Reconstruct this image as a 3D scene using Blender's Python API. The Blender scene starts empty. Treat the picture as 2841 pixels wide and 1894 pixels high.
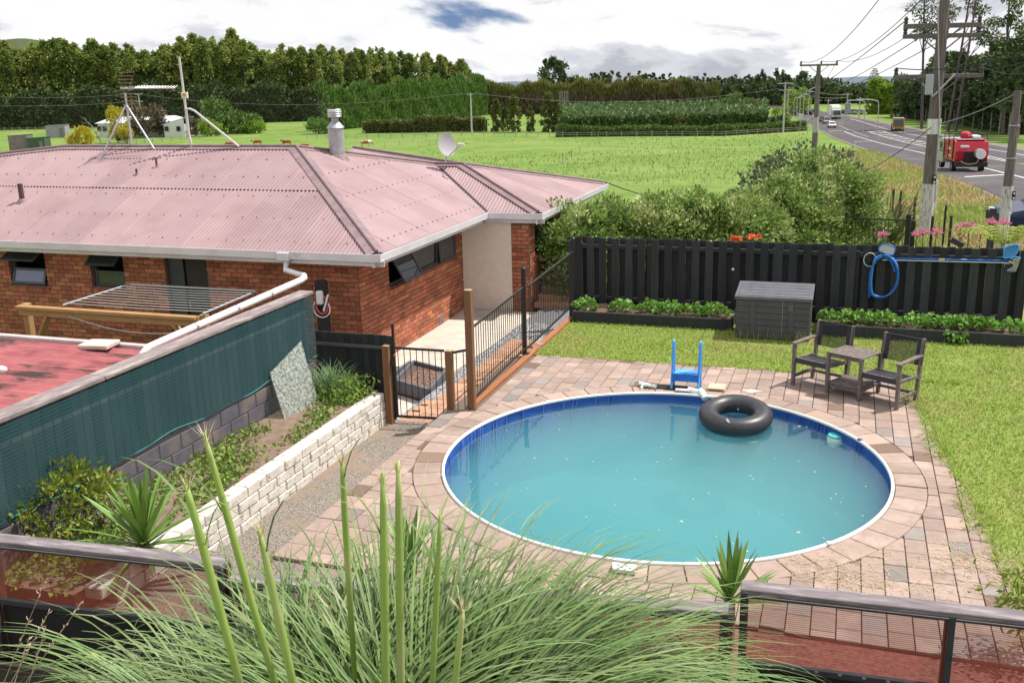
import bpy, math, random
import numpy as np
from mathutils import Matrix, Vector
R = random.Random(7); NR = np.random.default_rng(11)
scn = bpy.context.scene
COL = scn.collection
# ------------------------------------------------------------------ camera
# The ground plan is laid out square to the house: x runs along its front, y away from the camera, z = 0 is the pool paving.
YAW, FOC, PIT, ROL, EYE = -.3292, 2739.8, .2616, -.0234, 4.6
CS, SN = math.cos(YAW), math.sin(YAW)
def plan(x, y):            # metres right of / ahead of the camera -> plan
    return (x*CS + y*SN, -x*SN + y*CS)
def _cam():
    fw = np.array([0, math.cos(PIT), -math.sin(PIT)]); rt = np.array([1., 0, 0]); up = np.cross(rt, fw)
    c, s = math.cos(ROL), math.sin(ROL)
    r2, u2 = c*rt + s*up, -s*rt + c*up
    T_ = lambda v: np.array([*plan(v[0], v[1]), v[2]])
    return T_(r2), T_(u2), T_(fw)
RT, UP, FW = _cam()
cd = bpy.data.cameras.new('camera'); cam = bpy.data.objects.new('camera', cd); COL.objects.link(cam)
cam.matrix_world = Matrix([[RT[i], UP[i], -FW[i], (0, 0, EYE)[i]] for i in range(3)] + [[0, 0, 0, 1]])
cd.sensor_width = 36; cd.lens = 36*FOC/2841; cd.clip_start = .1; cd.clip_end = 20000
scn.camera = cam
def ray(u, v): return FW + RT*(u - 1420.5)/FOC - UP*(v - 947)/FOC
def G(u, v, z=0.):         # survey: sight line on a level
    d = ray(u, v); return np.array([0, 0, EYE]) + d*((z - EYE)/d[2])
def onX(u, v, x): d = ray(u, v); return np.array([0, 0, EYE]) + d*(x/d[0])
def onY(u, v, y): d = ray(u, v); return np.array([0, 0, EYE]) + d*(y/d[1])
def zt(x, y):              # the land: falls away from the house to the flats
    d = np.hypot((x*CS - y*SN)*.6, x*SN + y*CS)
    t = np.clip((d - 30)/220, 0, 1)
    n = np.clip((d - 21)/6, 0, 1)
    return -.9 - 8.8*t*(1.25 - .25*t**3) - .75*(1 - n*n*(3 - 2*n)) - .012*np.maximum(0, d - 420)
def T(u, v, tmax=3000):
    d = ray(u, v); o = np.array([0, 0, EYE])
    for t in np.geomspace(6, tmax, 3000):
        P = o + t*d
        if P[2] < zt(P[0], P[1]): return P
    return P
# ------------------------------------------------------------------ sun, sky, exposure
SUN = np.array([.80, .59, 0]); SUN /= np.linalg.norm(SUN); EL = math.radians(61)
SUN = np.array([SUN[0]*math.cos(EL), SUN[1]*math.cos(EL), math.sin(EL)])
sl = bpy.data.lights.new('sun', 'SUN'); sl.energy = 5.0; sl.angle = math.radians(.53); sl.color = (1, .95, .87)
so = bpy.data.objects.new('sun', sl); COL.objects.link(so)
so.rotation_euler = Vector(-SUN).to_track_quat('-Z', 'Y').to_euler()
wd = bpy.data.worlds.new('World'); scn.world = wd; wd.use_nodes = True
nt = wd.node_tree; N = nt.nodes; Lk = nt.links.new; N.clear()
def nd(t, **k):
    n = N.new(t)
    for a, b in k.items():
        if a.startswith('i_'): n.inputs[int(a[2:])].default_value = b
        else: setattr(n, a, b)
    return n
def mth(op, a, b=None, clamp=False):
    n = nd('ShaderNodeMath', operation=op); n.use_clamp = clamp
    for i, q in enumerate((a, b)):
        if q is None: continue
        if isinstance(q, (int, float)): n.inputs[i].default_value = q
        else: Lk(q, n.inputs[i])
    return n.outputs[0]
sk = nd('ShaderNodeTexSky', sky_type='NISHITA'); sk.sun_disc = False; sk.sun_elevation = EL; sk.sun_rotation = math.atan2(SUN[0], SUN[1]); sk.ozone_density = 2.0
tc = nd('ShaderNodeTexCoord'); sx = nd('ShaderNodeSeparateXYZ'); Lk(tc.outputs['Generated'], sx.inputs[0])
sv = nd('ShaderNodeCombineXYZ'); Lk(sx.outputs[0], sv.inputs[0]); Lk(sx.outputs[1], sv.inputs[1]); Lk(mth('ADD', mth('MAXIMUM', sx.outputs[2], 0.0), .5), sv.inputs[2])   # deep sky colour shows in the gaps
svn = nd('ShaderNodeVectorMath', operation='NORMALIZE'); Lk(sv.outputs[0], svn.inputs[0]); Lk(svn.outputs[0], sk.inputs[0])
zz = mth('ADD', mth('MAXIMUM', sx.outputs[2], 0.0), .30)
cb = nd('ShaderNodeCombineXYZ'); Lk(mth('DIVIDE', sx.outputs[0], zz), cb.inputs[0]); Lk(mth('DIVIDE', sx.outputs[1], zz), cb.inputs[1])
def cnoise(sc, det, off, rough=.55, dist=0.):
    mp = nd('ShaderNodeMapping'); mp.inputs['Location'].default_value = off; Lk(cb.outputs[0], mp.inputs[0])
    n = nd('ShaderNodeTexNoise'); n.inputs['Scale'].default_value = sc; n.inputs['Detail'].default_value = det; n.inputs['Roughness'].default_value = rough; n.inputs['Distortion'].default_value = dist
    Lk(mp.outputs[0], n.inputs['Vector']); return n.outputs[0]
def ramp(fac, stops, interp='EASE'):
    n = nd('ShaderNodeValToRGB'); n.color_ramp.interpolation = interp
    e = n.color_ramp.elements
    while len(e) < len(stops): e.new(.5)
    for q, (p_, c_) in zip(e, stops): q.position = p_; q.color = (*c_, 1) if len(c_) == 3 else c_
    Lk(fac, n.inputs[0]); return n.outputs[0]
SKY_OFF = (3.05, 18.04, 0)
shade = ramp(cnoise(1.9, 9, SKY_OFF, .6, .35), [(.33, (.45, .46, .51)), (.42, (.62, .63, .68)), (.49, (.85, .85, .86)), (.72, (.95, .95, .95))])
gap = ramp(cnoise(.9, 8, (SKY_OFF[0] + 8.3, SKY_OFF[1] + 2.6, 0), .55, .3), [(.635, (0, 0, 0)), (.68, (1, 1, 1))])
bs = nd('ShaderNodeVectorMath', operation='SCALE'); Lk(sk.outputs[0], bs.inputs[0]); bs.inputs['Scale'].default_value = .1
mx = nd('ShaderNodeMix', data_type='RGBA'); Lk(gap, mx.inputs[0]); Lk(shade, mx.inputs[6]); Lk(bs.outputs[0], mx.inputs[7])
bg = nd('ShaderNodeBackground'); bg.inputs[1].default_value = 1.0; Lk(mx.outputs[2], bg.inputs[0])
ow = nd('ShaderNodeOutputWorld'); Lk(bg.outputs[0], ow.inputs[0])
vs = scn.view_settings; vs.view_transform = 'Standard'; vs.look = 'None'; vs.exposure = 0.22; vs.gamma = 1.0; vs.use_curve_mapping = False
scn.cycles.max_bounces = 6; scn.cycles.transparent_max_bounces = 16; scn.cycles.diffuse_bounces = 3
scn.cycles.volume_bounces = 2; scn.cycles.caustics_reflective = False; scn.cycles.caustics_refractive = False
# ------------------------------------------------------------------ materials
def M(name, c1, c2=None, sc=4., rough=.75, bump=0., bsc=None, rnd=0., hue=0., metal=0., spec=.4, stretch=(1, 1, 1), det=6., c3=None, sc3=.6, lo=.35, hi=.65, lo3=.5, hi3=.62, trans=0., alpha=None):
    m = bpy.data.materials.new(name); m.use_nodes = True
    t = m.node_tree; n = t.nodes; L = t.links.new; b = n['Principled BSDF']
    b.inputs['Roughness'].default_value = rough; b.inputs['Metallic'].default_value = metal; b.inputs['Specular IOR Level'].default_value = spec
    g = n.new('ShaderNodeNewGeometry'); mp = n.new('ShaderNodeMapping'); mp.inputs['Scale'].default_value = stretch; L(g.outputs['Position'], mp.inputs[0])
    def noise(s, d=det):
        q = n.new('ShaderNodeTexNoise'); q.inputs['Scale'].default_value = s; q.inputs['Detail'].default_value = d; q.inputs['Roughness'].default_value = .6; L(mp.outputs[0], q.inputs['Vector']); return q.outputs[0]
    def mr(x, a, c, o0=0., o1=1.):
        q = n.new('ShaderNodeMapRange'); q.inputs[1].default_value = a; q.inputs[2].default_value = c; q.inputs[3].default_value = o0; q.inputs[4].default_value = o1; L(x, q.inputs[0]); return q.outputs[0]
    def mix(f, a, c):
        q = n.new('ShaderNodeMix'); q.data_type = 'RGBA'; L(f, q.inputs[0])
        for i, v in ((6, a), (7, c)):
            if isinstance(v, tuple): q.inputs[i].default_value = (*v, 1)
            else: L(v, q.inputs[i])
        return q.outputs[2]
    col = None
    if c2 is not None: col = mix(mr(noise(sc), lo, hi), tuple(c1), tuple(c2))
    if c3 is not None: col = mix(mr(noise(sc3), lo3, hi3), col if col is not None else tuple(c1), tuple(c3))
    if rnd or hue:
        oi = n.new('ShaderNodeObjectInfo'); ad = n.new('ShaderNodeMath'); ad.operation = 'ADD'; L(oi.outputs['Random'], ad.inputs[0]); L(g.outputs['Random Per Island'], ad.inputs[1])
        fr = n.new('ShaderNodeMath'); fr.operation = 'FRACT'; L(ad.outputs[0], fr.inputs[0])
        wn = n.new('ShaderNodeTexWhiteNoise'); wn.noise_dimensions = '1D'; L(fr.outputs[0], wn.inputs['W'])
        hs = n.new('ShaderNodeHueSaturation')
        L(mr(fr.outputs[0], 0, 1, 1 - rnd, 1 + rnd), hs.inputs['Value']); L(mr(wn.outputs[0], 0, 1, .5 - hue, .5 + hue), hs.inputs['Hue'])
        if col is None: hs.inputs['Color'].default_value = (*c1, 1)
        else: L(col, hs.inputs['Color'])
        col = hs.outputs[0]
    if col is None: b.inputs['Base Color'].default_value = (*c1, 1)
    else: L(col, b.inputs['Base Color'])
    if bump:
        bp = n.new('ShaderNodeBump'); bp.inputs['Strength'].default_value = min(1, bump*4); bp.inputs['Distance'].default_value = bump*.25; L(noise(bsc or sc*3), bp.inputs['Height']); L(bp.outputs[0], b.inputs['Normal'])
    out = n['Material Output']
    if trans:
        tr = n.new('ShaderNodeBsdfTranslucent'); ms = n.new('ShaderNodeMixShader'); ms.inputs[0].default_value = trans
        if col is None: tr.inputs[0].default_value = (*c1, 1)
        else: L(col, tr.inputs[0])
        L(b.outputs[0], ms.inputs[1]); L(tr.outputs[0], ms.inputs[2]); L(ms.outputs[0], out.inputs[0])
    if alpha is not None: b.inputs['Alpha'].default_value = alpha
    return m
def s8(r, g, b, k=1.):     # 0-255 paint chip -> linear
    return tuple(k*((q/255)/12.92 if q < 11 else ((q/255 + .055)/1.055)**2.4) for q in (r, g, b))
# ------------------------------------------------------------------ mesh helpers
class MB:
    def __init__(s): s.v = []; s.n = 0; s.F = []
    def add(s, v, f):
        v = np.asarray(v, float).reshape(-1, 3); s.v.append(v)
        if isinstance(f, np.ndarray): s.F.append(f + s.n)
        elif isinstance(f, tuple):
            for q in f: s.F.append(q + s.n)
        else:
            for q in f: s.F.append(np.array([q]) + s.n)
        s.n += len(v); return s
    def box(s, x0, x1, y0, y1, z0, z1):
        return s.add([(x0, y0, z0), (x1, y0, z0), (x1, y1, z0), (x0, y1, z0), (x0, y0, z1), (x1, y0, z1), (x1, y1, z1), (x0, y1, z1)], BOXF)
    def cbox(s, x0, x1, y0, y1, z0, z1, c=.006, mat=None):
        h = np.array([x1 - x0, y1 - y0, z1 - z0])/2; m = np.array([x1 + x0, y1 + y0, z1 + z0])/2; c = min(c, h.min()*.45)
        v = CBV[0]*h - CBV[1]*c
        v = v + m if mat is None else (v @ np.array(mat.to_3x3()).T if isinstance(mat, Matrix) else v) + m
        return s.add(v, CBF)
    def beam(s, a, b, w, h, c=.005, up=(0, 0, 1)):      # rectangular bar from a to b
        a, b = np.array(a, float), np.array(b, float); d = b - a; L = np.linalg.norm(d); d /= L
        u = np.array(up, float); sd = np.cross(d, u)
        if np.linalg.norm(sd) < 1e-4: sd = np.cross(d, (1, 0, 0))
        sd /= np.linalg.norm(sd); u = np.cross(sd, d)
        hh = np.array([L, w, h])/2; c = min(c, hh.min()*.45)
        v = CBV[0]*hh - CBV[1]*c
        return s.add(v @ np.array([d, sd, u]) + (a + b)/2, CBF)
    def tube(s, pts, r, n=8, cap=True):
        P = np.asarray(pts, float); m = len(P); r = np.broadcast_to(np.asarray(r, float), (m,))
        tg = np.gradient(P, axis=0); tg /= np.linalg.norm(tg, axis=1)[:, None] + 1e-12
        ref = np.array([0, 0, 1.]) if abs(tg[0][2]) < .9 else np.array([1., 0, 0])
        u = np.cross(tg[0], ref); u /= np.linalg.norm(u); V = []
        an = np.arange(n)*2*math.pi/n
        for i in range(m):
            u = u - tg[i]*(u @ tg[i]); u /= np.linalg.norm(u) + 1e-12; w = np.cross(tg[i], u)
            V.append(P[i] + r[i]*(np.cos(an)[:, None]*u + np.sin(an)[:, None]*w))
        j = np.arange(n); k = (j + 1) % n; b = (np.arange(m - 1)*n)[:, None]
        f = np.stack([b + j, b + k, b + n + k, b + n + j], -1).reshape(-1, 4)
        n0 = s.n; s.add(np.concatenate(V), f)
        if cap: s.F.append(np.array([list(range(n))[::-1]]) + n0); s.F.append(np.array([list(range(n))]) + n0 + (m - 1)*n)
        return s
    def lathe(s, prof, c=(0, 0, 0), n=24, axis=None):
        pr = np.asarray(prof, float); an = np.arange(n)*2*math.pi/n
        V = np.stack([pr[:, 0][:, None]*np.cos(an), pr[:, 0][:, None]*np.sin(an), np.broadcast_to(pr[:, 1][:, None], (len(pr), n))], -1).reshape(-1, 3)
        if axis is not None: V = V @ np.array(axis).T
        j = np.arange(n); k = (j + 1) % n; b = (np.arange(len(pr) - 1)*n)[:, None]
        return s.add(V + np.array(c), np.stack([b + j, b + k, b + n + k, b + n + j], -1).reshape(-1, 4))
    def prism(s, poly, z0, z1):
        n = len(poly); v = [(x, y, z0) for x, y in poly] + [(x, y, z1) for x, y in poly]
        return s.add(v, [list(range(n))[::-1], list(range(n, 2*n))] + [[i, (i + 1) % n, n + (i + 1) % n, n + i] for i in range(n)])
    def extr(s, poly3, off):                              # planar polygon pushed along off
        n = len(poly3); a = np.asarray(poly3, float)
        return s.add(np.concatenate([a, a + np.array(off)]), [list(range(n))[::-1], list(range(n, 2*n))] + [[i, (i + 1) % n, n + (i + 1) % n, n + i] for i in range(n)])
    def mesh(s, name, smooth=False):
        me = bpy.data.meshes.new(name); v = np.concatenate(s.v); me.vertices.add(len(v)); me.vertices.foreach_set('co', v.ravel())
        lo = np.concatenate([q.ravel() for q in s.F]); tot = np.concatenate([np.full(len(q), q.shape[1]) for q in s.F])
        me.loops.add(len(lo)); me.loops.foreach_set('vertex_index', lo.astype(np.int32))
        me.polygons.add(len(tot)); me.polygons.foreach_set('loop_start', np.concatenate([[0], np.cumsum(tot)[:-1]]).astype(np.int32))
        me.update(calc_edges=True)
        me.polygons.foreach_set('use_smooth', np.full(len(tot), bool(smooth)))
        return me
    def build(s, name, mat, parent=None, smooth=False, kind=None, label=None): return mk(name, s.mesh(name, smooth), mat, parent, kind, label)
BOXF = np.array([[0, 3, 2, 1], [4, 5, 6, 7], [0, 1, 5, 4], [1, 2, 6, 5], [2, 3, 7, 6], [3, 0, 4, 7]])
def _cb():
    sg, ins, idx = [], [], {}
    for X in (-1, 1):
        for Y in (-1, 1):
            for Z in (-1, 1):
                for ax in range(3):
                    s_ = np.array([X, Y, Z]); i_ = s_.copy(); i_[ax] = 0
                    idx[(X, Y, Z, ax)] = len(sg); sg.append(s_); ins.append(i_)
    f = []
    for ax in range(3):
        for S in (-1, 1):
            o = [(-1, -1), (1, -1), (1, 1), (-1, 1)]; q = []
            for a, b in o:
                t = [0, 0, 0]; t[ax] = S; t[(ax + 1) % 3] = a; t[(ax + 2) % 3] = b; q.append(idx[(*t, ax)])
            f.append(q if S > 0 else q[::-1])
    for ax in range(3):
        b_, c_ = (ax + 1) % 3, (ax + 2) % 3
        for S1 in (-1, 1):
            for S2 in (-1, 1):
                def k(a, w): t = [0, 0, 0]; t[ax] = a; t[b_] = S1; t[c_] = S2; return idx[(*t, w)]
                q = [k(-1, b_), k(1, b_), k(1, c_), k(-1, c_)]
                f.append(q if S1*S2 > 0 else q[::-1])
    tri = []
    for X in (-1, 1):
        for Y in (-1, 1):
            for Z in (-1, 1):
                q = [idx[(X, Y, Z, a)] for a in range(3)]; tri.append(q if X*Y*Z > 0 else q[::-1])
    return (np.array(sg, float), np.array(ins, float)), [np.array(f), np.array(tri)]
CBV, _f = _cb()
CBF = tuple(_f)
def WM(o):
    m = Matrix.Identity(4)
    while o is not None: m = (o.matrix_parent_inverse if o.parent else Matrix.Identity(4)) @ o.matrix_basis @ m; o = o.parent
    return m
def mk(name, me, mat=None, parent=None, kind=None, label=None, loc=None, rz=0):
    o = bpy.data.objects.new(name, me); COL.objects.link(o)
    if mat is not None and len(me.materials) == 0: me.materials.append(mat)
    if parent is not None: o.parent = parent; o.matrix_parent_inverse = WM(parent).inverted()
    if kind: o['kind'] = kind
    if label: o['label'] = label
    if loc is not None: o.location = loc
    if rz: o.rotation_euler = (0, 0, rz)
    return o
def tag(o, label, cat, group=None):
    o['label'] = label; o['category'] = cat
    if group: o['group'] = group
    return o
def thing(name, label, cat, loc=(0, 0, 0), group=None):
    o = bpy.data.objects.new(name, None); COL.objects.link(o); o.location = tuple(float(q) for q in loc); o.empty_display_size = .2
    return tag(o, label, cat, group)
def dup(root, loc, rz=0, sc=None, label=None, group=None):
    def cp(o, par):
        c = o.copy(); COL.objects.link(c); c.parent = par
        for ch in list(o.children): cp(ch, c)
        return c
    c = cp(root, None); c.location = tuple(float(q) for q in loc); c.rotation_euler = (0, 0, rz)
    if sc is not None: c.scale = (sc,)*3 if isinstance(sc, (int, float)) else sc
    if label: c['label'] = label
    if group: c['group'] = group
    return c
def diamonds(P, Nn, ln, wd, mb=None, jit=.5):     # leaf-shaped faces at P, pointing along Nn
    n = len(P); mb = mb or MB
    d = Nn + NR.normal(0, jit, (n, 3)); d /= np.linalg.norm(d, axis=1)[:, None] + 1e-9
    q = NR.normal(0, 1, (n, 3)); s_ = np.cross(d, q); s_ /= np.linalg.norm(s_, axis=1)[:, None] + 1e-9
    ln = np.broadcast_to(ln, (n,))*NR.uniform(.7, 1.25, n); wd = np.broadcast_to(wd, (n,))*NR.uniform(.7, 1.25, n)
    nn = np.cross(d, s_)
    V = np.stack([P, P + d*(ln*.5)[:, None] + s_*(wd*.5)[:, None] + nn*(ln*.08)[:, None], P + d*ln[:, None], P + d*(ln*.5)[:, None] - s_*(wd*.5)[:, None] + nn*(ln*.08)[:, None]], 1).reshape(-1, 3)
    return V, np.arange(4*n).reshape(n, 4)
def blades(P, az, ln, wd, lift, droop, seg=5, mb=None, twist=0., pw=1.3):   # arching strips
    n = len(P); t = np.linspace(0, 1, seg + 1)
    ln = np.broadcast_to(ln, (n,)); wd = np.broadcast_to(wd, (n,)); lift = np.broadcast_to(lift, (n,)); droop = np.broadcast_to(droop, (n,))
    ang = lift[:, None] - droop[:, None]*t[None]**pw           # elevation along the blade
    dh = np.cos(ang)*ln[:, None]/seg; dv = np.sin(ang)*ln[:, None]/seg
    h = np.concatenate([np.zeros((n, 1)), np.cumsum(dh, 1)[:, :-1]], 1); v = np.concatenate([np.zeros((n, 1)), np.cumsum(dv, 1)[:, :-1]], 1)
    c, s_ = np.cos(az), np.sin(az)
    X = P[:, None, 0] + h*c[:, None]; Y = P[:, None, 1] + h*s_[:, None]; Z = P[:, None, 2] + v
    w = wd[:, None]*.5*(np.sin(np.clip(t*.9 + .12, 0, 1)*math.pi)**.6)[None]; w[:, -1] = wd*.04
    tw = NR.uniform(-1, 1, n)*twist; wx = -np.sin(az + tw); wy = np.cos(az + tw)
    A = np.stack([X + w*wx[:, None], Y + w*wy[:, None], Z], -1); B = np.stack([X - w*wx[:, None], Y - w*wy[:, None], Z], -1)
    V = np.stack([A, B], 2).reshape(-1, 3)
    b = (np.arange(n)*(seg + 1)*2)[:, None] + np.arange(seg)*2
    return V, np.stack([b, b + 1, b + 3, b + 2], -1).reshape(-1, 4)
# ------------------------------------------------------------------ palette
WHITE = M('white_paint', (.74, .74, .76), (.66, .66, .69), sc=3, rough=.45)
GUTTERW = M('white_gutter', (.70, .69, .72), (.60, .58, .62), sc=2, rough=.5, c3=(.42, .40, .42), sc3=5, lo3=.62, hi3=.75)
ROOF = M('faded_roof_paint', (.31, .205, .218), (.345, .235, .248), sc=1.2, rough=.55, c3=(.283, .182, .193), sc3=.9, lo3=.48, hi3=.66, spec=.35, rnd=.07)
ROOFD = M('roof_flashing', (.27, .185, .195), (.20, .135, .145), sc=5, rough=.5)
MORTAR = M('mortar', (.17, .105, .08), (.23, .15, .115), sc=30, rough=.9)
BRICK = M('brick', (.325, .105, .058), (.405, .15, .082), sc=14, rough=.85, bump=.02, bsc=90, rnd=.34, hue=.012)
PLASTER = M('plaster', (.74, .66, .59), (.68, .60, .53), sc=6, rough=.85, bump=.01, bsc=60)
ALU = M('charcoal_joinery', (.045, .048, .06), (.06, .062, .075), sc=8, rough=.42)
def glass_mat(name, tint, mixf=.25, rough=.02):
    m = bpy.data.materials.new(name); m.use_nodes = True; t = m.node_tree; n = t.nodes; L = t.links.new
    b = n['Principled BSDF']; b.inputs['Base Color'].default_value = (*tint, 1); b.inputs['Roughness'].default_value = rough; b.inputs['Specular IOR Level'].default_value = .8
    tr = n.new('ShaderNodeBsdfTransparent'); tr.inputs[0].default_value = (.8, .85, .85, 1)
    ms = n.new('ShaderNodeMixShader'); ms.inputs[0].default_value = mixf; L(b.outputs[0], ms.inputs[1]); L(tr.outputs[0], ms.inputs[2]); L(ms.outputs[0], n['Material Output'].inputs[0])
    return m
GLASS = glass_mat('window_glass', (.035, .04, .05), .12)
GLASSB = glass_mat('frosted_glass', (.16, .17, .30), .05, .25)
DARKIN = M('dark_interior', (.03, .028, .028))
STEEL = M('galvanised_steel', (.46, .46, .49), (.36, .36, .40), sc=9, rough=.5, metal=.45, c3=(.30, .27, .26), sc3=7, lo3=.6, hi3=.75)
ALUM = M('bright_aluminium', (.72, .72, .74), rough=.3, metal=.8)
PVC = M('white_pvc', (.80, .80, .80), (.74, .74, .73), sc=4, rough=.3)
BLACKM = M('black_powdercoat', (.018, .017, .018), rough=.42, spec=.5)
CONC = M('concrete', (.60, .54, .47), (.50, .44, .38), sc=3, rough=.9, bump=.02, bsc=60, c3=(.40, .34, .29), sc3=1.3, lo3=.55, hi3=.72)
# ------------------------------------------------------------------ house
HB, ZE = -.6, 1.75                        # ground at the wall, eave
C_ = (-7.54, 15.03); I_ = (-7.54, 20.4); O_ = (-6.3, 20.4); F_ = (-6.28, 26.4)
house = thing('brick_house', 'low brick house with faded pink corrugated iron roof and white gutters', 'house', (-12, 18, HB))
RR = np.array([-10.96, 18.45, 3.27]); RL = np.array([-16.96, 18.45, 3.27]); LL = np.array([-22.5, 17.3, 2.76])
c3 = lambda q, z=ZE: np.array([q[0], q[1], z])
def onplane(u, v, P0, P1, P2):
    n = np.cross(P1 - P0, P2 - P0); d = ray(u, v); o = np.array([0, 0, EYE]); return o + d*(n @ (P0 - o)/(n @ d))
WR = np.array([-8.72, 22.2, 2.60]); VT = np.array([-7.54 - .85/.444, 22.2, 2.60])
QM = RR + (VT - RR)*.37
QA = onY(980, 412, 24.0)
BL = [-26., 15.03]; BACK = 24.6
def corrugate(poly, u, name, mat, pitch=.085, amp=.0095, sub=4, lift=0., parent=house, thick=.004):
    poly = [np.array(q, float) for q in poly]; u = np.array(u, float); n = np.cross(poly[1] - poly[0], poly[2] - poly[0]); n /= np.linalg.norm(n)
    if n[2] < 0: n = -n
    w = np.cross(n, u); o = poly[0]; Q = [((p - o) @ u, (p - o) @ w) for p in poly]
    us = [q[0] for q in Q]; k0 = math.ceil(min(us)/pitch*sub); k1 = math.floor(max(us)/pitch*sub); V, Fc = [], []
    for k in range(k0, k1 + 1):
        x = k*pitch/sub; ys = []
        for (x0, y0), (x1, y1) in zip(Q, Q[1:] + Q[:1]):
            if (x0 - x)*(x1 - x) <= 0 and abs(x1 - x0) > 1e-9: ys.append(y0 + (y1 - y0)*(x - x0)/(x1 - x0))
        a, b = (min(ys), max(ys)) if ys else (0, 0)
        h = amp*math.cos(2*math.pi*k/sub) + lift
        for y in (a, b): V.append(o + u*x + w*y + n*h)
    m = len(V)//2; st = 9*sub; V = np.array(V)
    for a in range(0, m - 1, st):                    # one object per sheet, side laps a hair apart
        q = V[2*a:2*min(a + st + 1, m)] + n*(.0025 if (a//st) % 2 else 0) + n*R.uniform(0, .001); b_ = np.arange(len(q)//2 - 1)*2
        if len(b_): MB().add(q, np.stack([b_, b_ + 2, b_ + 3, b_ + 1], -1)).build(name, mat, parent, smooth=True)
U0 = (1, 0, 0); V0 = (0, 1, 0)
def front_z(y): return ZE + (y - 15.03)*.4447
ylap = 16.86
e = .06                                   # roof edge laps the gutter
lo = [(BL[0], 15.03 - e, front_z(15.03 - e)), (C_[0] + e, 15.03 - e, front_z(15.03 - e)), (C_[0] - (ylap + .06 - 15.03), ylap + .06, front_z(ylap + .06)), (LL[0] - .9, ylap + .06, front_z(ylap + .06))]
corrugate(lo, U0, 'roof_sheet', ROOF, label_ if False else .085) if False else corrugate(lo, U0, 'roof_sheet', ROOF)
hi_ = [(LL[0] - .9, ylap, front_z(ylap)), (C_[0] - (ylap - 15.03), ylap, front_z(ylap)), RR, RL, (LL[0], LL[1], front_z(LL[1]))]
corrugate(hi_, U0, 'roof_sheet', ROOF, lift=.013)
corrugate([c3(C_) + (e, -e, -.02), c3(I_) + (e, 0, -.025), VT, RR], V0, 'roof_sheet', ROOF)
corrugate([c3(I_) + (0, -e, -.03), c3(O_) + (e, -e, -.03), WR, VT], U0, 'roof_sheet', ROOF)
corrugate([c3(O_) + (e, 0, -.03), c3(F_) + (e, 0, -.03), WR], V0, 'roof_sheet', ROOF)
MB().add([QM - (0, 0, .02), VT - (0, 0, .01), WR - (0, 0, .01), QA], [[0, 1, 3], [1, 2, 3]]).build('roof_sheet', ROOF, house)
bk = MB()                                  # the far slopes, out of sight from the pool
bk.add([RR, RL, (-17, 27, 1.75), (-12.5, 27, 1.75), QA, QM], [[0, 1, 2], [0, 2, 5], [2, 3, 4], [2, 4, 5]]).add([RL, LL, (-26, 21, 1.75), (-17, 27, 1.75)], [[0, 1, 2], [0, 2, 3]]).add([LL, (-26, 15.03, 1.75), (-26, 21, 1.75)], [[0, 1, 2]])
bk.add([QA, WR, c3(F_), (-12.5, 26.4, 1.75), (-12.5, 27, 1.75)], [[0, 1, 2], [0, 2, 3], [0, 3, 4]])
bk.build('roof_back_slope', ROOF, house)
def cap(a, b, w=.13, r=.028, name='ridge_cap', lift=.03):
    a, b = np.array(a, float), np.array(b, float); d = (b - a)/np.linalg.norm(b - a); s_ = np.cross(d, (0, 0, 1)); s_ /= np.linalg.norm(s_); mb = MB()
    z = np.array([0, 0, lift]); dr = np.array([0, 0, -.052])
    mb.add([a + z, b + z, b + z + s_*w + dr, a + z + s_*w + dr, b + z - s_*w + dr, a + z - s_*w + dr], [[0, 3, 2, 1], [0, 1, 4, 5]])
    mb.tube([a + z + (0, 0, .012), b + z + (0, 0, .012)], r, 8); return mb.build(name, ROOFD, house, smooth=False)
cap(RL, RR); cap(RR, c3(C_) + (.02, -.02, .0), w=.17); cap(RL, (LL[0], LL[1], front_z(LL[1]))); cap(VT, WR, w=.1); cap(WR, c3(O_), w=.15); cap(QA, WR, w=.1); cap(RR, VT, w=.1); cap(WR, c3(F_), w=.1)
vl = MB(); s_ = np.array([.10, -.02, 0]); vl.add([c3(I_) + (0, 0, .012), VT + (0, 0, .012), VT + s_ + (0, 0, .012), c3(I_) + s_ + (.0, .0, .012)], [[0, 1, 2, 3]]); vl.build('valley_gutter', M('dark_valley', (.06, .045, .05)), house)
sc_ = MB()
for row in (15.25, 15.95, 16.65, 17.3, 17.95):
    x = BL[0] + .5
    while x < C_[0] - (row - 15.03) - .2:
        if x > LL[0] - 2: sc_.box(x - .008, x + .008, row - .008, row + .008, front_z(row) + .008, front_z(row) + .022 + (.013 if row > ylap else 0))
        x += .34 + R.uniform(-.05, .05)
for col_ in (-7.75, -8.4, -9.1, -9.9):
    y = C_[1] + (C_[0] - col_) + .2
    while y < 20.2 + (C_[0] - col_)*.6: z = ZE + (C_[0] - col_)*.444; sc_.box(col_ - .011, col_ + .011, y - .011, y + .011, z + .005, z + .024); y += .255
sc_.build('roof_screws', M('screw_heads', (.17, .11, .115)), house, kind='stuff')
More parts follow.
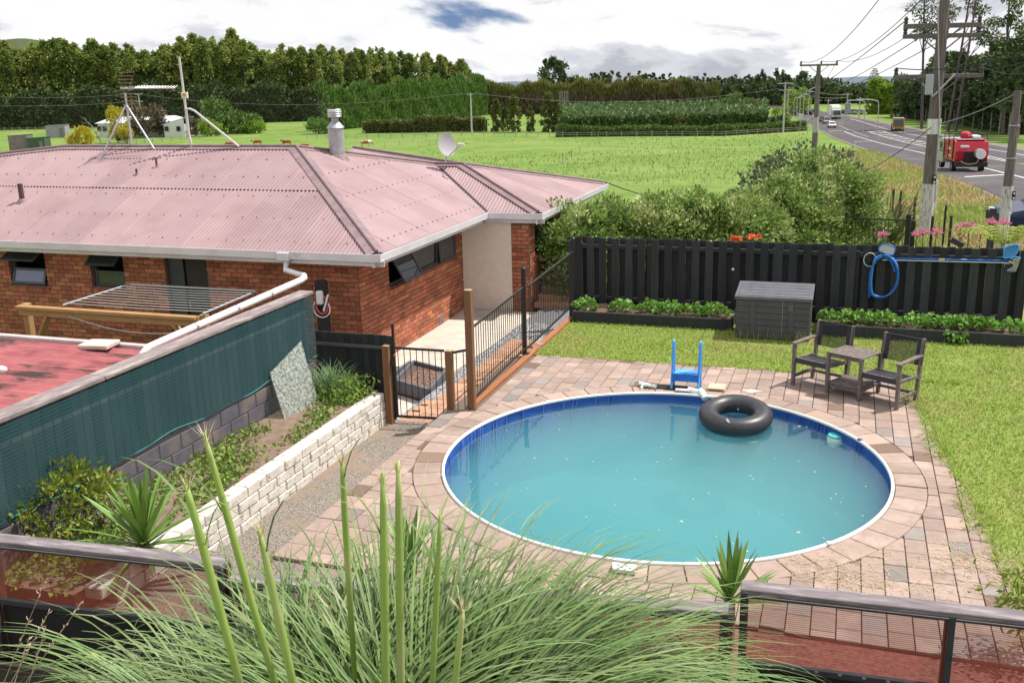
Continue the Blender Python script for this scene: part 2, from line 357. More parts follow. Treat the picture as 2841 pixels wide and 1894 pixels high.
def gutter(a, b, nx, ny, name='gutter'):
    a, b = np.array([*a, 0.]), np.array([*b, 0.]); n = np.array([nx, ny, 0.])
    prof = [(-.01, ZE - .135), (.125, ZE - .135), (.135, ZE - .02), (.135, ZE - .004), (.118, ZE - .004), (.112, ZE - .11), (-.01, ZE - .11)]
    P = [a + n*u + (0, 0, z) for u, z in prof]; Q = [b + n*u + (0, 0, z) for u, z in prof]; k = len(prof)
    mb = MB().add(P + Q, [[i, (i + 1) % k, k + (i + 1) % k, k + i] for i in range(k)] + [list(range(k))[::-1], list(range(k, 2*k))])
    mb.build(name, GUTTERW, house)
    f_ = MB(); lo_, hi2 = np.minimum(a, b), np.maximum(a, b); o = n*.02
    f_.box(lo_[0] - abs(n[0])*.02, hi2[0] - abs(n[0])*.002 if n[0] > 0 else hi2[0], lo_[1] + (.002 if n[1] < 0 else 0), hi2[1] + abs(n[1])*.02, ZE - .235, ZE - .138)
    f_.build('fascia', GUTTERW, house)
g_ = .135
gutter((BL[0], 15.03), (C_[0] + g_, 15.03), 0, -1); gutter((C_[0], C_[1] - g_ + .003), (I_[0], I_[1] - .137), 1, 0); gutter((I_[0] + .0, I_[1]), (O_[0] + g_, O_[1]), 0, -1); gutter((O_[0], O_[1] - g_ + .003), (F_[0], F_[1]), 1, 0)
sf = MB(); zs = ZE - .228
sf.add([(BL[0], 15.06, zs), (C_[0] - .03, 15.06, zs), (C_[0] - .03, I_[1], zs), (BL[0], I_[1], zs)], [[0, 1, 2, 3]]).add([(-10, I_[1] + .03, zs + .003), (O_[0] - .03, I_[1] + .03, zs + .003), (O_[0] - .03, 26.3, zs + .003), (-10, 26.3, zs + .003)], [[0, 1, 2, 3]]); sf.build('soffit', M('soffit_paint', (.50, .48, .48)), house)
# walls: mortar backing with openings, then bricks proud of it
AX, BY, ZT = -8.15, 15.5, zs - .01
def wallback(a, b, z0, z1, holes, axis, c, t=.18):
    mb = MB(); cuts = sorted({a, b, *[q for h in holes for q in h[:2]]})
    for p, q in zip(cuts, cuts[1:]):
        hz = [(h[2], h[3]) for h in holes if h[0] <= p + 1e-6 and h[1] >= q - 1e-6]
        segs = [(z0, z1)] if not hz else [(z0, hz[0][0]), (hz[0][1], z1)]
        for s0, s1 in segs:
            if s1 - s0 > .005:
                if axis == 'y': mb.box(c - t, c, p, q, s0, s1)
                else: mb.box(p, q, c, c + t, s0, s1)
    return mb
HS = [(16.68, 20.15, .78, 1.53)]
HF = [(-16.05, -15.12, .74, 1.53), (-14.02, -13.22, .78, 1.53), (-12.26, -11.32, HB, 1.5)]
HW = [(20.86, 22.6, .74, 1.53)]
wallback(BY, 20.5, HB, ZT, HS, 'y', AX).build('mortar_backing', MORTAR, house)
wallback(-26, AX - .19, HB, ZT, HF, 'x', BY).build('mortar_backing', MORTAR, house)
wallback(-6.96, -6.74, HB, ZT, [], 'x', 20.5).build('mortar_backing', MORTAR, house)
wallback(20.5, 23.0, HB, ZT, HW, 'y', -6.55).build('mortar_backing', MORTAR, house)
MB().box(-8.13, -6.962, 20.49, 20.65, HB, ZT).build('plaster_wall', PLASTER, house)
MB().box(-8.3, -6.6, 22.98, 23.15, HB, ZT).build('plaster_wall', PLASTER, house)
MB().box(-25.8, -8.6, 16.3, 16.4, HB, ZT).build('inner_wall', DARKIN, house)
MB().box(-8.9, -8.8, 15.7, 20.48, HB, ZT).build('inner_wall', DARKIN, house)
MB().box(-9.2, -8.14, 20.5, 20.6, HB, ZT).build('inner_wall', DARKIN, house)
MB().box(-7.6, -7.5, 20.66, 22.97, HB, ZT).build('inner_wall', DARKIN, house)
bw, bh, px, pz = .232, .075, .243, .0865
bmx = MB().cbox(-bw/2, bw/2, -.012, .012, -bh/2, bh/2, .004).mesh('brick'); bmx.materials.append(BRICK)
bmy = MB().cbox(-.012, .012, -bw/2, bw/2, -bh/2, bh/2, .004).mesh('brick'); bmy.materials.append(BRICK)
cand = []
def course(axis, a, b, c, holes, sgn):
    k = 0; z = HB + .11
    while z + bh/2 < ZT - .005:
        t = a - (px/2 if k % 2 else 0)
        while t < b - .03:
            t0, t1 = max(t, a), min(t + bw, b)
            for h in holes:
                if h[2] - .11 < z < h[3] + .04:
                    if t0 < h[0] < t1: t1 = h[0]
                    elif t0 < h[1] < t1: t0 = h[1]
                    elif h[0] <= t0 and t1 <= h[1]: t1 = t0
            if t1 - t0 > .045: cand.append((axis, (t0 + t1)/2, t1 - t0, c, z, sgn))
            t += px
        k += 1; z += pz
course('y', BY - .012, 20.49, AX + .008, HS, 1); course('x', -25, AX - .012, BY - .008, HF, -1)
course('x', -6.955, -6.56, 20.492, [], -1); course('y', 20.50, 23.0, -6.542, HW, 1)
def keyb(q):
    P = (q[3], q[1], q[4]) if q[0] == 'y' else (q[1], q[3], q[4])
    if q[0] == 'x' and (P[0] < -17.5 or (P[2] < .2 and P[0] < -8.8)): return 99
    if q[0] == 'y' and P[1] > 20.6: return 30
    if q[0] == 'y' and P[1] < 16 and P[2] < .0: return 40
    return math.dist((0, 0, EYE), P) + (0 if q[0] == 'y' else -.2)
cand.sort(key=keyb); far = MB()
for i, (ax_, t, w, c, z, sg) in enumerate(cand):
    if i < 300:
        o = mk('brick', bmy if ax_ == 'y' else bmx, None, house, loc=(c, t, z) if ax_ == 'y' else (t, c, z))
        if abs(w - bw) > .002: o.scale = (1, w/bw, 1) if ax_ == 'y' else (w/bw, 1, 1)
    elif ax_ == 'y': far.cbox(c - .012, c + .012, t - w/2, t + w/2, z - bh/2, z + bh/2, .004)
    else: far.cbox(t - w/2, t + w/2, c - .012, c + .012, z - bh/2, z + bh/2, .004)
far.build('brickwork', BRICK, house, kind='stuff')
def sillbricks(axis, a, b, c, z, sg, dirn):
    t = a; w = .076
    while t < b - .02:
        mb = MB(); w1 = min(t + w, b)
        if axis == 'y': pr = [(c - .12, z + .02), (c + .055, z - .045), (c + .035, z - .135), (c - .12, z - .10)]; mb.extr([(x, t, q) for x, q in pr], (0, w1 - t, 0))
        else: pr = [(c + .12, z + .02), (c - .055, z - .045), (c - .035, z - .135), (c + .12, z - .10)]; mb.extr([(t, y, q) for y, q in pr], (w1 - t, 0, 0))
        mb.build('sill_brick', BRICK, house); t += w + .009
sillbricks('y', 16.62, 20.2, AX, .78, 1, 0); sillbricks('x', -16.1, -15.07, BY, .74, -1, 0); sillbricks('x', -14.06, -13.18, BY, .78, -1, 0); sillbricks('y', 20.8, 22.66, -6.55, .74, 1, 0)
# plinth
MB().box(AX - .1, AX + .016, BY - .006, 20.47, HB - .3, HB + .07).build('plinth', M('plinth_paint', (.68, .64, .60)), house)
def frame(P, U, V, w, h, bar, dep, mat, parent, name='frame'):       # rectangular frame in plane (U,V) with corner P
    P, U, V = (np.array(q, float) for q in (P, U, V)); n = np.cross(U, V); mb = MB()
    for a, b in (((0, bar/2), (w, bar/2)), ((0, h - bar/2), (w, h - bar/2))): mb.beam(P + U*a[0] + V*a[1], P + U*b[0] + V*b[1], dep, bar, .003, up=V)
    for x in (bar/2, w - bar/2): mb.beam(P + U*x + V*(bar + .0), P + U*x + V*(h - bar), bar - .001, dep - .002, .003, up=n)
    return mb.build(name, mat, parent)
def pane(P, U, V, w, h, mat, parent, name='pane'):
    P, U, V = (np.array(q, float) for q in (P, U, V)); n = np.cross(U, V)*.004
    return MB().extr([P, P + U*w, P + U*w + V*h, P + V*h], n).build(name, mat, parent)
def sash(P, U, out, w, h, tilt, gm, parent):                           # top-hung sash, P = top corner
    P, U, out = (np.array(q, float) for q in (P, U, out)); V = np.array([0, 0, -1.])*math.cos(tilt) + out*math.sin(tilt)
    o = frame(P + V*0, U, V, w, h, .05, .03, ALU, parent, 'sash'); pane(P + U*.045 + V*.045, U, V, w - .09, h - .09, gm, o, 'pane'); return o
def window(P, U, out, w, h, bays, gm=GLASS, bar=.05):                    # P lower corner ; bays = [(fraction, sashes)]
    P, U, out = (np.array(q, float) for q in (P, U, out)); V = np.array([0, 0, 1.])
    wf = frame(P, U, V, w, h, bar, .07, ALU, house, 'window'); x = 0
    for fr_, ss in bays:
        bw_ = fr_*w
        if x > 0: MB().beam(P + U*x + V*bar, P + U*x + V*(h - bar), .05, .062, .003, up=np.cross(U, V)).build('mullion', ALU, wf)
        if ss is None: pane(P + U*(x + .03) + V*.04, U, V, bw_ - .06, h - .08, gm, wf)
        else:
            for (v0, v1, tl, gg) in ss: sash(P + U*(x + .03) + V*(h*v1 - .03) + out*.03, U, out, bw_ - .06, h*(v1 - v0) - .03, tl, gg, wf)
        x += bw_
    return wf
# awning windows: side wall, two bathroom windows in front, wing
window((AX - .06, 16.70, .79), (0, 1, 0), (1, 0, 0), 3.43, .74, [(.27, [(.0, 1, .52, GLASS)]), (.45, None), (.28, [(0, 1, .06, GLASS)])])
window((-16.03, BY + .10, .75), (1, 0, 0), (0, -1, 0), .89, .77, [(1, [(.45, 1, 1.05, GLASS), (0, .47, .35, GLASSB)])])
window((-14.0, BY + .10, .79), (1, 0, 0), (0, -1, 0), .76, .73, [(1, [(.45, 1, .9, GLASS), (0, .47, .02, GLASS)])])
window((-6.61, 20.89, .75), (0, 1, 0), (1, 0, 0), 1.68, .77, [(.5, None), (.5, [(0, 1, .6, GLASS)])])
MB().box(-12.24, -11.9, BY + .06, BY + .10, HB, 1.48).build('door_frame', ALU, house)
dr = MB().cbox(-11.88, -11.34, BY + .10, BY + .14, HB, 1.47, .004).build('door', M('door_screen', (.045, .035, .033)), house)
MB().tube([(-11.84, BY + .08, .45), (-11.84, BY + .08, .6)], .012).build('handle', STEEL, dr)
for y0 in (15.62, 19.0): # subfloor vents
    v_ = MB()
    for k in range(5): v_.box(AX + .012, AX + .03, y0 + k*.05, y0 + .035 + k*.05, HB + .085, HB + .25)
    v_.build('air_vent', M('vent_grey', (.2, .2, .2)), house)
# white downpipe slung from the gutter to the shed
dp = [(-9.28, 14.98, ZE - .10), (-9.28, 14.97, 1.50), (-9.26, 14.9, 1.42), (-9.0, 14.85, 1.37), (-8.83, 14.8, 1.36), (-8.76, 14.68, 1.345), (-8.74, 14.5, 1.33), (-9.1, 11.2, 1.08), (-9.13, 11.0, 1.06), (-9.16, 10.9, 1.0), (-9.16, 10.88, .78)]
d_ = MB().tube(dp[:6], .048, 12).tube(dp[5:], .056, 12); d_.build('downpipe', PVC, house, smooth=True)
MB().cbox(-9.40, -9.16, 14.86, 15.0, ZE - .17, ZE - .02, .01).build('rainhead', GUTTERW, house)
for t_ in (.25, .5, .78): 
    q = np.array(dp[6]) + (np.array(dp[7]) - np.array(dp[6]))*t_; MB().tube([q + (0, -.02, -.004), q + (0, .02, .0)], .064, 12).build('pipe_clip', STEEL, house)
# roof fittings
ch = np.array([-10.45, 19.25, 0]); zc = ZE + (C_[0] + 10.45)*.444
def ring(r): return r
fl = thing('flue_chimney', 'galvanised round chimney flue standing on the pink roof', 'chimney', (ch[0], ch[1], zc))
MB().lathe([(.17, zc - .1), (.165, zc + 0.024), (.165, zc + 0.569), (.172, zc + 0.573), (.172, zc + 0.593), (.19, zc + 0.594), (.075, zc + 0.735), (.075, zc + 0.830)], ch, 24).build('flue_pipe', STEEL, fl, smooth=False)
cw = fl; o_ = MB().lathe([(.14, zc + 0.814), (.145, zc + 0.814), (.145, zc + 0.948), (.14, zc + 0.948), (.09, zc + 0.964), (0, zc + 0.972)], ch, 20).build('cowl', STEEL, fl)
for k in range(4): MB().lathe([(.147, zc + 0.826 + k*.045), (.155, zc + 0.833 + k*.045), (.147, zc + 0.841 + k*.045)], ch, 20).build('louvre', ALUM, o_)
MB().lathe([(.20, zc - .16), (.27, zc - .1), (.2, zc + 0.016), (.17, zc + 0.032)], ch, 20).build('flashing', ROOFD, fl)
for (x, y, r, h, lb) in ((-16.3, 16.33, .055, .36, 'thick dark maroon vent pipe at the left of the pink roof'), (-14.16, 17.34, .022, .14, 'short dark stub pipe lower on the pink roof'), (-13.88, 17.65, .022, .2, 'short dark stub pipe just below the roof ridge')):
    z = front_z(y); vt = thing('vent_pipe', lb, 'vent pipe', (x, y, z), 'pipes through the roof')
    MB().tube([(x, y, z - .05), (x, y, z + h)], r, 12).build('pipe', M('maroon_pipe', (.13, .065, .07), (.09, .05, .055), sc=9), vt)
    MB().lathe([(r*2.4, z - r), (r*1.6, z + .02), (r*1.05, z + .05)], (x, y, 0), 14).build('flashing', ROOFD, vt)
# ------------------------------------------------------------------ land
def terrain():
    rs = np.concatenate([np.linspace(0, 30, 16), np.geomspace(32, 9000, 110)]); az = np.radians(np.linspace(-180, 180, 181))
    X = rs[:, None]*np.sin(az)[None]; Y = rs[:, None]*np.cos(az)[None]
    x, y = X*CS + Y*SN, -X*SN + Y*CS
    z = zt(x, y) + np.where(rs[:, None] > 45, 1, 0)*(.35*np.sin(X*.051 + 1.2)*np.sin(Y*.043) + .15*np.sin(X*.13)*np.cos(Y*.11))*np.clip((rs[:, None] - 45)/30, 0, 1)*np.clip((260 - rs[:, None])/60, 0, 1)*np.clip((25 - X)/15, 0, 1)
    nr, na = X.shape; i, j = np.meshgrid(np.arange(nr - 1), np.arange(na - 1), indexing='ij'); a = i*na + j
    return MB().add(np.stack([x, y, z], -1).reshape(-1, 3), np.stack([a, a + na, a + na + 1, a + 1], -1).reshape(-1, 4))
PADD = M('pasture', (.10, .175, .034), (.16, .24, .054), sc=.35, rough=.95, bump=.25, bsc=3.5, c3=(.205, .265, .075), sc3=.055, lo3=.45, hi3=.7, spec=.1)
terrain().build('ground', PADD, smooth=True, kind='structure')
# ------------------------------------------------------------------ yard surfaces
PX, PY, PR = -1.97, 11.31, 2.665
DX0, DX1, DY0, DY1 = -5.27, 1.95, 7.78, 15.56
def DXR(y): return 1.10 + (14.3 - y)*.112      # the paving runs slightly skew along the lawn
SAND = M('jointing_sand', (.14, .10, .075), (.18, .13, .10), sc=40, rough=.95)
PV = [M('paver_pink', (.325, .24, .203), (.28, .203, .172), sc=9, rough=.85, bump=.012, bsc=120, rnd=.15, c3=(.36, .275, .24), sc3=2.2),
      M('paver_grey', (.25, .215, .20), (.215, .185, .17), sc=9, rough=.85, bump=.012, bsc=120, rnd=.2),
      M('paver_pale', (.385, .285, .235), (.35, .25, .205), sc=9, rough=.85, bump=.012, bsc=120, rnd=.15),
      M('paver_brown', (.20, .135, .10), (.16, .105, .08), sc=30, rough=.88, bump=.012, bsc=120, rnd=.2)]
paving = None
def deckbase():
    mb = MB(); n = 120; V = []
    for k in range(n):
        a = 2*math.pi*k/n; c, s_ = math.cos(a), math.sin(a); ts = []
        if c > 1e-9: ts.append((DX1 - PX)/c)
        if c < -1e-9: ts.append((DX0 - PX)/c)
        if s_ > 1e-9: ts.append((DY1 - PY)/s_)
        if s_ < -1e-9: ts.append((DY0 - PY)/s_)
        t = min(ts); V += [(PX + c*(PR + .02), PY + s_*(PR + .02), -.022), (PX + c*t, PY + s_*t, -.03)]
    k = np.arange(n); j = (k + 1) % n
    return mb.add(V, np.stack([2*k, 2*k + 1, 2*j + 1, 2*j], -1))
paving = deckbase().build('paving', SAND, kind='structure')
# the corner by the gate is cut out of the rectangle by the sunken path
def clip(poly, n, d):                     # keep n.p >= d
    out = []
    for p, q in zip(poly, poly[1:] + poly[:1]):
        a, b = n[0]*p[0] + n[1]*p[1] - d, n[0]*q[0] + n[1]*q[1] - d
        if a >= 0: out.append(p)
        if (a >= 0) != (b >= 0): t = a/(a - b); out.append((p[0] + (q[0] - p[0])*t, p[1] + (q[1] - p[1])*t))
    return out
CO = PR + .37
pl = []
pw_, ph_ = .208, .312
col = 0; x = DX0
while x < DX1 - .02:
    y = DY0 - (.15 if col % 2 else 0) - .06*(col % 3)
    while y < DY1:
        w, h = pw_, ph_
        if R.random() < .12: h = ph_*.66
        q = [(x + .004, max(y, DY0) + .004), (min(x + w, DX1 + .1) - .004, max(y, DY0) + .004), (min(x + w, DX1 + .1) - .004, min(y + h, DY1) - .004), (x + .004, min(y + h, DY1) - .004)]
        y += h
        if q[2][1] - q[0][1] < .05: continue
        q = clip(q, (-1, -.112), -(1.10 + 14.3*.112) - R.uniform(0, .05))
        if len(q) < 3: continue
        cx_, cy_ = sum(p[0] for p in q)/len(q) - PX, sum(p[1] for p in q)/len(q) - PY; dd = math.hypot(cx_, cy_)
        if q[0][0] < -5.05 and q[0][1] > 12.5: continue
        if q[0][0] < -5.05 and max(p[1] for p in q) > 12.5: q = clip(q, (0, -1), -12.5)
        nx, ny = cx_/dd, cy_/dd
        if dd < CO + .3: q = clip(q, (nx, ny), CO + .006 + nx*PX + ny*PY)
        if len(q) < 3: continue
        ar = abs(sum(a[0]*b[1] - b[0]*a[1] for a, b in zip(q, q[1:] + q[:1])))/2
        if ar > .006: pl.append((q, math.hypot(q[0][0], q[0][1])))
    x += pw_; col += 1
def paver(q, z):
    n = len(q); cx_, cy_ = sum(p[0] for p in q)/n, sum(p[1] for p in q)/n
    ins = [(cx_ + (p[0] - cx_)*.965, cy_ + (p[1] - cy_)*.965) for p in q]
    v = [(a, b, -.04) for a, b in q] + [(a, b, z - .006) for a, b in q] + [(a, b, z) for a, b in ins]
    return MB().add(v, [[i, (i + 1) % n, n + (i + 1) % n, n + i] for i in range(n)] + [[n + i, n + (i + 1) % n, 2*n + (i + 1) % n, 2*n + i] for i in range(n)] + [list(range(2*n, 3*n))])
pl.sort(key=lambda t: (0 if t[0][0][1] > 8.0 else 1, t[1])); rest = [MB() for _ in PV]; cnt = 0
def pick(): r = R.random(); return 0 if r < .80 else 1 if r < .89 else 2 if r < .965 else 3
for q, _ in pl:
    k = pick(); m = paver(q, R.uniform(-.003, .003))
    if cnt < 255: m.build('paver', PV[k], paving); cnt += 1
    else:
        for a, F_a in zip([np.concatenate(m.v)], [m.F]): rest[k].add(a, tuple(F_a))
for k, m in enumerate(rest):
    if m.n: m.build('paver_infill', PV[k], paving, kind='stuff')
ang = 0; a0 = 0.
while a0 < 2*math.pi - .02:
    da_ = min(R.uniform(.105, .135), 2*math.pi - a0); ns = 4; P = []
    gap_ = .0018
    for k in range(ns + 1):
        a = a0 + gap_ + (da_ - 2*gap_)*k/ns; P.append((math.cos(a), math.sin(a)))
    q = [(PX + c*(PR + .035), PY + s_*(PR + .035)) for c, s_ in P] + [(PX + c*CO, PY + s_*CO) for c, s_ in P[::-1]]
    rr = R.random(); paver(q[::-1], R.uniform(-.002, .003)).build('coping_paver', PV[0] if rr < .90 else PV[2] if rr < .975 else PV[3], paving); a0 += da_
# ---- pool
pool = thing('swimming_pool', 'round sunken pool of cloudy turquoise water with a white rim', 'swimming pool', (PX, PY, -1.2))
LINER = M('blue_liner', (.022, .07, .34), (.035, .10, .42), sc=1.5, rough=.35, stretch=(1, 1, .3))
LINFL = M('pale_liner_floor', (.16, .46, .42), (.13, .40, .40), sc=1.2, rough=.6)
mb = MB(); n = 160; an = np.arange(n)*2*math.pi/n; rr = PR + .012*np.sin(an*31) *0 + np.array([R.uniform(-.008, .008) for _ in an])
V = np.concatenate([np.stack([PX + rr*np.cos(an), PY + rr*np.sin(an), np.full(n, .01)], -1), np.stack([PX + (rr - .01)*np.cos(an), PY + (rr - .01)*np.sin(an), np.full(n, -1.2)], -1)])
k = np.arange(n); j = (k + 1) % n; mb.add(V, np.stack([k, n + k, n + j, j], -1)); mb.build('liner_wall', LINER, pool, smooth=True)
MB().lathe([(0, -1.2), (PR - .1, -1.2), (PR, -1.1)], (PX, PY, 0), 96).build('liner_floor', LINFL, pool)
MB().lathe([(PR - .01, -.01), (PR - .014, .012), (PR - .002, .024), (PR + .018, .022), (PR + .026, .01), (PR + .024, -.02)], (PX, PY, 0), 160).build('rim', M('white_rim', (.80, .80, .79), (.70, .70, .68), sc=4, rough=.4), pool, smooth=True)
for aa in (-.72, .52, 1.2, 2.4, 3.6): MB().tube([(PX + (PR + .01)*math.cos(aa - .012), PY + (PR + .01)*math.sin(aa - .012), .022), (PX + (PR + .01)*math.cos(aa + .012), PY + (PR + .01)*math.sin(aa + .012), .012)], .022, 8).build('rim_joiner', LINER if aa == .52 else WHITE, pool)
fo = MB()
for _ in range(46):                       # folds in the liner
    a = R.uniform(.4, 3.6); w = R.uniform(.006, .02); l_ = R.uniform(.2, .7)
    fo.tube([(PX + (PR - .012)*math.cos(a), PY + (PR - .012)*math.sin(a), -.02), (PX + (PR - .016)*math.cos(a + w), PY + (PR - .016)*math.sin(a + w), -l_*.5), (PX + (PR - .012)*math.cos(a + w*2.5), PY + (PR - .012)*math.sin(a + w*2.5), -l_)], [.004, .012, .003], 5)
fo.build('liner_creases', LINER, pool, smooth=True, kind='stuff')
WZ = -.075
def water_mat():
    m = bpy.data.materials.new('murky_water'); m.use_nodes = True; t = m.node_tree; n = t.nodes; L = t.links.new
    n.remove(n['Principled BSDF']); tr = n.new('ShaderNodeBsdfTransparent'); gl = n.new('ShaderNodeBsdfGlossy'); gl.inputs['Roughness'].default_value = .03
    g = n.new('ShaderNodeNewGeometry'); ns = n.new('ShaderNodeTexNoise'); ns.inputs['Scale'].default_value = 3.; ns.inputs['Detail'].default_value = 3; L(g.outputs['Position'], ns.inputs['Vector'])
    bp = n.new('ShaderNodeBump'); bp.inputs['Strength'].default_value = .15; bp.inputs['Distance'].default_value = .02; L(ns.outputs[0], bp.inputs['Height']); L(bp.outputs[0], gl.inputs['Normal'])
    fr = n.new('ShaderNodeFresnel'); fr.inputs[0].default_value = 1.33; L(bp.outputs[0], fr.inputs['Normal'])
    bf = n.new('ShaderNodeMath'); bf.operation = 'SUBTRACT'; bf.inputs[0].default_value = 1.; L(g.outputs['Backfacing'], bf.inputs[1]); ml = n.new('ShaderNodeMath'); ml.operation = 'MULTIPLY'; L(bf.outputs[0], ml.inputs[0]); L(fr.outputs[0], ml.inputs[1])
    m2 = n.new('ShaderNodeMixShader'); L(ml.outputs[0], m2.inputs[0]); L(tr.outputs[0], m2.inputs[1]); L(gl.outputs[0], m2.inputs[2]); L(m2.outputs[0], n['Material Output'].inputs[0])
    v = n.new('ShaderNodeVolumePrincipled'); v.inputs['Color'].default_value = (.265, .71, .75, 1); v.inputs['Density'].default_value = .85; v.inputs['Anisotropy'].default_value = .2; L(v.outputs[0], n['Material Output'].inputs['Volume']); return m
MB().lathe([(.001, -1.19), (PR - .03, -1.19), (PR - .022, WZ), (.001, WZ)], (PX, PY, 0), 120).build('pool_water', water_mat(), kind='structure')
fl_ = MB()
for _ in range(90):
    a, r_ = R.uniform(0, 6.28), PR*.97*math.sqrt(R.random()); s_ = R.uniform(.004, .012)*(2 if R.random() < .08 else 1); b_ = R.uniform(0, 3.1)
    c = np.array([PX + r_*math.cos(a), PY + r_*math.sin(a), WZ + .003]); u = np.array([math.cos(b_), math.sin(b_), 0])*s_*1.8; v = np.array([-math.sin(b_), math.cos(b_), 0])*s_*.7
    fl_.add([c - u, c + v, c + u, c - v], [[0, 1, 2, 3]])
fl_.build('floating_specks', M('pale_petals', (.62, .58, .48), (.35, .30, .2), sc=3), kind='stuff')
# ---- sunken path, slabs, beds
AGG = M('exposed_aggregate', (.30, .255, .215), (.10, .085, .075), sc=55, rough=.9, bump=.03, bsc=70, c3=(.25, .18, .14), sc3=1.6, lo=.42, hi=.58)
MB().prism([(-6.2, 7.0), (-5.28, 7.0), (-5.28, 12.5), (-6.2, 12.5)], -1.2, -.25).build('aggregate_path', AGG, kind='structure')
MB().box(-5.275, -5.255, 6.6, 12.49, -.3, -.045).build('deck_edge', CONC, paving)
MB().prism([(-8.14, 12.4), (-6.32, 12.4), (-6.0, 26), (-8.14, 26)], -1.4, -.60).build('concrete_path', CONC, kind='structure')
ramp_ = MB().add([(-8.13, 15.0, -.596), (-6.5, 15.0, -.47), (-6.3, 20.45, -.47), (-8.13, 20.45, -.50), (-8.13, 15.0, -1), (-6.5, 15.0, -1), (-6.3, 20.45, -1), (-8.13, 20.45, -1)], BOXF[[1]]*0 + np.array([[0, 1, 2, 3]])).add([(-6.5, 15.0, -.47), (-6.5, 15.0, -1), (-6.3, 20.45, -1), (-6.3, 20.45, -.47)], [[0, 1, 2, 3]]).add([(-8.13, 15., -.596), (-8.13, 15., -1), (-6.5, 15., -1), (-6.5, 15., -.47)], [[0, 1, 2, 3]])
ramp_.build('concrete_ramp', CONC, kind='structure')
GRAVB = M('gravel_base', (.25, .25, .26), (.09, .09, .1), sc=60, rough=.95, bump=.05, bsc=60)
MB().box(-6.31, -5.02, 12.35, 21.5, -1.3, -.40).build('gravel_path', GRAVB, kind='structure')
def pebbles(name, area, n, s0, s1, mat, z=None, parent=None):
    x0, x1, y0, y1 = area; mb = MB(); o = np.array([(1, 0, 0), (0, 1, 0), (-1, 0, 0), (0, -1, 0), (0, 0, 1)], float); f = np.array([[0, 1, 4], [1, 2, 4], [2, 3, 4], [3, 0, 4]])
    P = np.stack([NR.uniform(x0, x1, n), NR.uniform(y0, y1, n), np.full(n, z)], -1); S = NR.uniform(s0, s1, n)
    V = np.empty((n, 5, 3)); a = NR.uniform(0, 6.28, n)
    for k in range(5): V[:, k, 0] = P[:, 0] + S*(o[k, 0]*np.cos(a) - o[k, 1]*np.sin(a)); V[:, k, 1] = P[:, 1] + S*(o[k, 0]*np.sin(a) + o[k, 1]*np.cos(a)); V[:, k, 2] = P[:, 2] + S*.75*o[k, 2]
    mb.add(V.reshape(-1, 3), (np.arange(n)[:, None, None]*5 + f).reshape(-1, 3)); return mb.build(name, mat, parent, kind='stuff')
PEB = M('river_pebbles', (.34, .34, .35), rough=.8, rnd=.75)
pebbles('white_gravel', (-6.3, -5.05, 12.36, 19.2), 9000, .012, .026, PEB, -.40)
# row of perforated brick pavers along the fence
WBRK = M('paving_brick', (.44, .26, .17), (.37, .205, .13), sc=12, rough=.85, rnd=.2)
bp_ = thing('brick_walkway', 'narrow walkway of orange paving bricks laid in pebbles', 'walkway', (-5.7, 15, -.4))
pbm = MB().cbox(-.11, .11, -.11, .11, -.03, .03, .006).mesh('paving_brick'); pbm.materials.append(WBRK)
for i in range(22):
    for jx in range(3):
        if R.random() < .05: continue
        mk('paving_brick', pbm, None, bp_, loc=(-5.93 + jx*.228, 12.8 + i*.228 + .012*R.random(), -.378 + R.uniform(-.004, .004)))
for i in range(4): mk('paving_brick', pbm, None, bp_, loc=(-6.1 + .01*i, 12.75 + i*.3, -.375))
# mulch bed
mb_ = thing('mulch_bed', 'low grey framed bed of brown bark beside the house path', 'garden bed', (-6.8, 15, -.55))
TIMG = M('grey_timber', (.145, .145, .17), (.10, .10, .12), sc=3, rough=.85, stretch=(1, 8, 8))
for a, b in (((-7.12, 14.62), (-6.34, 14.25)), ((-6.34, 14.25), (-6.5, 15.4)), ((-6.5, 15.4), (-7.28, 15.75)), ((-7.28, 15.75), (-7.12, 14.62))): MB().beam((*a, -.44), (*b, -.44), .05, .22).build('board', TIMG, mb_)
BARK = M('bark_mulch', (.17, .10, .075), (.07, .04, .03), sc=40, rough=.95, bump=.06, bsc=50)
MB().prism([(-7.12, 14.62), (-6.34, 14.25), (-6.5, 15.4), (-7.28, 15.75)], -.8, -.40).build('bark', BARK, mb_)
pebbles('bark_chips', (-7.05, -6.5, 14.5, 15.4), 900, .012, .03, M('bark_chip', (.21, .13, .10), rnd=.6), -.40, mb_)
MB().box(-8.1, -7.35, 14.3, 15.6, -.75, -.42).build('bark', BARK, mb_); MB().beam((-7.33, 13.6, -.44), (-7.33, 15.7, -.44), .05, .22).build('board', TIMG, mb_)
# steps by the wing
for i in range(5): tag(MB().cbox(-6.5, -5.3, 20.6 + i*.28, 20.88 + i*.28, -.42 + .0, -.30 + i*.13, .008).build('step', WBRK), 'brick step beside the corner of the black pool fence, %s of five' % ('lowest', 'second', 'middle', 'fourth', 'top')[i], 'step', 'steps by the wing')
# timber edging under the pool fence
EDG = M('orange_timber', (.36, .145, .06), (.28, .105, .042), sc=2.5, rough=.8, stretch=(8, 1, 8), bump=.01)
ed = thing('edging_board', 'orange brown timber edging under the black pool fence', 'edging', (-4.99, 15, 0)); MB().cbox(-5.04, -4.93, 12.66, 18.2, -.5, .025, .006).build('board', EDG, ed); MB().cbox(-5.06, -4.92, 16.05, 16.15, .026, .034, .002).build('joint_plate', STEEL, ed)
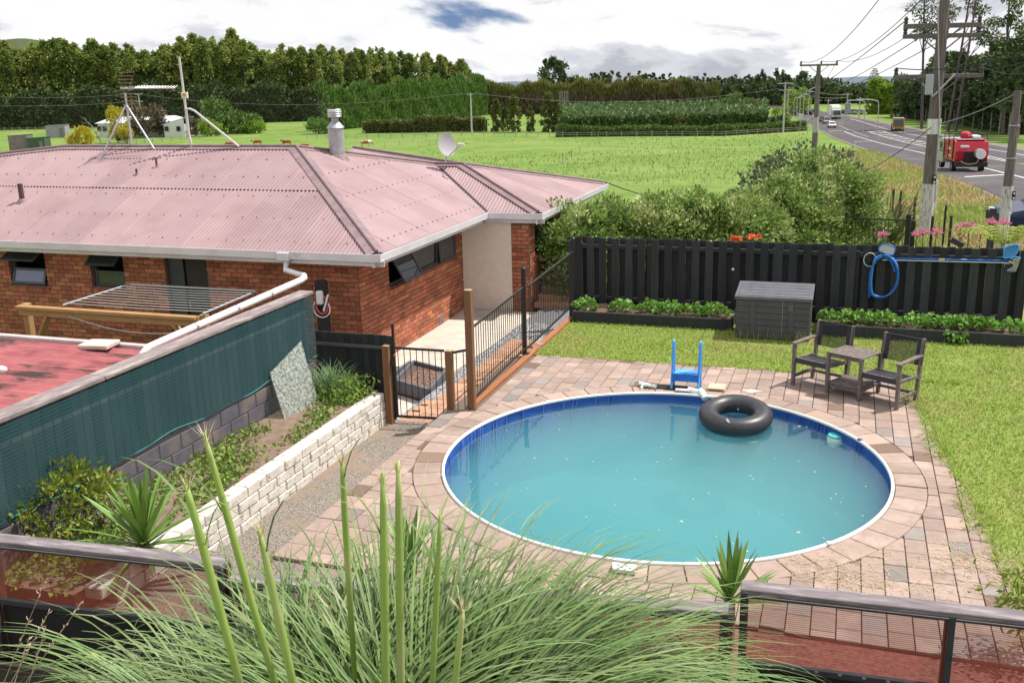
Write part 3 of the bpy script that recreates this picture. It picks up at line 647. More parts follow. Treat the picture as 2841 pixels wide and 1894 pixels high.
# ---- lawn
SOIL = M('lawn_soil', (.18, .235, .045), (.20, .23, .06), sc=2.5, rough=.95, c3=(.30, .22, .11), sc3=.9, lo3=.6, hi3=.72)
LAWN = [(-4.92, DY1 + .01), (DXR(DY1) + .01, DY1 + .01), (DXR(7.8) + .01, 7.8), (7.5, 7.8), (7.5, 21), (3.12, 21), (3.12, 19.0), (-4.92, 19.0)]
lawn = MB().prism(LAWN, -1.6, -.015).build('lawn', SOIL, kind='structure')
def inl(x, y): return ((x > DXR(y) - .03) | (y > DY1 - .02)) & (x > -4.9) & ((y < 17.98) | (x > 3.1)) & ~((x > -1.85) & (x < -.38) & (y > 17.4))
def grass(name, n, area, hh, w, cond, mat, z=-.015, lean=(.6, 1.4), dens=None):
    x = NR.uniform(area[0], area[1], n); y = NR.uniform(area[2], area[3], n); k = cond(x, y)
    if dens is not None: k &= NR.random(n) < dens(x, y)
    x, y = x[k], y[k]; m = len(x)
    V, F = blades(np.stack([x, y, np.full(m, z)], -1), NR.uniform(0, 6.28, m), NR.uniform(hh*.5, hh*1.3, m), NR.uniform(w*.7, w*1.3, m), NR.uniform(*lean, m), NR.uniform(.3, 1.4, m), seg=2)
    return MB().add(V, F).build(name, mat, kind='stuff')
GRA = M('lawn_grass', (.245, .355, .055), (.32, .415, .085), sc=1.3, rough=.7, rnd=.35, hue=.018, spec=.25, trans=.35, c3=(.38, .34, .13), sc3=.8, lo3=.52, hi3=.68)
def bald(x, y): return .25 + .75*np.clip(np.hypot((x + 1.0)/1.1, (y - 17.2)/.3), 0, 1)*np.clip(np.hypot((x - 1.9)/.35, (y - 16.8)/.6), 0, 1)
grass('lawn_grass', 170000, (-4.95, 4.8, 7.9, 19.5), .052, .0105, lambda x, y: inl(x, y) & (x < 1.5 + (19.5 - y)*.2 + 2.6), GRA, dens=bald)
# overhanging tufts on the paver edge
def edge(x, y): return (np.abs(x - DXR(y) - .02*np.sin(y*9)) < .10 + .06*np.sin(y*3.1)) & (y < DY1) | ((np.abs(y - DY1) < .05 + .05*np.sin(x*5)) & (x > -4.8))
grass('lawn_edge_grass', 60000, (-4.95, 2.1, 7.9, 15.8), .12, .009, edge, GRA, z=0., lean=(.2, 1.1))
# clippings
CL = M('dry_clippings', (.50, .41, .27), (.38, .29, .18), sc=5, rough=.9, rnd=.25)
def clippings(cx_, cy_, sx_, sy_, n):
    x = NR.normal(cx_, sx_, n); y = NR.normal(cy_, sy_, n); a = NR.uniform(0, 6.28, n); k = np.hypot(x - PX, y - PY) > PR + .08; x, y, a = x[k], y[k], a[k]; n = len(x); P = np.stack([x, y, np.full(n, .004)], -1)
    return blades(P, a, NR.uniform(.05, .13, n), NR.uniform(.006, .013, n), NR.uniform(.02, .35, n), NR.uniform(0, .5, n), seg=1)
mb = MB()
for (u, v, sx_, sy_, n) in ((2335, 1600, .22, .16, 330), (2735, 1568, .28, .2, 700), (2210, 1548, .2, .12, 140), (2560, 1640, .3, .12, 120), (2480, 1560, .4, .3, 120)): p = G(u, v); mb.add(*clippings(p[0], p[1], sx_, sy_, n))
mb.build('hedge_clippings', CL, kind='stuff')
MULCH = M('red_mulch', (.25, .10, .08), (.12, .045, .04), sc=22, rough=.95, bump=.06, bsc=40)
MB().prism([(-3.6, 6.5), (-.6, 6.98), (7.5, 7.4), (7.5, DY0), (-3.6, DY0)], -.9, -.035).build('mulch_strip', MULCH, kind='structure')
MB().prism([(-9, 5.95), (-4.6, 6.32), (-3.61, 6.48), (-3.61, DY0), (-9, DY0)], -.9, -.04).build('aggregate_apron', AGG, kind='structure')
# ------------------------------------------------------------------ walls and fences round the yard
BLK = M('painted_block', (.115, .108, .135), (.085, .08, .10), sc=6, rough=.85, bump=.02, bsc=50, c3=(.19, .15, .13), sc3=2.3, lo3=.5, hi3=.68)
WBLK = M('white_split_block', (.70, .66, .60), (.56, .51, .45), sc=7, rough=.9, bump=.10, bsc=16, c3=(.25, .20, .16), sc3=11, lo3=.56, hi3=.70)
# white block retaining wall
ww = thing('retaining_wall', 'low white split faced block retaining wall beside the aggregate path', 'wall', (-6.25, 10, -.25))
wzs = [-.27, -.145, -.02, .105]; wbm = {}
for k, z in enumerate(wzs):
    y = 6.6 - (.2 if k % 2 else 0)
    while y < 12.3:
        y1 = min(y + .39, 12.3)
        if y1 - y > .06:
            x1 = -6.17 + R.uniform(-.006, .006); MB().cbox(-6.36, x1, y + .003, y1 - .003, z, z + .121, .012).build('block', WBLK, ww)
        y += .396
# grey block wall under the shade-cloth fence
bw_ = thing('block_wall', 'dark grey painted concrete block wall below the green shade cloth', 'wall', (-7.4, 9.5, 0))
for k in range(4):
    y = 6.2 + (.2 if k % 2 else 0)
    while y < 12.45:
        y1 = min(y + .39, 12.45)
        if y1 - y > .05: MB().cbox(-7.52, -7.33, y + .004, y1 - .004, -.2 + k*.2 + .004, k*.2 - .004, .008).build('block', BLK, bw_)
        y += .4
MB().box(-7.51, -7.336, 6.2, 12.45, -.2, .598).build('mortar_core', M('block_joint', (.07, .065, .075)), bw_)
CAPW = M('weathered_timber', (.27, .225, .225), (.15, .12, .125), sc=6, rough=.9, bump=.05, bsc=14, stretch=(6, 1, 6), c3=(.36, .31, .30), sc3=3)
CAPX = M('weathered_timber_x', (.205, .175, .19), (.12, .10, .11), sc=6, rough=.85, bump=.05, bsc=14, stretch=(1, 6, 6), c3=(.30, .265, .275), sc3=3)
PAL = M('grey_paling', (.16, .145, .16), (.11, .10, .115), sc=4, rough=.9, rnd=.35, stretch=(1, 1, .2))
sfn = thing('shade_cloth_fence', 'paling fence on block wall covered in green shade cloth with weathered cap', 'fence', (-7.45, 9.5, .8))
y = 6.2
while y < 12.4: MB().cbox(-7.45, -7.43, y, y + .135 - .014, .55, 1.585, .003).build('paling', PAL, sfn); y += .135
MB().cbox(-7.56, -7.33, 6.15, 8.1, 1.59, 1.64, .008).build('cap', CAPW, sfn); MB().cbox(-7.56, -7.33, 8.105, 12.5, 1.59, 1.638, .008).build('cap', CAPW, sfn)
for y in (6.3, 7.4, 9.8, 12.2): MB().cbox(-7.56, -7.46, y - .05, y + .05, .5, 1.585).build('post', PAL, sfn)
for z in (.75, 1.45): MB().cbox(-7.49, -7.452, 6.2, 12.45, z - .04, z + .04).build('rail', PAL, sfn)
def cloth_mat(name, c, c2, dens, stripe, axis=2, sc=55.):
    m = bpy.data.materials.new(name); m.use_nodes = True; t = m.node_tree; n = t.nodes; L = t.links.new; b = n['Principled BSDF']; b.inputs['Roughness'].default_value = .6; b.inputs['Specular IOR Level'].default_value = .2
    g = n.new('ShaderNodeNewGeometry'); sp = n.new('ShaderNodeSeparateXYZ'); L(g.outputs['Position'], sp.inputs[0])
    def w(o, f, ph=0.):
        q = n.new('ShaderNodeMath'); q.operation = 'MULTIPLY'; q.inputs[1].default_value = f; L(o, q.inputs[0]); s_ = n.new('ShaderNodeMath'); s_.operation = 'SINE'; L(q.outputs[0], s_.inputs[0]); return s_.outputs[0]
    wv = w(sp.outputs[axis], sc*6.283)
    mr = n.new('ShaderNodeMapRange'); mr.inputs[1].default_value = -1; mr.inputs[2].default_value = 1; mr.inputs[3].default_value = 1 - dens - stripe; mr.inputs[4].default_value = 1 - dens + stripe; L(wv, mr.inputs[0])
    ns = n.new('ShaderNodeTexNoise'); ns.inputs['Scale'].default_value = 3.; ns.inputs['Detail'].default_value = 5; L(g.outputs['Position'], ns.inputs['Vector'])
    mx_ = n.new('ShaderNodeMix'); mx_.data_type = 'RGBA'; mx_.inputs[6].default_value = (*c, 1); mx_.inputs[7].default_value = (*c2, 1); L(ns.outputs[0], mx_.inputs[0]); L(mx_.outputs[2], b.inputs['Base Color'])
    tl = n.new('ShaderNodeBsdfTranslucent'); L(mx_.outputs[2], tl.inputs[0]); m0 = n.new('ShaderNodeMixShader'); m0.inputs[0].default_value = .35; L(b.outputs[0], m0.inputs[1]); L(tl.outputs[0], m0.inputs[2])
    tr = n.new('ShaderNodeBsdfTransparent'); ms = n.new('ShaderNodeMixShader'); L(mr.outputs[0], ms.inputs[0]); L(m0.outputs[0], ms.inputs[1]); L(tr.outputs[0], ms.inputs[2]); L(ms.outputs[0], n['Material Output'].inputs[0]); return m
GCLO = cloth_mat('green_shade_cloth', (.030, .098, .112), (.045, .135, .15), .66, .22, 2, 26.)
mb = MB(); ys = np.linspace(6.2, 12.45, 85); zs_ = np.linspace(0, 1, 7); V = []
for a in ys:
    zb = .66 + .022*math.sin(a*2.3) + .015*math.sin(a*5.7)
    for q in zs_: V.append((-7.312 + .012*math.sin(a*3.3 + q*2)*(1 - q) + .006*math.sin(a*11)*(1 - q), a, zb + (1.575 - zb)*q))
i, j = np.meshgrid(np.arange(84), np.arange(6), indexing='ij'); a = i*7 + j; mb.add(V, np.stack([a, a + 7, a + 8, a + 1], -1).reshape(-1, 4)); mb.build('shade_cloth', GCLO, sfn, smooth=True)
mb = MB(); mb.tube([(-7.315, a, .66 + .022*math.sin(a*2.3) + .015*math.sin(a*5.7)) for a in ys], .006, 5); mb.build('cloth_hem', M('green_hem', (.03, .26, .24)), sfn)
# garden bed behind the white wall
BED = M('bed_soil', (.24, .17, .125), (.16, .11, .08), sc=9, rough=.95, bump=.05, bsc=30)
MB().prism([(-7.32, 6.25), (-6.37, 6.3), (-6.37, 12.5), (-7.32, 12.5)], -.6, .19).build('garden_bed', BED, kind='structure')
# small black fence by the gate
DKF = M('black_stain', (.036, .038, .042), (.023, .025, .028), sc=3, rough=.8, bump=.02, bsc=20, stretch=(6, 6, .6), rnd=.4, c3=(.055, .055, .055), sc3=8, lo3=.62, hi3=.72)
sf_ = thing('paling_fence', 'short black paling fence between the block wall and the gate', 'fence', (-6.85, 12.6, 0)); x = -7.42
while x < -6.24: MB().cbox(x, x + .093, 12.6, 12.618, -.45, 1.0 + R.uniform(-.006, .006), .003).build('paling', DKF, sf_); x += .098
MB().cbox(-7.42, -6.2, 12.55, 12.598, .80, .845, .004).build('rail', M('rail_grey', (.10, .10, .11), (.07, .07, .075), sc=5, stretch=(1, 6, 6)), sf_); MB().cbox(-7.42, -6.2, 12.56, 12.597, .0, .08, .004).build('rail', DKF, sf_)
# gate posts, gate, pool fence
TPO = M('tanned_pine', (.235, .115, .055), (.155, .075, .037), sc=4, rough=.8, stretch=(6, 6, .6), bump=.015, bsc=12)
for (x, y, z0, z1, w, lb) in ((-6.12, 12.33, -.35, .93, .1, 'thin brown timber gate post at the end of the white block wall'), (-5.22, 12.50, -.3, .87, .1, 'short brown timber post in the middle of the gate'), (-4.92, 12.56, -.3, 1.75, .105, 'tall brown timber post at the start of the long pool fence')):
    t_ = thing('gate_post', lb, 'post', (x, y, z0), 'timber gate posts'); MB().cbox(x - w/2, x + w/2, y - w/2, y + w/2, z0, z1, .008).build('post', TPO, t_); MB().add([(x - w/2, y - w/2, z1 + .001), (x + w/2, y - w/2, z1 + .001), (x + w/2, y + w/2, z1 + .001), (x - w/2, y + w/2, z1 + .001), (x, y, z1 + .012)], [[0, 1, 4], [1, 2, 4], [2, 3, 4], [3, 0, 4]]).build('post_top', M('pine_end', (.36, .25, .15)), t_)
def bars(th, a, b, zb0, zb1, zt0, zt1, n, over=.0, post=None):
    a, b = np.array(a), np.array(b)
    MB().beam((*a, zt0), (*b, zt1), .024, .034, .003).build('top_rail', BLACKM, th); MB().beam((*a, zb0), (*b, zb1), .024, .034, .003).build('bottom_rail', BLACKM, th)
    for k in range(n):
        t = (k + .5)/n; q = a + (b - a)*t; MB().tube([(*q, zb0 + (zb1 - zb0)*t), (*q, zt0 + (zt1 - zt0)*t)], .0062, 6, False).build('bar', BLACKM, th)
gt = thing('pool_gate', 'narrow black metal bar gate between two brown timber posts', 'gate', (-5.65, 12.42, -.3)); bars(gt, (-6.02, 12.40), (-5.28, 12.47), -.15, -.15, .885, .87, 8)
MB().cbox(-6.05, -6.015, 12.38, 12.415, -.17, 1.2, .004).build('latch_post', BLACKM, gt); MB().tube([(-6.033, 12.397, 1.2), (-6.033, 12.397, 1.24)], .024, 8).build('post_cap', BLACKM, gt); MB().cbox(-6.07, -6.01, 12.34, 12.378, .62, .74, .008).build('latch', M('latch_black', (.03, .03, .03)), gt); MB().cbox(-6.02, -5.99, 12.34, 12.378, .76, .8, .006).build('latch_lever', M('orange_plastic', (.5, .12, .04)), gt)
fp0 = thing('pool_fence', 'short black bar fence panel beside the gate between two timber posts', 'fence', (-5.07, 12.53, -.2), 'black pool fence panels'); bars(fp0, (-5.17, 12.51), (-4.97, 12.55), -.2, -.2, .84, .88, 2)
for (y0, y1, zb, zt_, n, lb) in ((12.64, 15.42, (.07, .13), (1.13, 1.19), 26, 'long black bar pool fence panel nearest the timber post'), (15.50, 18.6, (.14, .19), (1.19, 1.25), 28, 'long black bar pool fence panel reaching the dark board fence')):
    th = thing('pool_fence', lb, 'fence', (-5.0, y0, 0), 'black pool fence panels'); bars(th, (-4.99, y0), (-5.04, y1), zb[0], zb[1], zt_[0], zt_[1], n)
    MB().cbox(-5.085, -5.02, y1 + .005, y1 + .07, -.05, 1.48, .006).build('post', BLACKM, th); MB().lathe([(.05, 1.481), (.05, 1.51), (.03, 1.53), (.03, 1.55), (0.001, 1.56)], (-5.052, y1 + .038, 0), 10).build('post_cap', BLACKM, th); MB().cbox(-5.12, -4.98, y1 - .03, y1 + .105, .028, .04, .003).build('base_plate', BLACKM, th)
# long dark board-on-board fence and planters
df = thing('board_fence', 'long black board fence behind the lawn with boards on both sides', 'fence', (-1, 19, 0)); x = -5.12; k = 0
while x < 3.0:
    zt_ = 1.48 + R.uniform(-.012, .012); lean = R.uniform(-.006, .006)
    MB().beam((x + .075, 18.972 + 0*lean, -.5), (x + .075 + lean, 18.972, zt_), .148, .02, .003, up=(0, 1, 0)).build('board', DKF, df)
    if x + .28 < 3.02: MB().beam((x + .205, 19.09, -.5), (x + .205 - lean, 19.09, zt_ - .005), .148, .02, .003, up=(0, 1, 0)).build('board', DKF, df)
    x += .26 + R.uniform(-.004, .004); k += 1
for z in (.25, 1.30): MB().cbox(-5.12, 3.0, 18.99, 19.075, z - .04, z + .04, .004).build('rail', DKF, df)
for x in (-5.0, -3.6, -1.2, .25, 2.98): MB().cbox(x - .05, x + .05, 18.985, 19.085, -.6, 1.37, .004).build('post', DKF, df)
MB().cbox(2.99, 3.01, 18.96, 19.12, -.4, 1.47, .003).build('end_board', DKF, df); MB().cbox(-5.22, -5.13, 18.93, 19.04, -.5, 1.42, .005).build('end_post', DKF, df)
MB().cbox(-2.0, -1.955, 18.955, 18.96, .93, .975, .002).build('label_plate', WHITE, df)
PSOIL = M('planter_soil', (.17, .11, .075), (.09, .06, .04), sc=20, rough=.95, bump=.08, bsc=30)
for x0, x1, lb in ((-4.9, -1.86, 'left black timber planter of strawberries at the foot of the fence'), (-.36, 3.05, 'right black timber planter of strawberries at the foot of the fence')):
    pt = thing('planter_box', lb, 'planter', (x0, 18.2, 0), 'strawberry planters'); MB().cbox(x0, x1, 17.98, 18.03, -.15, .2, .006).build('front_board', DKF, pt); MB().cbox(x0, x0 + .045, 18.031, 18.955, -.15, .198, .006).build('end_board', DKF, pt); MB().cbox(x1 - .045, x1, 18.031, 18.955, -.15, .198, .006).build('end_board', DKF, pt); MB().box(x0 + .046, x1 - .046, 18.032, 18.955, -.2, .15).build('soil', PSOIL, pt)
STRB = M('strawberry_leaf', (.14, .30, .045), (.22, .40, .08), sc=30, rough=.5, rnd=.3, hue=.015, trans=.25)
STRD = M('dead_leaf', (.34, .20, .09), rnd=.3)
def strawberry(x, y, r, h, lb):
    t_ = thing('strawberry_plant', lb, 'strawberry plant', (x, y, .15), 'strawberry plants'); n = int(170*r/.2)
    a = NR.uniform(0, 6.28, n); q = r*np.sqrt(NR.random(n)); P = np.stack([x + q*np.cos(a)*1.1, y + q*np.sin(a)*.8, .15 + h*(1 - .55*(q/r)**2)*NR.uniform(.55, 1.05, n)], -1)
    d = np.stack([np.cos(a), np.sin(a), NR.uniform(-.3, .5, n)], -1); MB().add(*diamonds(P, d, .085, .07, jit=.45)).build('leaves', STRB, t_)
    m = 14; a = NR.uniform(0, 6.28, m); P = np.stack([x + 0*a, y + 0*a, np.full(m, .15)], -1); MB().add(*blades(P, a, r*1.1, .006, 1.1, .8, 3)).build('stems', STRB, t_)
for k, (x, r) in enumerate(((-4.72, .2), (-4.0, .2), (-3.45, .2), (-3.05, .22), (-2.6, .17), (-2.2, .22), (-.2, .12), (.12, .16), (.45, .2), (.75, .23), (1.28, .23), (1.6, .2), (1.9, .22), (2.2, .22), (2.45, .17), (2.85, .18))):
    strawberry(x, 18.3 + R.uniform(0, .12), r, .24, 'leafy green strawberry plant in the %s planter, number %s from the left' % ('left' if x < -1 else 'right', ('one', 'two', 'three', 'four', 'five', 'six', 'seven', 'eight', 'nine', 'ten')[k if x < -1 else k - 6]))
tag(MB().add(*diamonds(np.stack([NR.uniform(1.72, 2.1, 60), NR.uniform(17.9, 17.98, 60), NR.uniform(.05, .22, 60)], -1), np.tile([0, -.6, -.4], (60, 1)), .08, .06)).build('trailing_runner', STRB), 'strawberry runners trailing over the edge of the right planter', 'plant')
# storage box
PLG = M('grey_plastic', (.082, .082, .095), (.068, .068, .08), sc=4, rough=.6)
PLG2 = M('grey_plastic_lid', (.12, .12, .14), (.09, .09, .105), sc=5, rough=.55, c3=(.3, .3, .32), sc3=4, lo3=.68, hi3=.75)
bx_ = thing('storage_box', 'grey plastic garden storage box against the dark fence', 'storage box', (-1.1, 17.9, 0)); x0, x1, y0, y1 = -1.77, -.45, 17.5, 18.33
MB().cbox(x0 + .02, x1 - .02, y0 + .02, y1, -.02, .70, .01).build('body', PLG, bx_)
for k in range(6): MB().cbox(x0 + .03, x1 - .03, y0 + .005, y0 + .022, .005 + k*.115, .112 + k*.115, .006).build('front_plank', PLG, bx_)
MB().cbox(x0 + .27, x0 + .36, y0 - .008, y0 + .006, .0, .69, .006).build('door_stile', PLG, bx_); MB().cbox(x1 - .39, x1 - .30, y0 - .008, y0 + .006, .0, .69, .006).build('door_stile', PLG, bx_); MB().cbox(x1 - .50, x1 - .49, y0 - .004, y0 + .007, .0, .69, .002).build('door_gap', M('gap_pale', (.25, .25, .27)), bx_); MB().cbox(x1 - .40, x1 - .31, y0 - .016, y0 - .006, .52, .64, .006).build('latch', PLG2, bx_)
mb = MB(); mb.extr([(x0 - .005, y0 - .02, .70), (x0 - .005, y1 + .02, .82), (x0 - .005, y1 + .02, .86), (x0 - .005, y0 - .02, .755)], (x1 - x0 + .01, 0, 0)); lid = mb.build('lid', PLG2, bx_)
for k in range(5): y = y0 + .03 + k*.16; z = .757 + (y - y0 + .02)*.1208; MB().extr([(x0 + .05, y, z), (x0 + .05, y + .145, z + .0175), (x0 + .05, y + .145, z + .0235), (x0 + .05, y, z + .006)], (x1 - x0 - .1, 0, 0)).build('lid_plank', PLG2, lid)
# pool pole, nets, hose on the fence
BLU = M('blue_plastic', (.02, .16, .58), (.015, .12, .48), sc=9, rough=.35)
BLUL = M('light_blue_plastic', (.09, .36, .80), rough=.35)
YF = 18.94
def fy(u, v, y=YF): return onY(u, v, y)
c8 = lambda x, y: (2350 + x/4.48, 600 + y/4.48)
pole_ = thing('telescopic_pole', 'blue telescopic pool pole hung level along the black fence', 'pole', fy(*c8(1200, 540)))
a, b = fy(*c8(450, 523)), fy(*c8(2010, 553)); MB().tube([a, b], .016, 10).build('tube', BLU, pole_, smooth=True); m_ = a + (b - a)*.475; dd = (b - a)/np.linalg.norm(b - a)
MB().tube([m_ - dd*.05, m_ + dd*.05], .021, 10).build('clamp', M('cream_plastic', (.55, .48, .32)), pole_); a2, b2 = fy(*c8(440, 543)), fy(*c8(2030, 580)); MB().tube([a2, b2], .010, 8).build('inner_tube', ALUM, pole_); MB().tube([b2, b2 + (.0, 0, -.02), fy(*c8(1955, 590)), fy(*c8(1955, 620))], .007, 6).build('hook', STEEL, pole_)
hs = thing('pool_hose', 'coiled blue ribbed pool hose hanging on the black fence', 'hose', fy(*c8(450, 480), YF))
pts = [(440, 490), (370, 520), (320, 620), (285, 760), (275, 880), (275, 1005)]; H1 = [fy(*c8(*q), YF - .03) for q in pts]
loop = [(440, 480), (350, 530), (310, 700), (300, 850), (320, 960), (400, 1000), (500, 985), (590, 900), (630, 780), (625, 640), (580, 540), (500, 495), (450, 488)]; H2 = [fy(*c8(*q), YF - .06 - .002*i) for i, q in enumerate(loop)]
pts3 = [(470, 500), (540, 560), (580, 640), (590, 690)]; H3 = [fy(*c8(*q), YF - .03) for q in pts3]
loop4 = [(440, 500), (340, 570), (290, 720), (285, 860)]; H4 = [fy(*c8(*q), YF - .10) for q in loop4] + [fy(*c8(*q), YF - .10) for q in ((310, 975), (420, 1005), (540, 960), (610, 850), (635, 720), (600, 590), (520, 500), (460, 480))]
def smooth(P, k=10):
    P = np.array(P); n = len(P); out = []
    for i in range(n - 1):
        p0, p1, p2, p3 = P[max(i - 1, 0)], P[i], P[i + 1], P[min(i + 2, n - 1)]
        for t in np.linspace(0, 1, k, endpoint=False): out.append(.5*((2*p1) + (p2 - p0)*t + (2*p0 - 5*p1 + 4*p2 - p3)*t*t + (3*p1 - p0 - 3*p2 + p3)*t**3))
    return np.array(out + [P[-1]])
for H_ in (H1, H2, H3, H4):
    Q = smooth(H_, 22); MB().tube(Q, .019*(1 + .12*np.sin(np.arange(len(Q))*2.1)), 8).build('coil', BLU if H_ is not H2 else BLUL, hs, smooth=True)
def net(nm, lb, outline, col_, meshc, y, bag=.02):
    t_ = thing(nm, lb, 'pool net', fy(*c8(*outline[0]), y)); P = [fy(*c8(*q), y) for q in outline]; P = smooth(P + [P[0]], 4)
    MB().tube(P, .011, 7).build('hoop', col_, t_, smooth=True); c = P.mean(0) + (0, bag, 0); n = len(P); MB().add(np.concatenate([P, [c]]), np.array([[i, (i + 1) % n, n] for i in range(n)])).build('mesh', meshc, t_, smooth=True); return t_
net('leaf_net', 'flat white skimmer net with blue rim above the coiled hose', [(400, 440), (395, 395), (450, 345), (560, 365), (600, 400), (585, 460), (550, 485)], BLU, M('white_mesh', (.55, .55, .58), (.45, .45, .5), sc=60), 18.90)
nb = net('leaf_net', 'bright blue leaf net at the right end of the hanging pole', [(1950, 480), (1965, 390), (2090, 350), (2135, 370), (2120, 440), (2060, 500), (1955, 520)], BLUL, M('blue_mesh', (.07, .30, .60), (.05, .24, .5), sc=60), 18.90, .06)
bt = thing('pool_brush', 'grey vacuum head hanging below the blue net on the fence', 'vacuum head', fy(*c8(2080, 600)))
P = [fy(*c8(*q), 18.90) for q in ((2050, 530), (2150, 520), (2120, 620), (2090, 680), (1990, 670), (2060, 620))]; MB().extr(P, (0, -.05, 0)).build('head', M('grey_vinyl', (.34, .33, .28), (.22, .22, .2), sc=20), bt)
MB().tube(smooth([fy(*c8(*q), 18.87) for q in ((2030, 530), (2080, 505), (2160, 515))]), .012, 6).build('rim', BLUL, bt); MB().tube(smooth([fy(*c8(*q), 18.87) for q in ((1985, 680), (2050, 692), (2110, 680))]), .010, 6).build('rim', BLU, bt); MB().tube([fy(*c8(2010, 560), 18.88), fy(*c8(2070, 585), 18.86)], .018, 8).build('socket', M('cream_plastic2', (.5, .45, .33)), bt)
wh = thing('valve_wheel', 'round black and white wheel hanging beside the coiled hose', 'wheel', fy(*c8(285, 540))); c = fy(*c8(285, 540), 18.93); r_ = .125
MB().tube([c + (r_*.85*math.cos(q), 0, r_*math.sin(q)) for q in np.linspace(0, 6.283, 25)], .009, 6, False).build('ring', M('white_ring', (.6, .6, .6)), wh)
for q in (.5, 1.55, 2.6): MB().tube([c + (r_*.8*math.cos(q), -.004, r_*.95*math.sin(q)), c - (r_*.8*math.cos(q), .004, r_*.95*math.sin(q))], .007, 5).build('spoke', M('dark_plastic', (.03, .03, .03)), wh)
# ---- glass pane leaning on the wall
gp = G(*(1820/2.351, 600 + 1300/2.351), .2)
TOUGH = bpy.data.materials.new('mottled_glass'); TOUGH.use_nodes = True
def _tg(m):
    t = m.node_tree; n = t.nodes; L = t.links.new; b = n['Principled BSDF']; b.inputs['Base Color'].default_value = (.50, .52, .48, 1); b.inputs['Roughness'].default_value = .25
    g = n.new('ShaderNodeNewGeometry'); ns = n.new('ShaderNodeTexNoise'); ns.inputs['Scale'].default_value = 26; ns.inputs['Detail'].default_value = 7; L(g.outputs['Position'], ns.inputs['Vector']); mr = n.new('ShaderNodeMapRange'); mr.inputs[1].default_value = .42; mr.inputs[2].default_value = .62; mr.inputs[3].default_value = .8; mr.inputs[4].default_value = .35; L(ns.outputs[0], mr.inputs[0])
    tr = n.new('ShaderNodeBsdfTransparent'); tr.inputs[0].default_value = (.8, .86, .82, 1); ms = n.new('ShaderNodeMixShader'); L(mr.outputs[0], ms.inputs[0]); L(b.outputs[0], ms.inputs[1]); L(tr.outputs[0], ms.inputs[2]); L(ms.outputs[0], n['Material Output'].inputs[0])
_tg(TOUGH)
tag(MB().extr([(-7.05, 11.0, .18), (-6.95, 11.75, .18), (-7.28, 11.95, 1.02), (-7.30, 11.13, .78)], (.012, 0, .004)).build('glass_sheet', TOUGH), 'mottled glass sheet leaning against the block wall', 'glass sheet')
# ---- red shed roof, with slab and pipe
REDR = M('red_roof_paint', (.40, .13, .135), (.30, .08, .09), sc=4, rough=.6, c3=(.06, .035, .03), sc3=2.2, lo3=.52, hi3=.66, stretch=(.5, 1.8, 1), det=10., spec=.3)
sh = thing('garden_shed', 'low shed with mossy red ribbed roof behind the shade cloth fence', 'shed', (-10.5, 9, -.9))
def rib(y):
    u = (y % .3)/.3; return .06*max(0, min(1, min((u - .1)/.08, (.4 - u)/.08)))
ys = []; y = 4.6
while y < 12.3:
    for o in (.03, .054, .096, .12, .2, .299): ys.append(y + o)
    y += .3
V = []; zr = lambda y: .60 + (12.3 - y)*.03
for y in ys: z = zr(y) + rib(y); V += [(-16, y, z - .0), (-7.6, y, z)]
n_ = len(ys); b_ = np.arange(n_ - 1)*2; MB().add(V, np.stack([b_, b_ + 1, b_ + 3, b_ + 2], -1)).build('roof', REDR, sh)
MB().box(-15.8, -7.75, 4.7, 12.1, -1.6, .52).build('walls', M('shed_wall', (.2, .19, .18)), sh); MB().cbox(-16, -7.6, 12.3, 12.42, .52, .66, .01).build('barge_flashing', M('pale_flashing', (.50, .47, .46), (.40, .36, .36), sc=4), sh)
tag(MB().cbox(-.25, .25, -.2, .2, -.035, .035, .012).build('stone_slab', CONC), 'flat grey paving slab lying on the red shed roof', 'slab'); bpy.data.objects['stone_slab'].location = tuple(G(275, 955, .7) + (0, 0, .0)); bpy.data.objects['stone_slab'].rotation_euler = (0, 0, .15)
q = G(5, 1035, .72); MB_ = MB().tube([q + (-.6, .1, .05), q + (.05, 0, .05)], .055, 12).build('pipe_offcut', PVC, smooth=True); tag(MB_, 'short white plastic pipe lying on the red shed roof', 'pipe')
# ---- clothes line
cl = thing('clothes_line', 'fold down clothes line on a yellow pine frame before the brick wall', 'clothes line', (-12, 13.3, -.6))
PINE = M('yellow_pine', (.42, .255, .105), (.34, .19, .075), sc=3, rough=.75, stretch=(1, 6, 6))
MB().cbox(-13.72, -9.98, 13.28, 13.34, .74, .92, .006).build('beam', PINE, cl); MB().cbox(-13.72, -10.0, 13.22, 13.278, .86, .915, .004).build('batten', PINE, cl)
for x in (-13.70, -10.0): MB().cbox(x, x + .12, 13.345, 13.465, -.6, .93, .006).build('post', PINE, cl)
MB().beam((-13.45, 13.32, .18), (-13.1, 13.32, .76), .05, .14, .004, up=(0, 1, 0)).build('brace', PINE, cl); MB().beam((-10.15, 13.32, .35), (-10.5, 13.32, .76), .05, .12, .004, up=(0, 1, 0)).build('brace', PINE, cl)
fz = .96
for a, b in (((-12.75, 13.32, fz), (-12.6, 14.85, fz + .06)), ((-9.9, 13.32, fz), (-9.85, 14.85, fz + .06)), ((-12.6, 14.85, fz + .06), (-9.85, 14.85, fz + .06))): MB().tube([a, b], .02, 8).build('frame_tube', STEEL, cl)
for k in range(9): y = 13.42 + k*.155; MB().tube([(-12.74 + .015*k, y, fz + .015 + .006*k), (-11.3, y, fz - .0 + .006*k), (-9.88, y, fz + .015 + .006*k)], .006, 5).build('line', ALUM, cl)
MB().tube(smooth([(-12.6, 13.26, .78), (-11.6, 13.25, .60), (-10.6, 13.25, .6), (-10.2, 13.26, .72)]), .01, 6).build('slack_rope', M('rope', (.5, .47, .42)), cl)
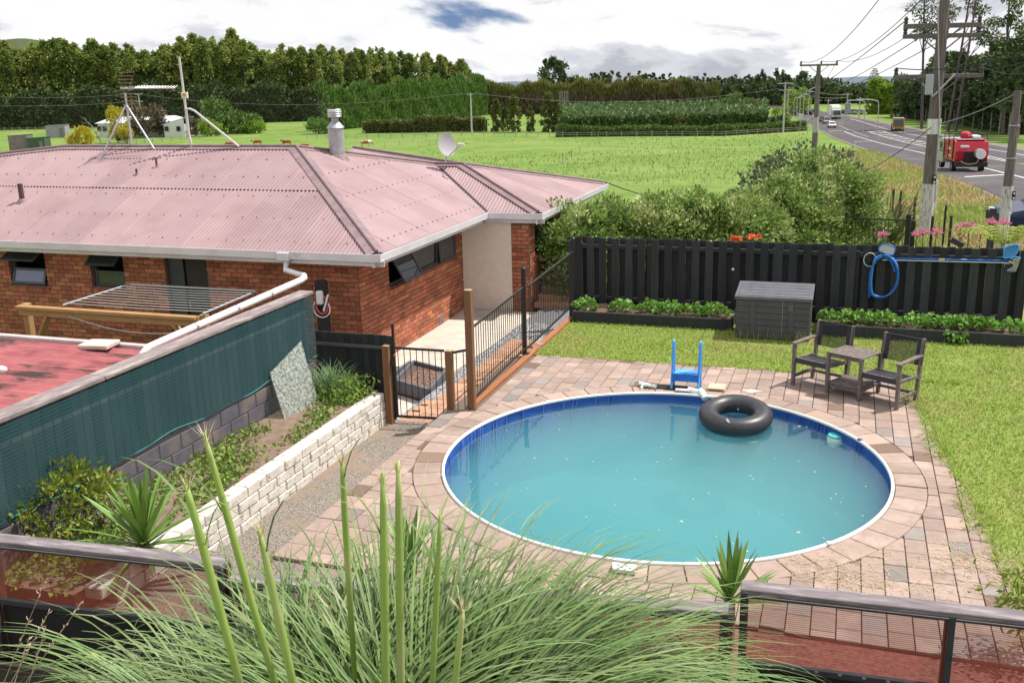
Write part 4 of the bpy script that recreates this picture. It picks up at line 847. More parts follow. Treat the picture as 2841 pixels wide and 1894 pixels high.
# meter box / hose reel on the house corner
hr = thing('hose_reel', 'white and red hose reel hung on the brick wall by the fence', 'hose reel', (-8.2, 14.9, .7)); q = onY(895, 845, 14.9)
MB().tube([q + (.13*math.cos(t)*.9, -.02, .16*math.sin(t)) for t in np.linspace(0, 6.283, 20)], .022, 7).build('coil', M('red_hose', (.45, .08, .08)), hr); MB().tube([q + (.18*math.cos(t)*.9, -.04, -.06 + .16*math.sin(t)) for t in np.linspace(2.4, 6.9, 16)], .010, 6).build('loose_end', PVC, hr); MB().cbox(q[0] - .06, q[0] + .05, q[1] - .12, q[1] - .02, q[2] + .02, q[2] + .26, .02).build('bracket', WHITE, hr); MB().beam(q + (.05, -.07, -.1), q + (.16, -.07, .2), .03, .03).build('arm', WHITE, hr)
MB().cbox(q[0] - .16, q[0] + .06, q[1] + .02, q[1] + .16, -.6, q[2] + .42, .03).build('dark_cover', M('black_cover', (.02, .02, .022)), hr)
# ------------------------------------------------------------------ things in and round the pool
lx0, lx1, ly = -2.33, -1.93, 14.28
ld = thing('pool_ladder', 'blue plastic pool ladder standing over the far rim', 'ladder', (-2.13, ly, 0))
for x in (lx0, lx1):
    MB().tube(smooth([(x, ly + .13, -.0), (x, ly + .13, .3), (x, ly + .115, .66), (x, ly + .08, .71), (x, ly + .045, .66), (x, ly + .0, .25), (x, ly - .1, -.05), (x, ly - .2, -.62)], 6), .021, 10).build('rail', BLUL, ld, smooth=True)
pf = MB().cbox(lx0 + .02, lx1 - .02, ly - .06, ly + .18, .20, .25, .012).build('platform', BLUL, ld); MB().cbox(lx0 + .11, lx1 - .022, ly - .04, ly + .14, .251, .262, .005).build('tread_pad', M('pale_blue_pad', (.10, .38, .80), rough=.4), pf); MB().cbox(lx0 + .0, lx1 - .0, ly - .085, ly - .062, .13, .25, .006).build('front_apron', BLU, pf)
for y, z in ((-.14, -.03), (-.17, -.30)): MB().cbox(lx0 - .05, lx1 + .05, ly + y - .05, ly + y + .05, z - .018, z + .018, .008).build('step', BLUL, ld)
# inner tube
tb = thing('inner_tube', 'black rubber inner tube floating near the pool ladder', 'inner tube', (-1.27, 13.2, WZ)); RUB = M('black_rubber', (.022, .022, .026), (.035, .035, .04), sc=14, rough=.42, spec=.55, bump=.01, bsc=120, c3=(.09, .09, .095), sc3=9, lo3=.62, hi3=.75)
c0 = np.array([-1.27, 13.18, WZ + .095]); Rm, rm = .365, .138; nu, nv = 64, 20; V = []
for a in range(nu):
    t = 2*math.pi*a/nu; rq = rm*(1 + .012*math.sin(t*5))
    for b in range(nv): p = 2*math.pi*b/nv; V.append(c0 + ((Rm + rq*math.cos(p))*math.cos(t), (Rm + rq*math.cos(p))*math.sin(t), rq*.95*math.sin(p) + .05*math.sin(t)))
i, j = np.meshgrid(np.arange(nu), np.arange(nv), indexing='ij'); MB().add(V, np.stack([i*nv + j, ((i + 1) % nu)*nv + j, ((i + 1) % nu)*nv + (j + 1) % nv, i*nv + (j + 1) % nv], -1).reshape(-1, 4)).build('tube', RUB, tb, smooth=True)
MB().tube([c0 + (.02, .19, .0), c0 + (.02, .12, .055)], .008, 6).build('valve', STEEL, tb); 
mb = MB(); q0 = c0 + (-.07, -.44, .105); mb.extr([q0, q0 + (.03, -.012, -.02), q0 + (.05, -.03, -.055), q0 + (.015, -.025, -.045), q0 + (-.01, -.01, -.02)], (0, -.006, .004)); mb.build('repair_patch', WHITE, tb)
# floating chlorine dispenser
dq = G(1841 + 1122/2.351, 600 + 1445/2.351, -.12); ds = thing('chlorine_float', 'small round white and aqua chlorine float by the pool edge', 'pool float', dq)
MB().lathe([(0.001, -.1), (.09, -.1), (.108, -.06), (.112, .0), (.10, .018)], dq, 24).build('base', M('float_white', (.74, .78, .76), rough=.35), ds, smooth=True); MB().lathe([(.098, .018), (.105, .03), (.095, .052), (.03, .058), (0.001, .058)], dq, 24).build('lid', M('float_aqua', (.10, .58, .55), rough=.35), ds, smooth=True); MB().lathe([(.05, .058), (.055, .064), (.06, .058)], dq, 24).build('lid_ring', M('float_aqua2', (.08, .48, .46), rough=.35), ds)
# skimmer opening and return fitting behind the ladder
skm = thing('pool_skimmer', 'open skimmer box with white collar under the ladder', 'skimmer', (-2.35, 14.2, 0)); BLK2 = M('dark_hole', (.02, .018, .016))
MB().cbox(-2.92, -2.62, 14.18, 14.42, .0, .012, .003).build('recess_frame', M('brown_frame', (.16, .10, .075)), skm); MB().cbox(-2.62, -2.05, 14.15, 14.36, .004, .016, .003).build('opening', BLK2, skm); MB().tube([(-2.82, 14.2, .05), (-2.55, 14.16, .03)], .03, 10).build('pipe', PVC, skm)
MB().tube([(-2.06, 14.12, .04), (-1.86, 14.03, .03)], .042, 10).build('collar', PVC, skm); MB().cbox(-2.25, -1.9, 14.06, 14.12, .02, .05, .01).build('lip', PVC, skm); MB().tube([(-1.88, 14.05, .06), (-1.78, 13.93, -.02)], .05, 10).build('elbow', PVC, skm)
rt = thing('return_fitting', 'pale green pipe fitting hanging into the pool left of the ladder', 'pipe fitting', (-2.75, 14.0, 0)); GRP = M('pale_green_pvc', (.45, .62, .52), (.55, .64, .56), sc=20, rough=.4); r0 = np.array([-2.76, 14.12, .05])
MB().tube([r0 + (.09, .03, .0), r0, r0 + (0, -.04, -.03), r0 + (-.0, -.08, -.16), r0 + (-.015, -.12, -.3)], .026, 10).build('pipe', GRP, rt); MB().tube([r0 + (-.13, -.11, -.28), r0 + (.1, -.15, -.30)], .022, 10).build('tee', GRP, rt)
for s_ in (-.13, .1): MB().tube([r0 + (s_ - .02, -.12 - s_*.1, -.285), r0 + (s_ + .02, -.125 - s_*.1, -.287)], .036, 10).build('nozzle', PVC, rt)
sp = thing('timber_offcut', 'pale flat timber block lying on the paving by the pool ladder', 'timber block', (-1.68, 14.3, 0)); MB().cbox(-1.80, -1.55, 14.24, 14.5, .0, .05, .006).build('board', M('pale_block', (.58, .46, .33), (.5, .38, .26), sc=8), sp); MB().cbox(-1.78, -1.57, 14.235, 14.24, .004, .03, .001).build('dark_edge', TPO, sp)
wm = G(2085, 1085, .0); tag(MB().prism([(wm[0] + .12*math.cos(t)*(1 + .4*math.sin(3*t)), wm[1] + .07*math.sin(t)*(1 + .3*math.cos(4*t))) for t in np.linspace(0, 6.2, 16)], .003, .006).build('white_splash', M('spilt_white', (.62, .58, .54))), 'small white splash mark on the pink pavers', 'stain')
mp_ = G(1732, 1568, .04); pm = thing('rim_plate', 'white perforated cover plate on the near pool rim', 'cover plate', mp_); MB().prism([(mp_[0] - .12, mp_[1] + .02), (mp_[0] + .11, mp_[1] + .03), (mp_[0] + .13, mp_[1] - .10), (mp_[0] - .09, mp_[1] - .11)], .012, .05).build('plate', WHITE, pm)
for k in range(4): MB().tube([(mp_[0] - .05 + k*.04, mp_[1] - .03 - .03*(k % 2), .045), (mp_[0] - .05 + k*.04, mp_[1] - .03 - .03*(k % 2), .053)], .01, 8).build('screw_hole', BLK2, pm)
# ---- twin seat with table
WTH = M('weathered_seat_timber', (.20, .165, .155), (.11, .085, .08), sc=8, rough=.85, bump=.03, bsc=30, stretch=(3, 3, 3), c3=(.32, .28, .27), sc3=6, lo3=.58, hi3=.7)
def sling_mat():
    m = cloth_mat('black_sling', (.02, .021, .03), (.026, .027, .036), .72, .10, 2, 120.); return m
SLG = M('black_sling_seat', (.028, .028, .04), (.022, .022, .03), sc=60, rough=.55); SLGT = cloth_mat('sheer_black_sling', (.02, .021, .03), (.025, .026, .034), .72, .0, 2, 30.)
bn = thing('twin_garden_chair', 'weathered timber twin seat with black slings and a table between', 'garden seat', (.12, 14.75, 0)); fo_ = np.array([.12, 14.46, 0.]); tt = math.radians(-30); ux = np.array([math.cos(tt), math.sin(tt), 0]); uy = np.array([-math.sin(tt), math.cos(tt), 0])*.95 + np.array([.0, .0, 0])
def L_(x, y, z): return fo_ + ux*x + uy*y + np.array([0, 0, z])
def bm(a, b, w, h, nm, mat=WTH, up=(0, 0, 1), par=bn): return MB().beam(L_(*a), L_(*b), w, h, .005, up=up).build(nm, mat, par)
for x, top in ((-.83, .64), (-.26, .61), (.26, .61), (.83, .64)):
    bm((x, 0, 0), (x, 0, top), .045, .06, 'leg', up=uy); bm((x, .56, 0), (x, .68 if abs(x) > .5 else .56, .90 if abs(x) > .5 else .6), .045, .06, 'leg', up=uy)
    bm((x, .0, .14), (x, .56, .14), .03, .05, 'stretcher'); bm((x, -.02, .40), (x, .60, .36), .03, .055, 'seat_rail')
for x in (-.83, .83): bm((x, -.05, .655), (x, .64, .665), .07, .03, 'armrest')
for x in (-.26, .26): bm((x, .56, 0), (x, .68, .90), .04, .055, 'back_post', up=uy)
for x0, x1 in ((-.83, -.26), (.26, .83)):
    s1 = MB(); P = [L_(x0, .0, .43), L_(x1, .0, .43), L_(x1, .1, .405), L_(x0, .1, .405), L_(x1, .52, .37), L_(x0, .52, .37), L_(x0, -.03, .36), L_(x1, -.03, .36)]
    s1.add(P, [[0, 1, 2, 3], [3, 2, 4, 5], [6, 7, 1, 0]]); s1.build('seat_sling', SLG, bn); bm((x0, .02, .415), (x1, .02, .415), .03, .03, 'front_bar'); bm((x0, .56, .12), (x1, .56, .12), .03, .045, 'back_stretcher')
    MB().add([L_(x0, .605, .52), L_(x1, .605, .52), L_(x1, .668, .89), L_(x0, .668, .89)], [[0, 1, 2, 3]]).build('back_sling', SLGT, bn)
    for xa, xb in ((x0 - .03, x0 + .08), (x1 - .08, x1 + .03)): MB().extr([L_(xa, .598, .52), L_(xb, .598, .52), L_(xb, .662, .89), L_(xa, .662, .89)], tuple(uy*.012)).build('sling_sleeve', SLG, bn)
    bm((x0, .665, .885), (x1, .665, .885), .02, .02, 'back_bar', SLG)
for z, nm in ((.62, 'table_slat'), (.17, 'shelf_slat')):
    for k in range(8): y = .015 + k*.068; bm((-.29 if z > .5 else -.25, y, z), (.29 if z > .5 else .25, y, z), .058, .018, nm)
for y in (0.02, .54): bm((-.26, y, .58), (.26, y, .58), .03, .05, 'table_rail'); bm((-.26, y, .13), (.26, y, .13), .03, .05, 'shelf_rail')
# ------------------------------------------------------------------ roof aerials
def at_roof(u, v): return onplane(u, v, RR, RL, c3(C_))
an_ = thing('tv_antenna', 'television antenna on a tripod mast at the roof ridge', 'antenna', (-15, 18.4, 3.2)); GAL = M('galv_tube', (.55, .55, .58), (.42, .42, .45), sc=15, rough=.4, metal=.4)
y0 = 18.45; top = onY(347, 280, y0); mid = onY(350, 290, y0)
MB().tube([onY(347, 258, y0), onY(366, 408, y0)], .022, 8).build('mast', GAL, an_); MB().tube([mid, at_roof(277, 446)], .02, 8).build('leg', GAL, an_); MB().tube([mid, onY(428, 414, y0 - .1)], .02, 8).build('leg', GAL, an_); MB().tube([mid, onY(368, 405, y0 + .9)], .02, 8).build('leg', GAL, an_)
a, b = onY(342, 246, y0), onY(480, 245, y0); MB().tube([a, b], .014, 8).build('boom', GAL, an_); dd = b - a
for k in range(14): q = a + dd*(.2 + .8*k/13); w = .17 - .004*k; MB().tube([q + (.04, -w, .05), q + (0, 0, 0), q + (.04, w, .05)], .006, 5).build('element', ALUM, an_)
rf = onY(352, 238, y0)
for s_ in (-1, 1):
    for k in range(5): q = a + (.06, 0, 0) + np.array([.02*k, 0, s_*.075*(k + .5)]); MB().tube([q + (0, -.24, 0), q + (0, .24, 0)], .006, 5).build('reflector', M('rusty_rod', (.16, .085, .06)), an_)
MB().cbox(*(lambda q: (q[0] - .12, q[0] + .03, q[1] - .03, q[1] + .03, q[2] - .02, q[2] + .02))(onY(348, 245, y0)), .004).build('clamp', GAL, an_)
ms_ = thing('roof_mast', 'tall white metal mast with bracing stay on the roof ridge', 'mast', (-13.48, 18.4, 3.2)); MB().tube([onY(533, 414, y0), onY(524, 372, y0), onY(497, 158, y0)], [.03, .03, .024], 10).build('pole', M('mast_white', (.62, .60, .62), (.52, .5, .52), sc=8, rough=.4), ms_)
MB().tube([onY(514, 304, y0 - .05), onY(527, 302, y0 - .05), onY(540, 308, y0 - .05), onY(663, 407, y0 - .05)], .024, 8).build('stay', M('stay_white', (.58, .56, .58)), ms_); q = onY(518, 264, y0); MB().cbox(q[0] - .09, q[0] + .06, q[1] - .08, q[1] - .02, q[2] - .07, q[2] + .06, .008).build('junction_box', M('cream_box', (.66, .6, .48)), ms_); MB().cbox(q[0] - .035, q[0] + .02, q[1] - .084, q[1] - .079, q[2] - .03, q[2] + .03, .002).build('label', M('orange_label', (.5, .3, .1)), ms_)
dsh = thing('satellite_dish', 'grey satellite dish on the far slope of the pink roof', 'satellite dish', onY(1237, 440, 22.0)); yD = 22.0; cD = onY(1241, 403, yD); ax1 = np.array([.83, -.36, .18]); ax1 /= np.linalg.norm(ax1); sU = np.cross(ax1, (0, 0, 1)); sU /= np.linalg.norm(sU); sV = np.cross(sU, ax1)
V = []; 
for k in range(7):
    for t in range(24): rr_ = k/6; V.append(cD + sU*.22*rr_*math.cos(2*math.pi*t/24)*1.3 + sV*.26*rr_*math.sin(2*math.pi*t/24) - ax1*.05*(1 - rr_*rr_))
i, j = np.meshgrid(np.arange(6), np.arange(24), indexing='ij'); MB().add(V, np.stack([i*24 + j, (i + 1)*24 + j, (i + 1)*24 + (j + 1) % 24, i*24 + (j + 1) % 24], -1).reshape(-1, 4)).build('dish', M('dish_grey', (.40, .385, .42), rough=.5), dsh, smooth=True)
MB().tube([cD - sV*.25, onY(1277, 402, yD - .25)], .014, 6).build('feed_arm', GAL, dsh); q = onY(1281, 401, yD - .25); MB().tube([q - (.1, 0, 0), q + (.06, 0, .0)], .032, 8).build('receiver', M('lnb', (.6, .6, .6)), dsh); MB().tube([cD - sV*.15 - ax1*.06, cD - sV*.3 - ax1*.12, onY(1236, 452, yD)], .02, 8).build('bracket', GAL, dsh)
# ------------------------------------------------------------------ foreground fence
def cf(u, v, D):            # point on a sight line at forward distance D
    d = ray(u, v); return np.array([0, 0, EYE]) + d*(D/(d[0]*SN + d[1]*CS))
def hor(u): return 213.27 - .0234*(u - 1420.5)
MB().prism([(-9, 1.5), (5, 1.5), (5, 6.75), (-.6, 6.7), (-4.6, 6.05), (-9, 5.7)], -1.65, -.3).build('planting_bank', M('bank_soil', (.035, .035, .02), (.05, .045, .03), sc=4, rough=.95), kind='structure')
FRM = M('dark_fence_frame', (.05, .052, .06), (.035, .036, .042), sc=8, rough=.5)
RCLO = cloth_mat('red_shade_mesh', (.36, .082, .05), (.27, .058, .038), .56, .16, 2, 62.)
FRW = M('frame_edge_white', (.5, .45, .45))
ff = thing('screen_fence', 'low timber capped fence with red mesh screens along the near edge', 'fence', (-2, 6.5, -.3))
secs = [((-9.4, 5.8), (-4.62, 6.17), .82, .25), ((-4.58, 6.15), (-.62, 6.80), .70, .2), ((-.57, 6.83), (4.2, 7.08), .885, .28)]
for i, (a, b, zt_, zb) in enumerate(secs):
    a, b = np.array(a), np.array(b); d = b - a; Ln = np.linalg.norm(d); d = d/Ln; nv = np.array([-d[1], d[0]])
    MB().beam((*a, zt_), (*b, zt_), .15, .042, .006).build('cap', CAPX, ff)
    o = nv*-.05; MB().beam((*(a + o), zt_ - .04), (*(b + o), zt_ - .04), .035, .03, .003).build('top_rail', FRM, ff); MB().beam((*(a + nv*-.071), zt_ - .03), (*(b + nv*-.071), zt_ - .03), .004, .008, .001).build('rail_edge', FRW, ff)
    MB().beam((*(a + o), zb), (*(b + o), zb), .04, .05, .003).build('bottom_rail', FRM, ff)
    a_, b_ = a + nv*-.03, b + nv*-.03
    V = []; m = int(Ln/.15) + 2
    for k in range(m):
        q = a_ + (b_ - a_)*k/(m - 1)
        for z in np.linspace(zb, zt_ - .03, 4): V.append((q[0] + .008*math.sin(k*.9 + z*7)*nv[0], q[1] + .008*math.sin(k*.9 + z*7)*nv[1], z))
    ii, jj = np.meshgrid(np.arange(m - 1), np.arange(3), indexing='ij'); a4 = ii*4 + jj; MB().add(V, np.stack([a4, a4 + 4, a4 + 5, a4 + 1], -1).reshape(-1, 4)).build('mesh_screen', RCLO, ff, smooth=True)
    MB().beam((*(a + nv*.02), (zb - .04 - 1.2)/2 - .02), (*(b + nv*.02), (zb - .04 - 1.2)/2 - .02), .03, zb - .04 + 1.2, .003).build('gap_shade_board', M('gap_shade_black', (.018, .017, .017)), ff)  # black boards added for the shade in the gap below the bottom rail
    ps = {0: [.52, .995], 1: [.01, .5, .985], 2: [.006, .305, .66]}[i]
    for t in ps:
        q = a + (b - a)*t + nv*-.055; MB().beam((*q, -.3), (*q, zt_ - .022), .045, .045, .004, up=(d[0], d[1], 0)).build('post', FRM, ff)
        q = a + (b - a)*t + nv*.03; MB().beam((*q, -.3), (*q, zt_ - .022), .08, .06, .004, up=(d[0], d[1], 0)).build('timber_post', M('fence_post_brown', (.10, .05, .035)), ff)
for k in range(9): q = np.array(secs[2][0]) + (np.array(secs[2][1]) - np.array(secs[2][0]))*(.05 + .035*k); MB().cbox(q[0] - .012, q[0] + .012, q[1] - .072, q[1] - .0705, .285, .3, .001).build('staple', STEEL, ff)
# ------------------------------------------------------------------ plants near by
PAMP = M('pampas_leaf', (.20, .295, .105), (.13, .205, .062), sc=2.5, rough=.55, rnd=.32, hue=.02, trans=.28, spec=.3, c3=(.36, .41, .25), sc3=1.2, lo3=.5, hi3=.68)  # pale third tone puts blade highlights into the leaf colour
STK = M('pampas_sheath', (.30, .40, .10), (.23, .33, .07), sc=6, rough=.5, stretch=(3, 3, .3), c3=(.42, .42, .20), sc3=4, lo3=.5, hi3=.65)
DEADL = M('dead_pampas_leaf', (.40, .33, .19), (.30, .24, .13), sc=5, rnd=.3, trans=.2)
PLM = M('pampas_plume', (.52, .44, .27), rnd=.2)
def pampas(base, n, lb, stalks, spread, az0=None):
    t_ = thing('pampas_grass', lb, 'pampas grass', base, 'pampas clumps by the near fence'); b = np.array(base)
    a = NR.uniform(0, 6.283, n) if az0 is None else NR.normal(az0[0], az0[1], n); q = .38*np.sqrt(NR.random(n)); P = np.stack([b[0] + q*np.cos(a + .6), b[1] + q*np.sin(a + .6), np.full(n, b[2])], -1)
    V, F = blades(P, a, NR.uniform(1.9, 3.5, n)*spread, NR.uniform(.010, .024, n), NR.uniform(1.2, 1.54, n), NR.uniform(1.7, 3.5, n), seg=12, twist=.9, pw=1.7); MB().add(V, F).build('leaves', PAMP, t_, kind='stuff'); m = n//9; V, F = blades(P[:m], NR.uniform(0, 6.283, m), NR.uniform(1.2, 2.6, m)*spread, NR.uniform(.008, .018, m), NR.uniform(.8, 1.5, m), NR.uniform(1.5, 4.2, m), seg=9, twist=1.2, pw=1.4); MB().add(V, F).build('dead_leaves', DEADL, t_, kind='stuff')
    for (u0, v0, u1, v1, D, r) in stalks:
        p1, p0 = cf(u0, v0, D), cf(u1, v1, D); p0 = p0 + (p0 - p1)*1.2; L_n = np.linalg.norm(p1 - p0); m_ = p0 + (p1 - p0)*.5
        s_ = MB().tube([p0, m_, p0 + (p1 - p0)*.8, p0 + (p1 - p0)*.93, p1], [r*.8, r, r*.95, r*.75, r*.42], 9).build('flower_stalk', STK, t_, smooth=True)
        k = 26; MB().add(*blades(np.tile(p1 - (p1 - p0)*.03, (k, 1)), NR.uniform(0, 6.28, k), NR.uniform(.05, .13, k), .004, NR.uniform(.9, 1.5, k), .5, 2)).build('plume_tip', PLM, s_)
        k = 2; MB().add(*blades(np.array([p0 + (p1 - p0)*R.uniform(.65, .9)]*k), NR.uniform(0, 6.28, k), NR.uniform(.4, .8, k), .015, 1.3, 1.6, 6)).build('sheath_leaf', PAMP, s_)
SL = [(565, 1200, 690, 1640, 4.6, .020), (515, 1340, 610, 1690, 4.4, .022), (720, 1470, 790, 1790, 4.3, .021), (948, 1275, 965, 1560, 5.0, .019), (1062, 1310, 1070, 1880, 4.7, .024), (1105, 1278, 1112, 1880, 4.8, .024), (1222, 1430, 1205, 1780, 4.8, .017), (1285, 1690, 1262, 1894, 4.4, .018)]
pb = lambda x, y, z=-.3: np.array([*plan(x, y), z])
pampas(pb(-.52, 4.80), 3900, 'large pampas clump with tall cut flower stalks before the red screen', SL[3:], .90)
pampas(pb(-.10, 4.85), 2100, 'arching pampas clump reaching over the right of the red screen', [], .80)
pampas(pb(-1.2, 4.75), 2700, 'pampas clump with leaning stalks before the left red screen', SL[:3], .86)
# seed heads at the left corner
for k, (u, v, u1, v1) in enumerate(((125, 1610, 10, 1894), (232, 1663, 70, 1894), (140, 1690, 30, 1894), (80, 1770, 40, 1894), (125, 1745, 80, 1894))):
    p1, p0 = cf(u, v, 5.0), cf(u1, v1, 4.9); p0 = p0 + (p0 - p1)*1.5; t_ = thing('seeding_grass', 'pale dry seeding grass stem in the lower left corner, %s' % ('tallest one', 'right hand one', 'second tallest', 'lowest one', 'short middle one')[k], 'grass stem', p0, 'dry grass stems')
    MB().tube([p0, p0 + (p1 - p0)*.6, p1], [.003, .0025, .001], 5).build('stem', M('straw', (.42, .30, .21)), t_); m = 26; tt_ = NR.uniform(.72, 1, m); P = p0 + (p1 - p0)*tt_[:, None]; MB().add(*diamonds(P, np.tile((p1 - p0)/np.linalg.norm(p1 - p0), (m, 1)), .03, .008, jit=.35)).build('spikelets', M('seed_straw', (.55, .42, .32), rnd=.2), t_)
x_ = NR.uniform(-1.75, -1.0, 500); y_ = NR.uniform(4.4, 5.4, 500); pp = np.array([plan(a, b) for a, b in zip(x_, y_)])
MB().add(*blades(np.column_stack([pp, np.full(500, -.3)]), NR.uniform(0, 6.28, 500), NR.uniform(.7, 1.5, 500), .008, NR.uniform(1., 1.5, 500), NR.uniform(.3, 1.5, 500), 5)).build('bank_grass', M('dark_bank_grass', (.10, .13, .05), rnd=.3, trans=.2), kind='stuff')
YUC = M('yucca_leaf', (.11, .21, .04), (.18, .29, .06), sc=5, rough=.35, rnd=.2, trans=.15)
def yucca(c, n, ln, w, lb, lo_=-.25, hi_=1.45, trunk=.3):
    t_ = thing('yucca', lb, 'yucca', c, 'yucca plants'); c = np.array(c, float)
    MB().tube([c, c + (0, 0, trunk)], [.05, .045], 8).build('trunk', M('yucca_trunk', (.2, .15, .1)), t_)
    for k in range(n):
        f = (k + .5)/n; az = k*2.399 + R.uniform(-.2, .2); el = lo_ + (hi_ - lo_)*f**.8; l_ = ln*R.uniform(.8, 1.1)*(1 if f > .2 else .9)
        d = np.array([math.cos(az)*math.cos(el), math.sin(az)*math.cos(el), math.sin(el)]); s_ = np.array([-math.sin(az), math.cos(az), 0]); nn = np.cross(s_, d)*-1; P0 = c + (0, 0, trunk - .03 + .06*f); V = []
        for t, wf in ((0, .55), (.25, .85), (.55, 1.), (.8, .6), (1, .02)):
            p = P0 + d*l_*t + np.array([0, 0, -l_*.14*t*t*math.cos(el)]); V += [p + s_*w*wf*.5 + nn*w*wf*.13, p, p - s_*w*wf*.5 + nn*w*wf*.13]
        F = []
        for q in range(4): F += [[3*q, 3*q + 1, 3*q + 4, 3*q + 3], [3*q + 1, 3*q + 2, 3*q + 5, 3*q + 4]]
        MB().add(V, np.array(F)).build('leaf', YUC, t_, smooth=True)
yucca(G(400, 1500, .42) + (0, .0, -.25), 52, .80, .062, 'broad green yucca rosette behind the left red screen', -.2, 1.5, .22)
q = onY(2025, 1665, 7.35); yucca((q[0], q[1], 0), 30, .56, .05, 'spiky green yucca behind the fence step at the pool', .2, 1.5, q[2])
q = onY(1140, 1580, 7.0); yucca((q[0], q[1], 0), 26, .55, .05, 'dark yucca standing behind the tall pampas stalks', .3, 1.5, q[2])
LEAFY = M('yellow_green_leaf', (.27, .31, .045), (.17, .24, .035), sc=6, rough=.5, rnd=.35, hue=.03, trans=.25)
def shrub(name, lb, cat, c, rad, ncl, nl, ls, mat, group=None, clr=.3, bottom=-.5, trunkm=None, jit=.6, aspect=.5, shell=True):
    """c = base; rad = (rx, ry, h)"""
    t_ = thing(name, lb, cat, c, group); c = np.array(c, float); rx, ry, h = rad; P, D = [], []
    cl = []
    while len(cl) < ncl:
        v = NR.normal(0, 1, 3); v /= np.linalg.norm(v)
        if v[2] < bottom: continue
        q = NR.uniform(.62, 1.) if shell else NR.random()**.33
        cl.append((c + np.array([v[0]*rx*q, v[1]*ry*q, h*.5 + v[2]*h*.5*q]), v))
    per = nl//ncl
    for p, v in cl:
        r_ = clr*NR.uniform(.7, 1.3); w = NR.normal(0, 1, (per, 3)); w /= np.linalg.norm(w, axis=1)[:, None]; P.append(p + w*r_*(NR.random(per)**.4)[:, None]*np.array([1, 1, .8])); D.append(w + v*.6 + (0, 0, .3))
    MB().add(*diamonds(np.concatenate(P), np.concatenate(D), ls, ls*aspect, jit=jit)).build('foliage', mat, t_)
    tm = MB(); 
    for k in range(5): a = k*1.26; tm.tube([c + (0, 0, -.2), c + (rx*.25*math.cos(a), ry*.25*math.sin(a), h*.3), c + (rx*.6*math.cos(a), ry*.6*math.sin(a), h*.7)], [h*.02, h*.015, h*.006], 5)
    tm.build('stems', trunkm or M('shrub_stem', (.12, .085, .06)), t_); return t_
shrub('leafy_shrub', 'yellow green shrub behind the left red screen', 'shrub', G(105, 1470, .3) + (0, .1, -.1), (.75, .6, .75), 60, 3600, .075, LEAFY, clr=.17)
GC = M('ground_cover', (.22, .32, .06), (.15, .24, .04), sc=8, rough=.55, rnd=.3, hue=.02, trans=.25)
n = 9000; x = NR.uniform(-7.28, -6.4, n); y = NR.uniform(6.2, 12.4, n)
dn = .5 + .5*np.sin(x*4.1 + y*1.1)*np.sin(y*1.7 + 1.3*np.sin(x*3)) ; k = (NR.random(n) < np.clip(dn*1.4 - .6, 0, 1)) | ((x < -6.95) & (y < 10.6) & (NR.random(n) < .45)) | ((y > 11.7) & (NR.random(n) < .7)); x, y = x[k], y[k]
MB().add(*diamonds(np.stack([x, y, .19 + NR.uniform(0, .09, len(x))], -1), np.tile([0, 0, .35], (len(x), 1)) + NR.normal(0, .5, (len(x), 3)), .06, .045)).build('ground_cover', GC, kind='stuff')
mk_ = MB().add(*blades(np.stack([NR.normal(-6.98, .13, 420), NR.normal(12.15, .14, 420), np.full(420, .19)], -1), NR.uniform(0, 6.28, 420), NR.uniform(.3, .62, 420), .008, NR.uniform(.8, 1.5, 420), NR.uniform(.5, 1.8, 420), 5)).build('grass_clump', M('blue_green_grass', (.16, .27, .12), (.22, .32, .15), sc=9, rnd=.25, trans=.2)); tag(mk_, 'blue green tufted grass beside the leaning glass sheet', 'grass clump')
tag(MB().add(*diamonds(np.stack([NR.normal(-6.62, .16, 500), NR.normal(12.0, .22, 500), .2 + .3*NR.random(500)**2], -1), NR.normal(0, .6, (500, 3)) + (0, 0, .4), .07, .04)).build('leafy_weed', GC, kind='stuff'), 'bright green weeds at the gate end of the white wall', 'weeds')
wd_ = NR.uniform(-1.9, -.2, 160); MB().add(*blades(np.stack([wd_, NR.normal(17.44, .03, 160), np.zeros(160)], -1), NR.uniform(3.6, 5.8, 160), NR.uniform(.08, .3, 160), .006, NR.uniform(.9, 1.5, 160), NR.uniform(.3, 1.5, 160), 4)).build('dry_weeds', M('dry_weed', (.36, .34, .14), rnd=.3, trans=.2), kind='stuff')
tag(MB().add(*diamonds(np.stack([NR.normal(1.62, .14, 420), NR.normal(8.0, .12, 420), NR.uniform(.25, .75, 420)], -1), np.tile([-.4, 0, -.3], (420, 1)), .085, .028, jit=.5)).tube([(1.9, 8.0, -.3), (1.75, 8.0, .4), (1.62, 8.0, .7)], [.012, .01, .004], 5).build('hanging_shrub', LEAFY), 'yellow green leafy branch at the right edge of the near fence', 'shrub')
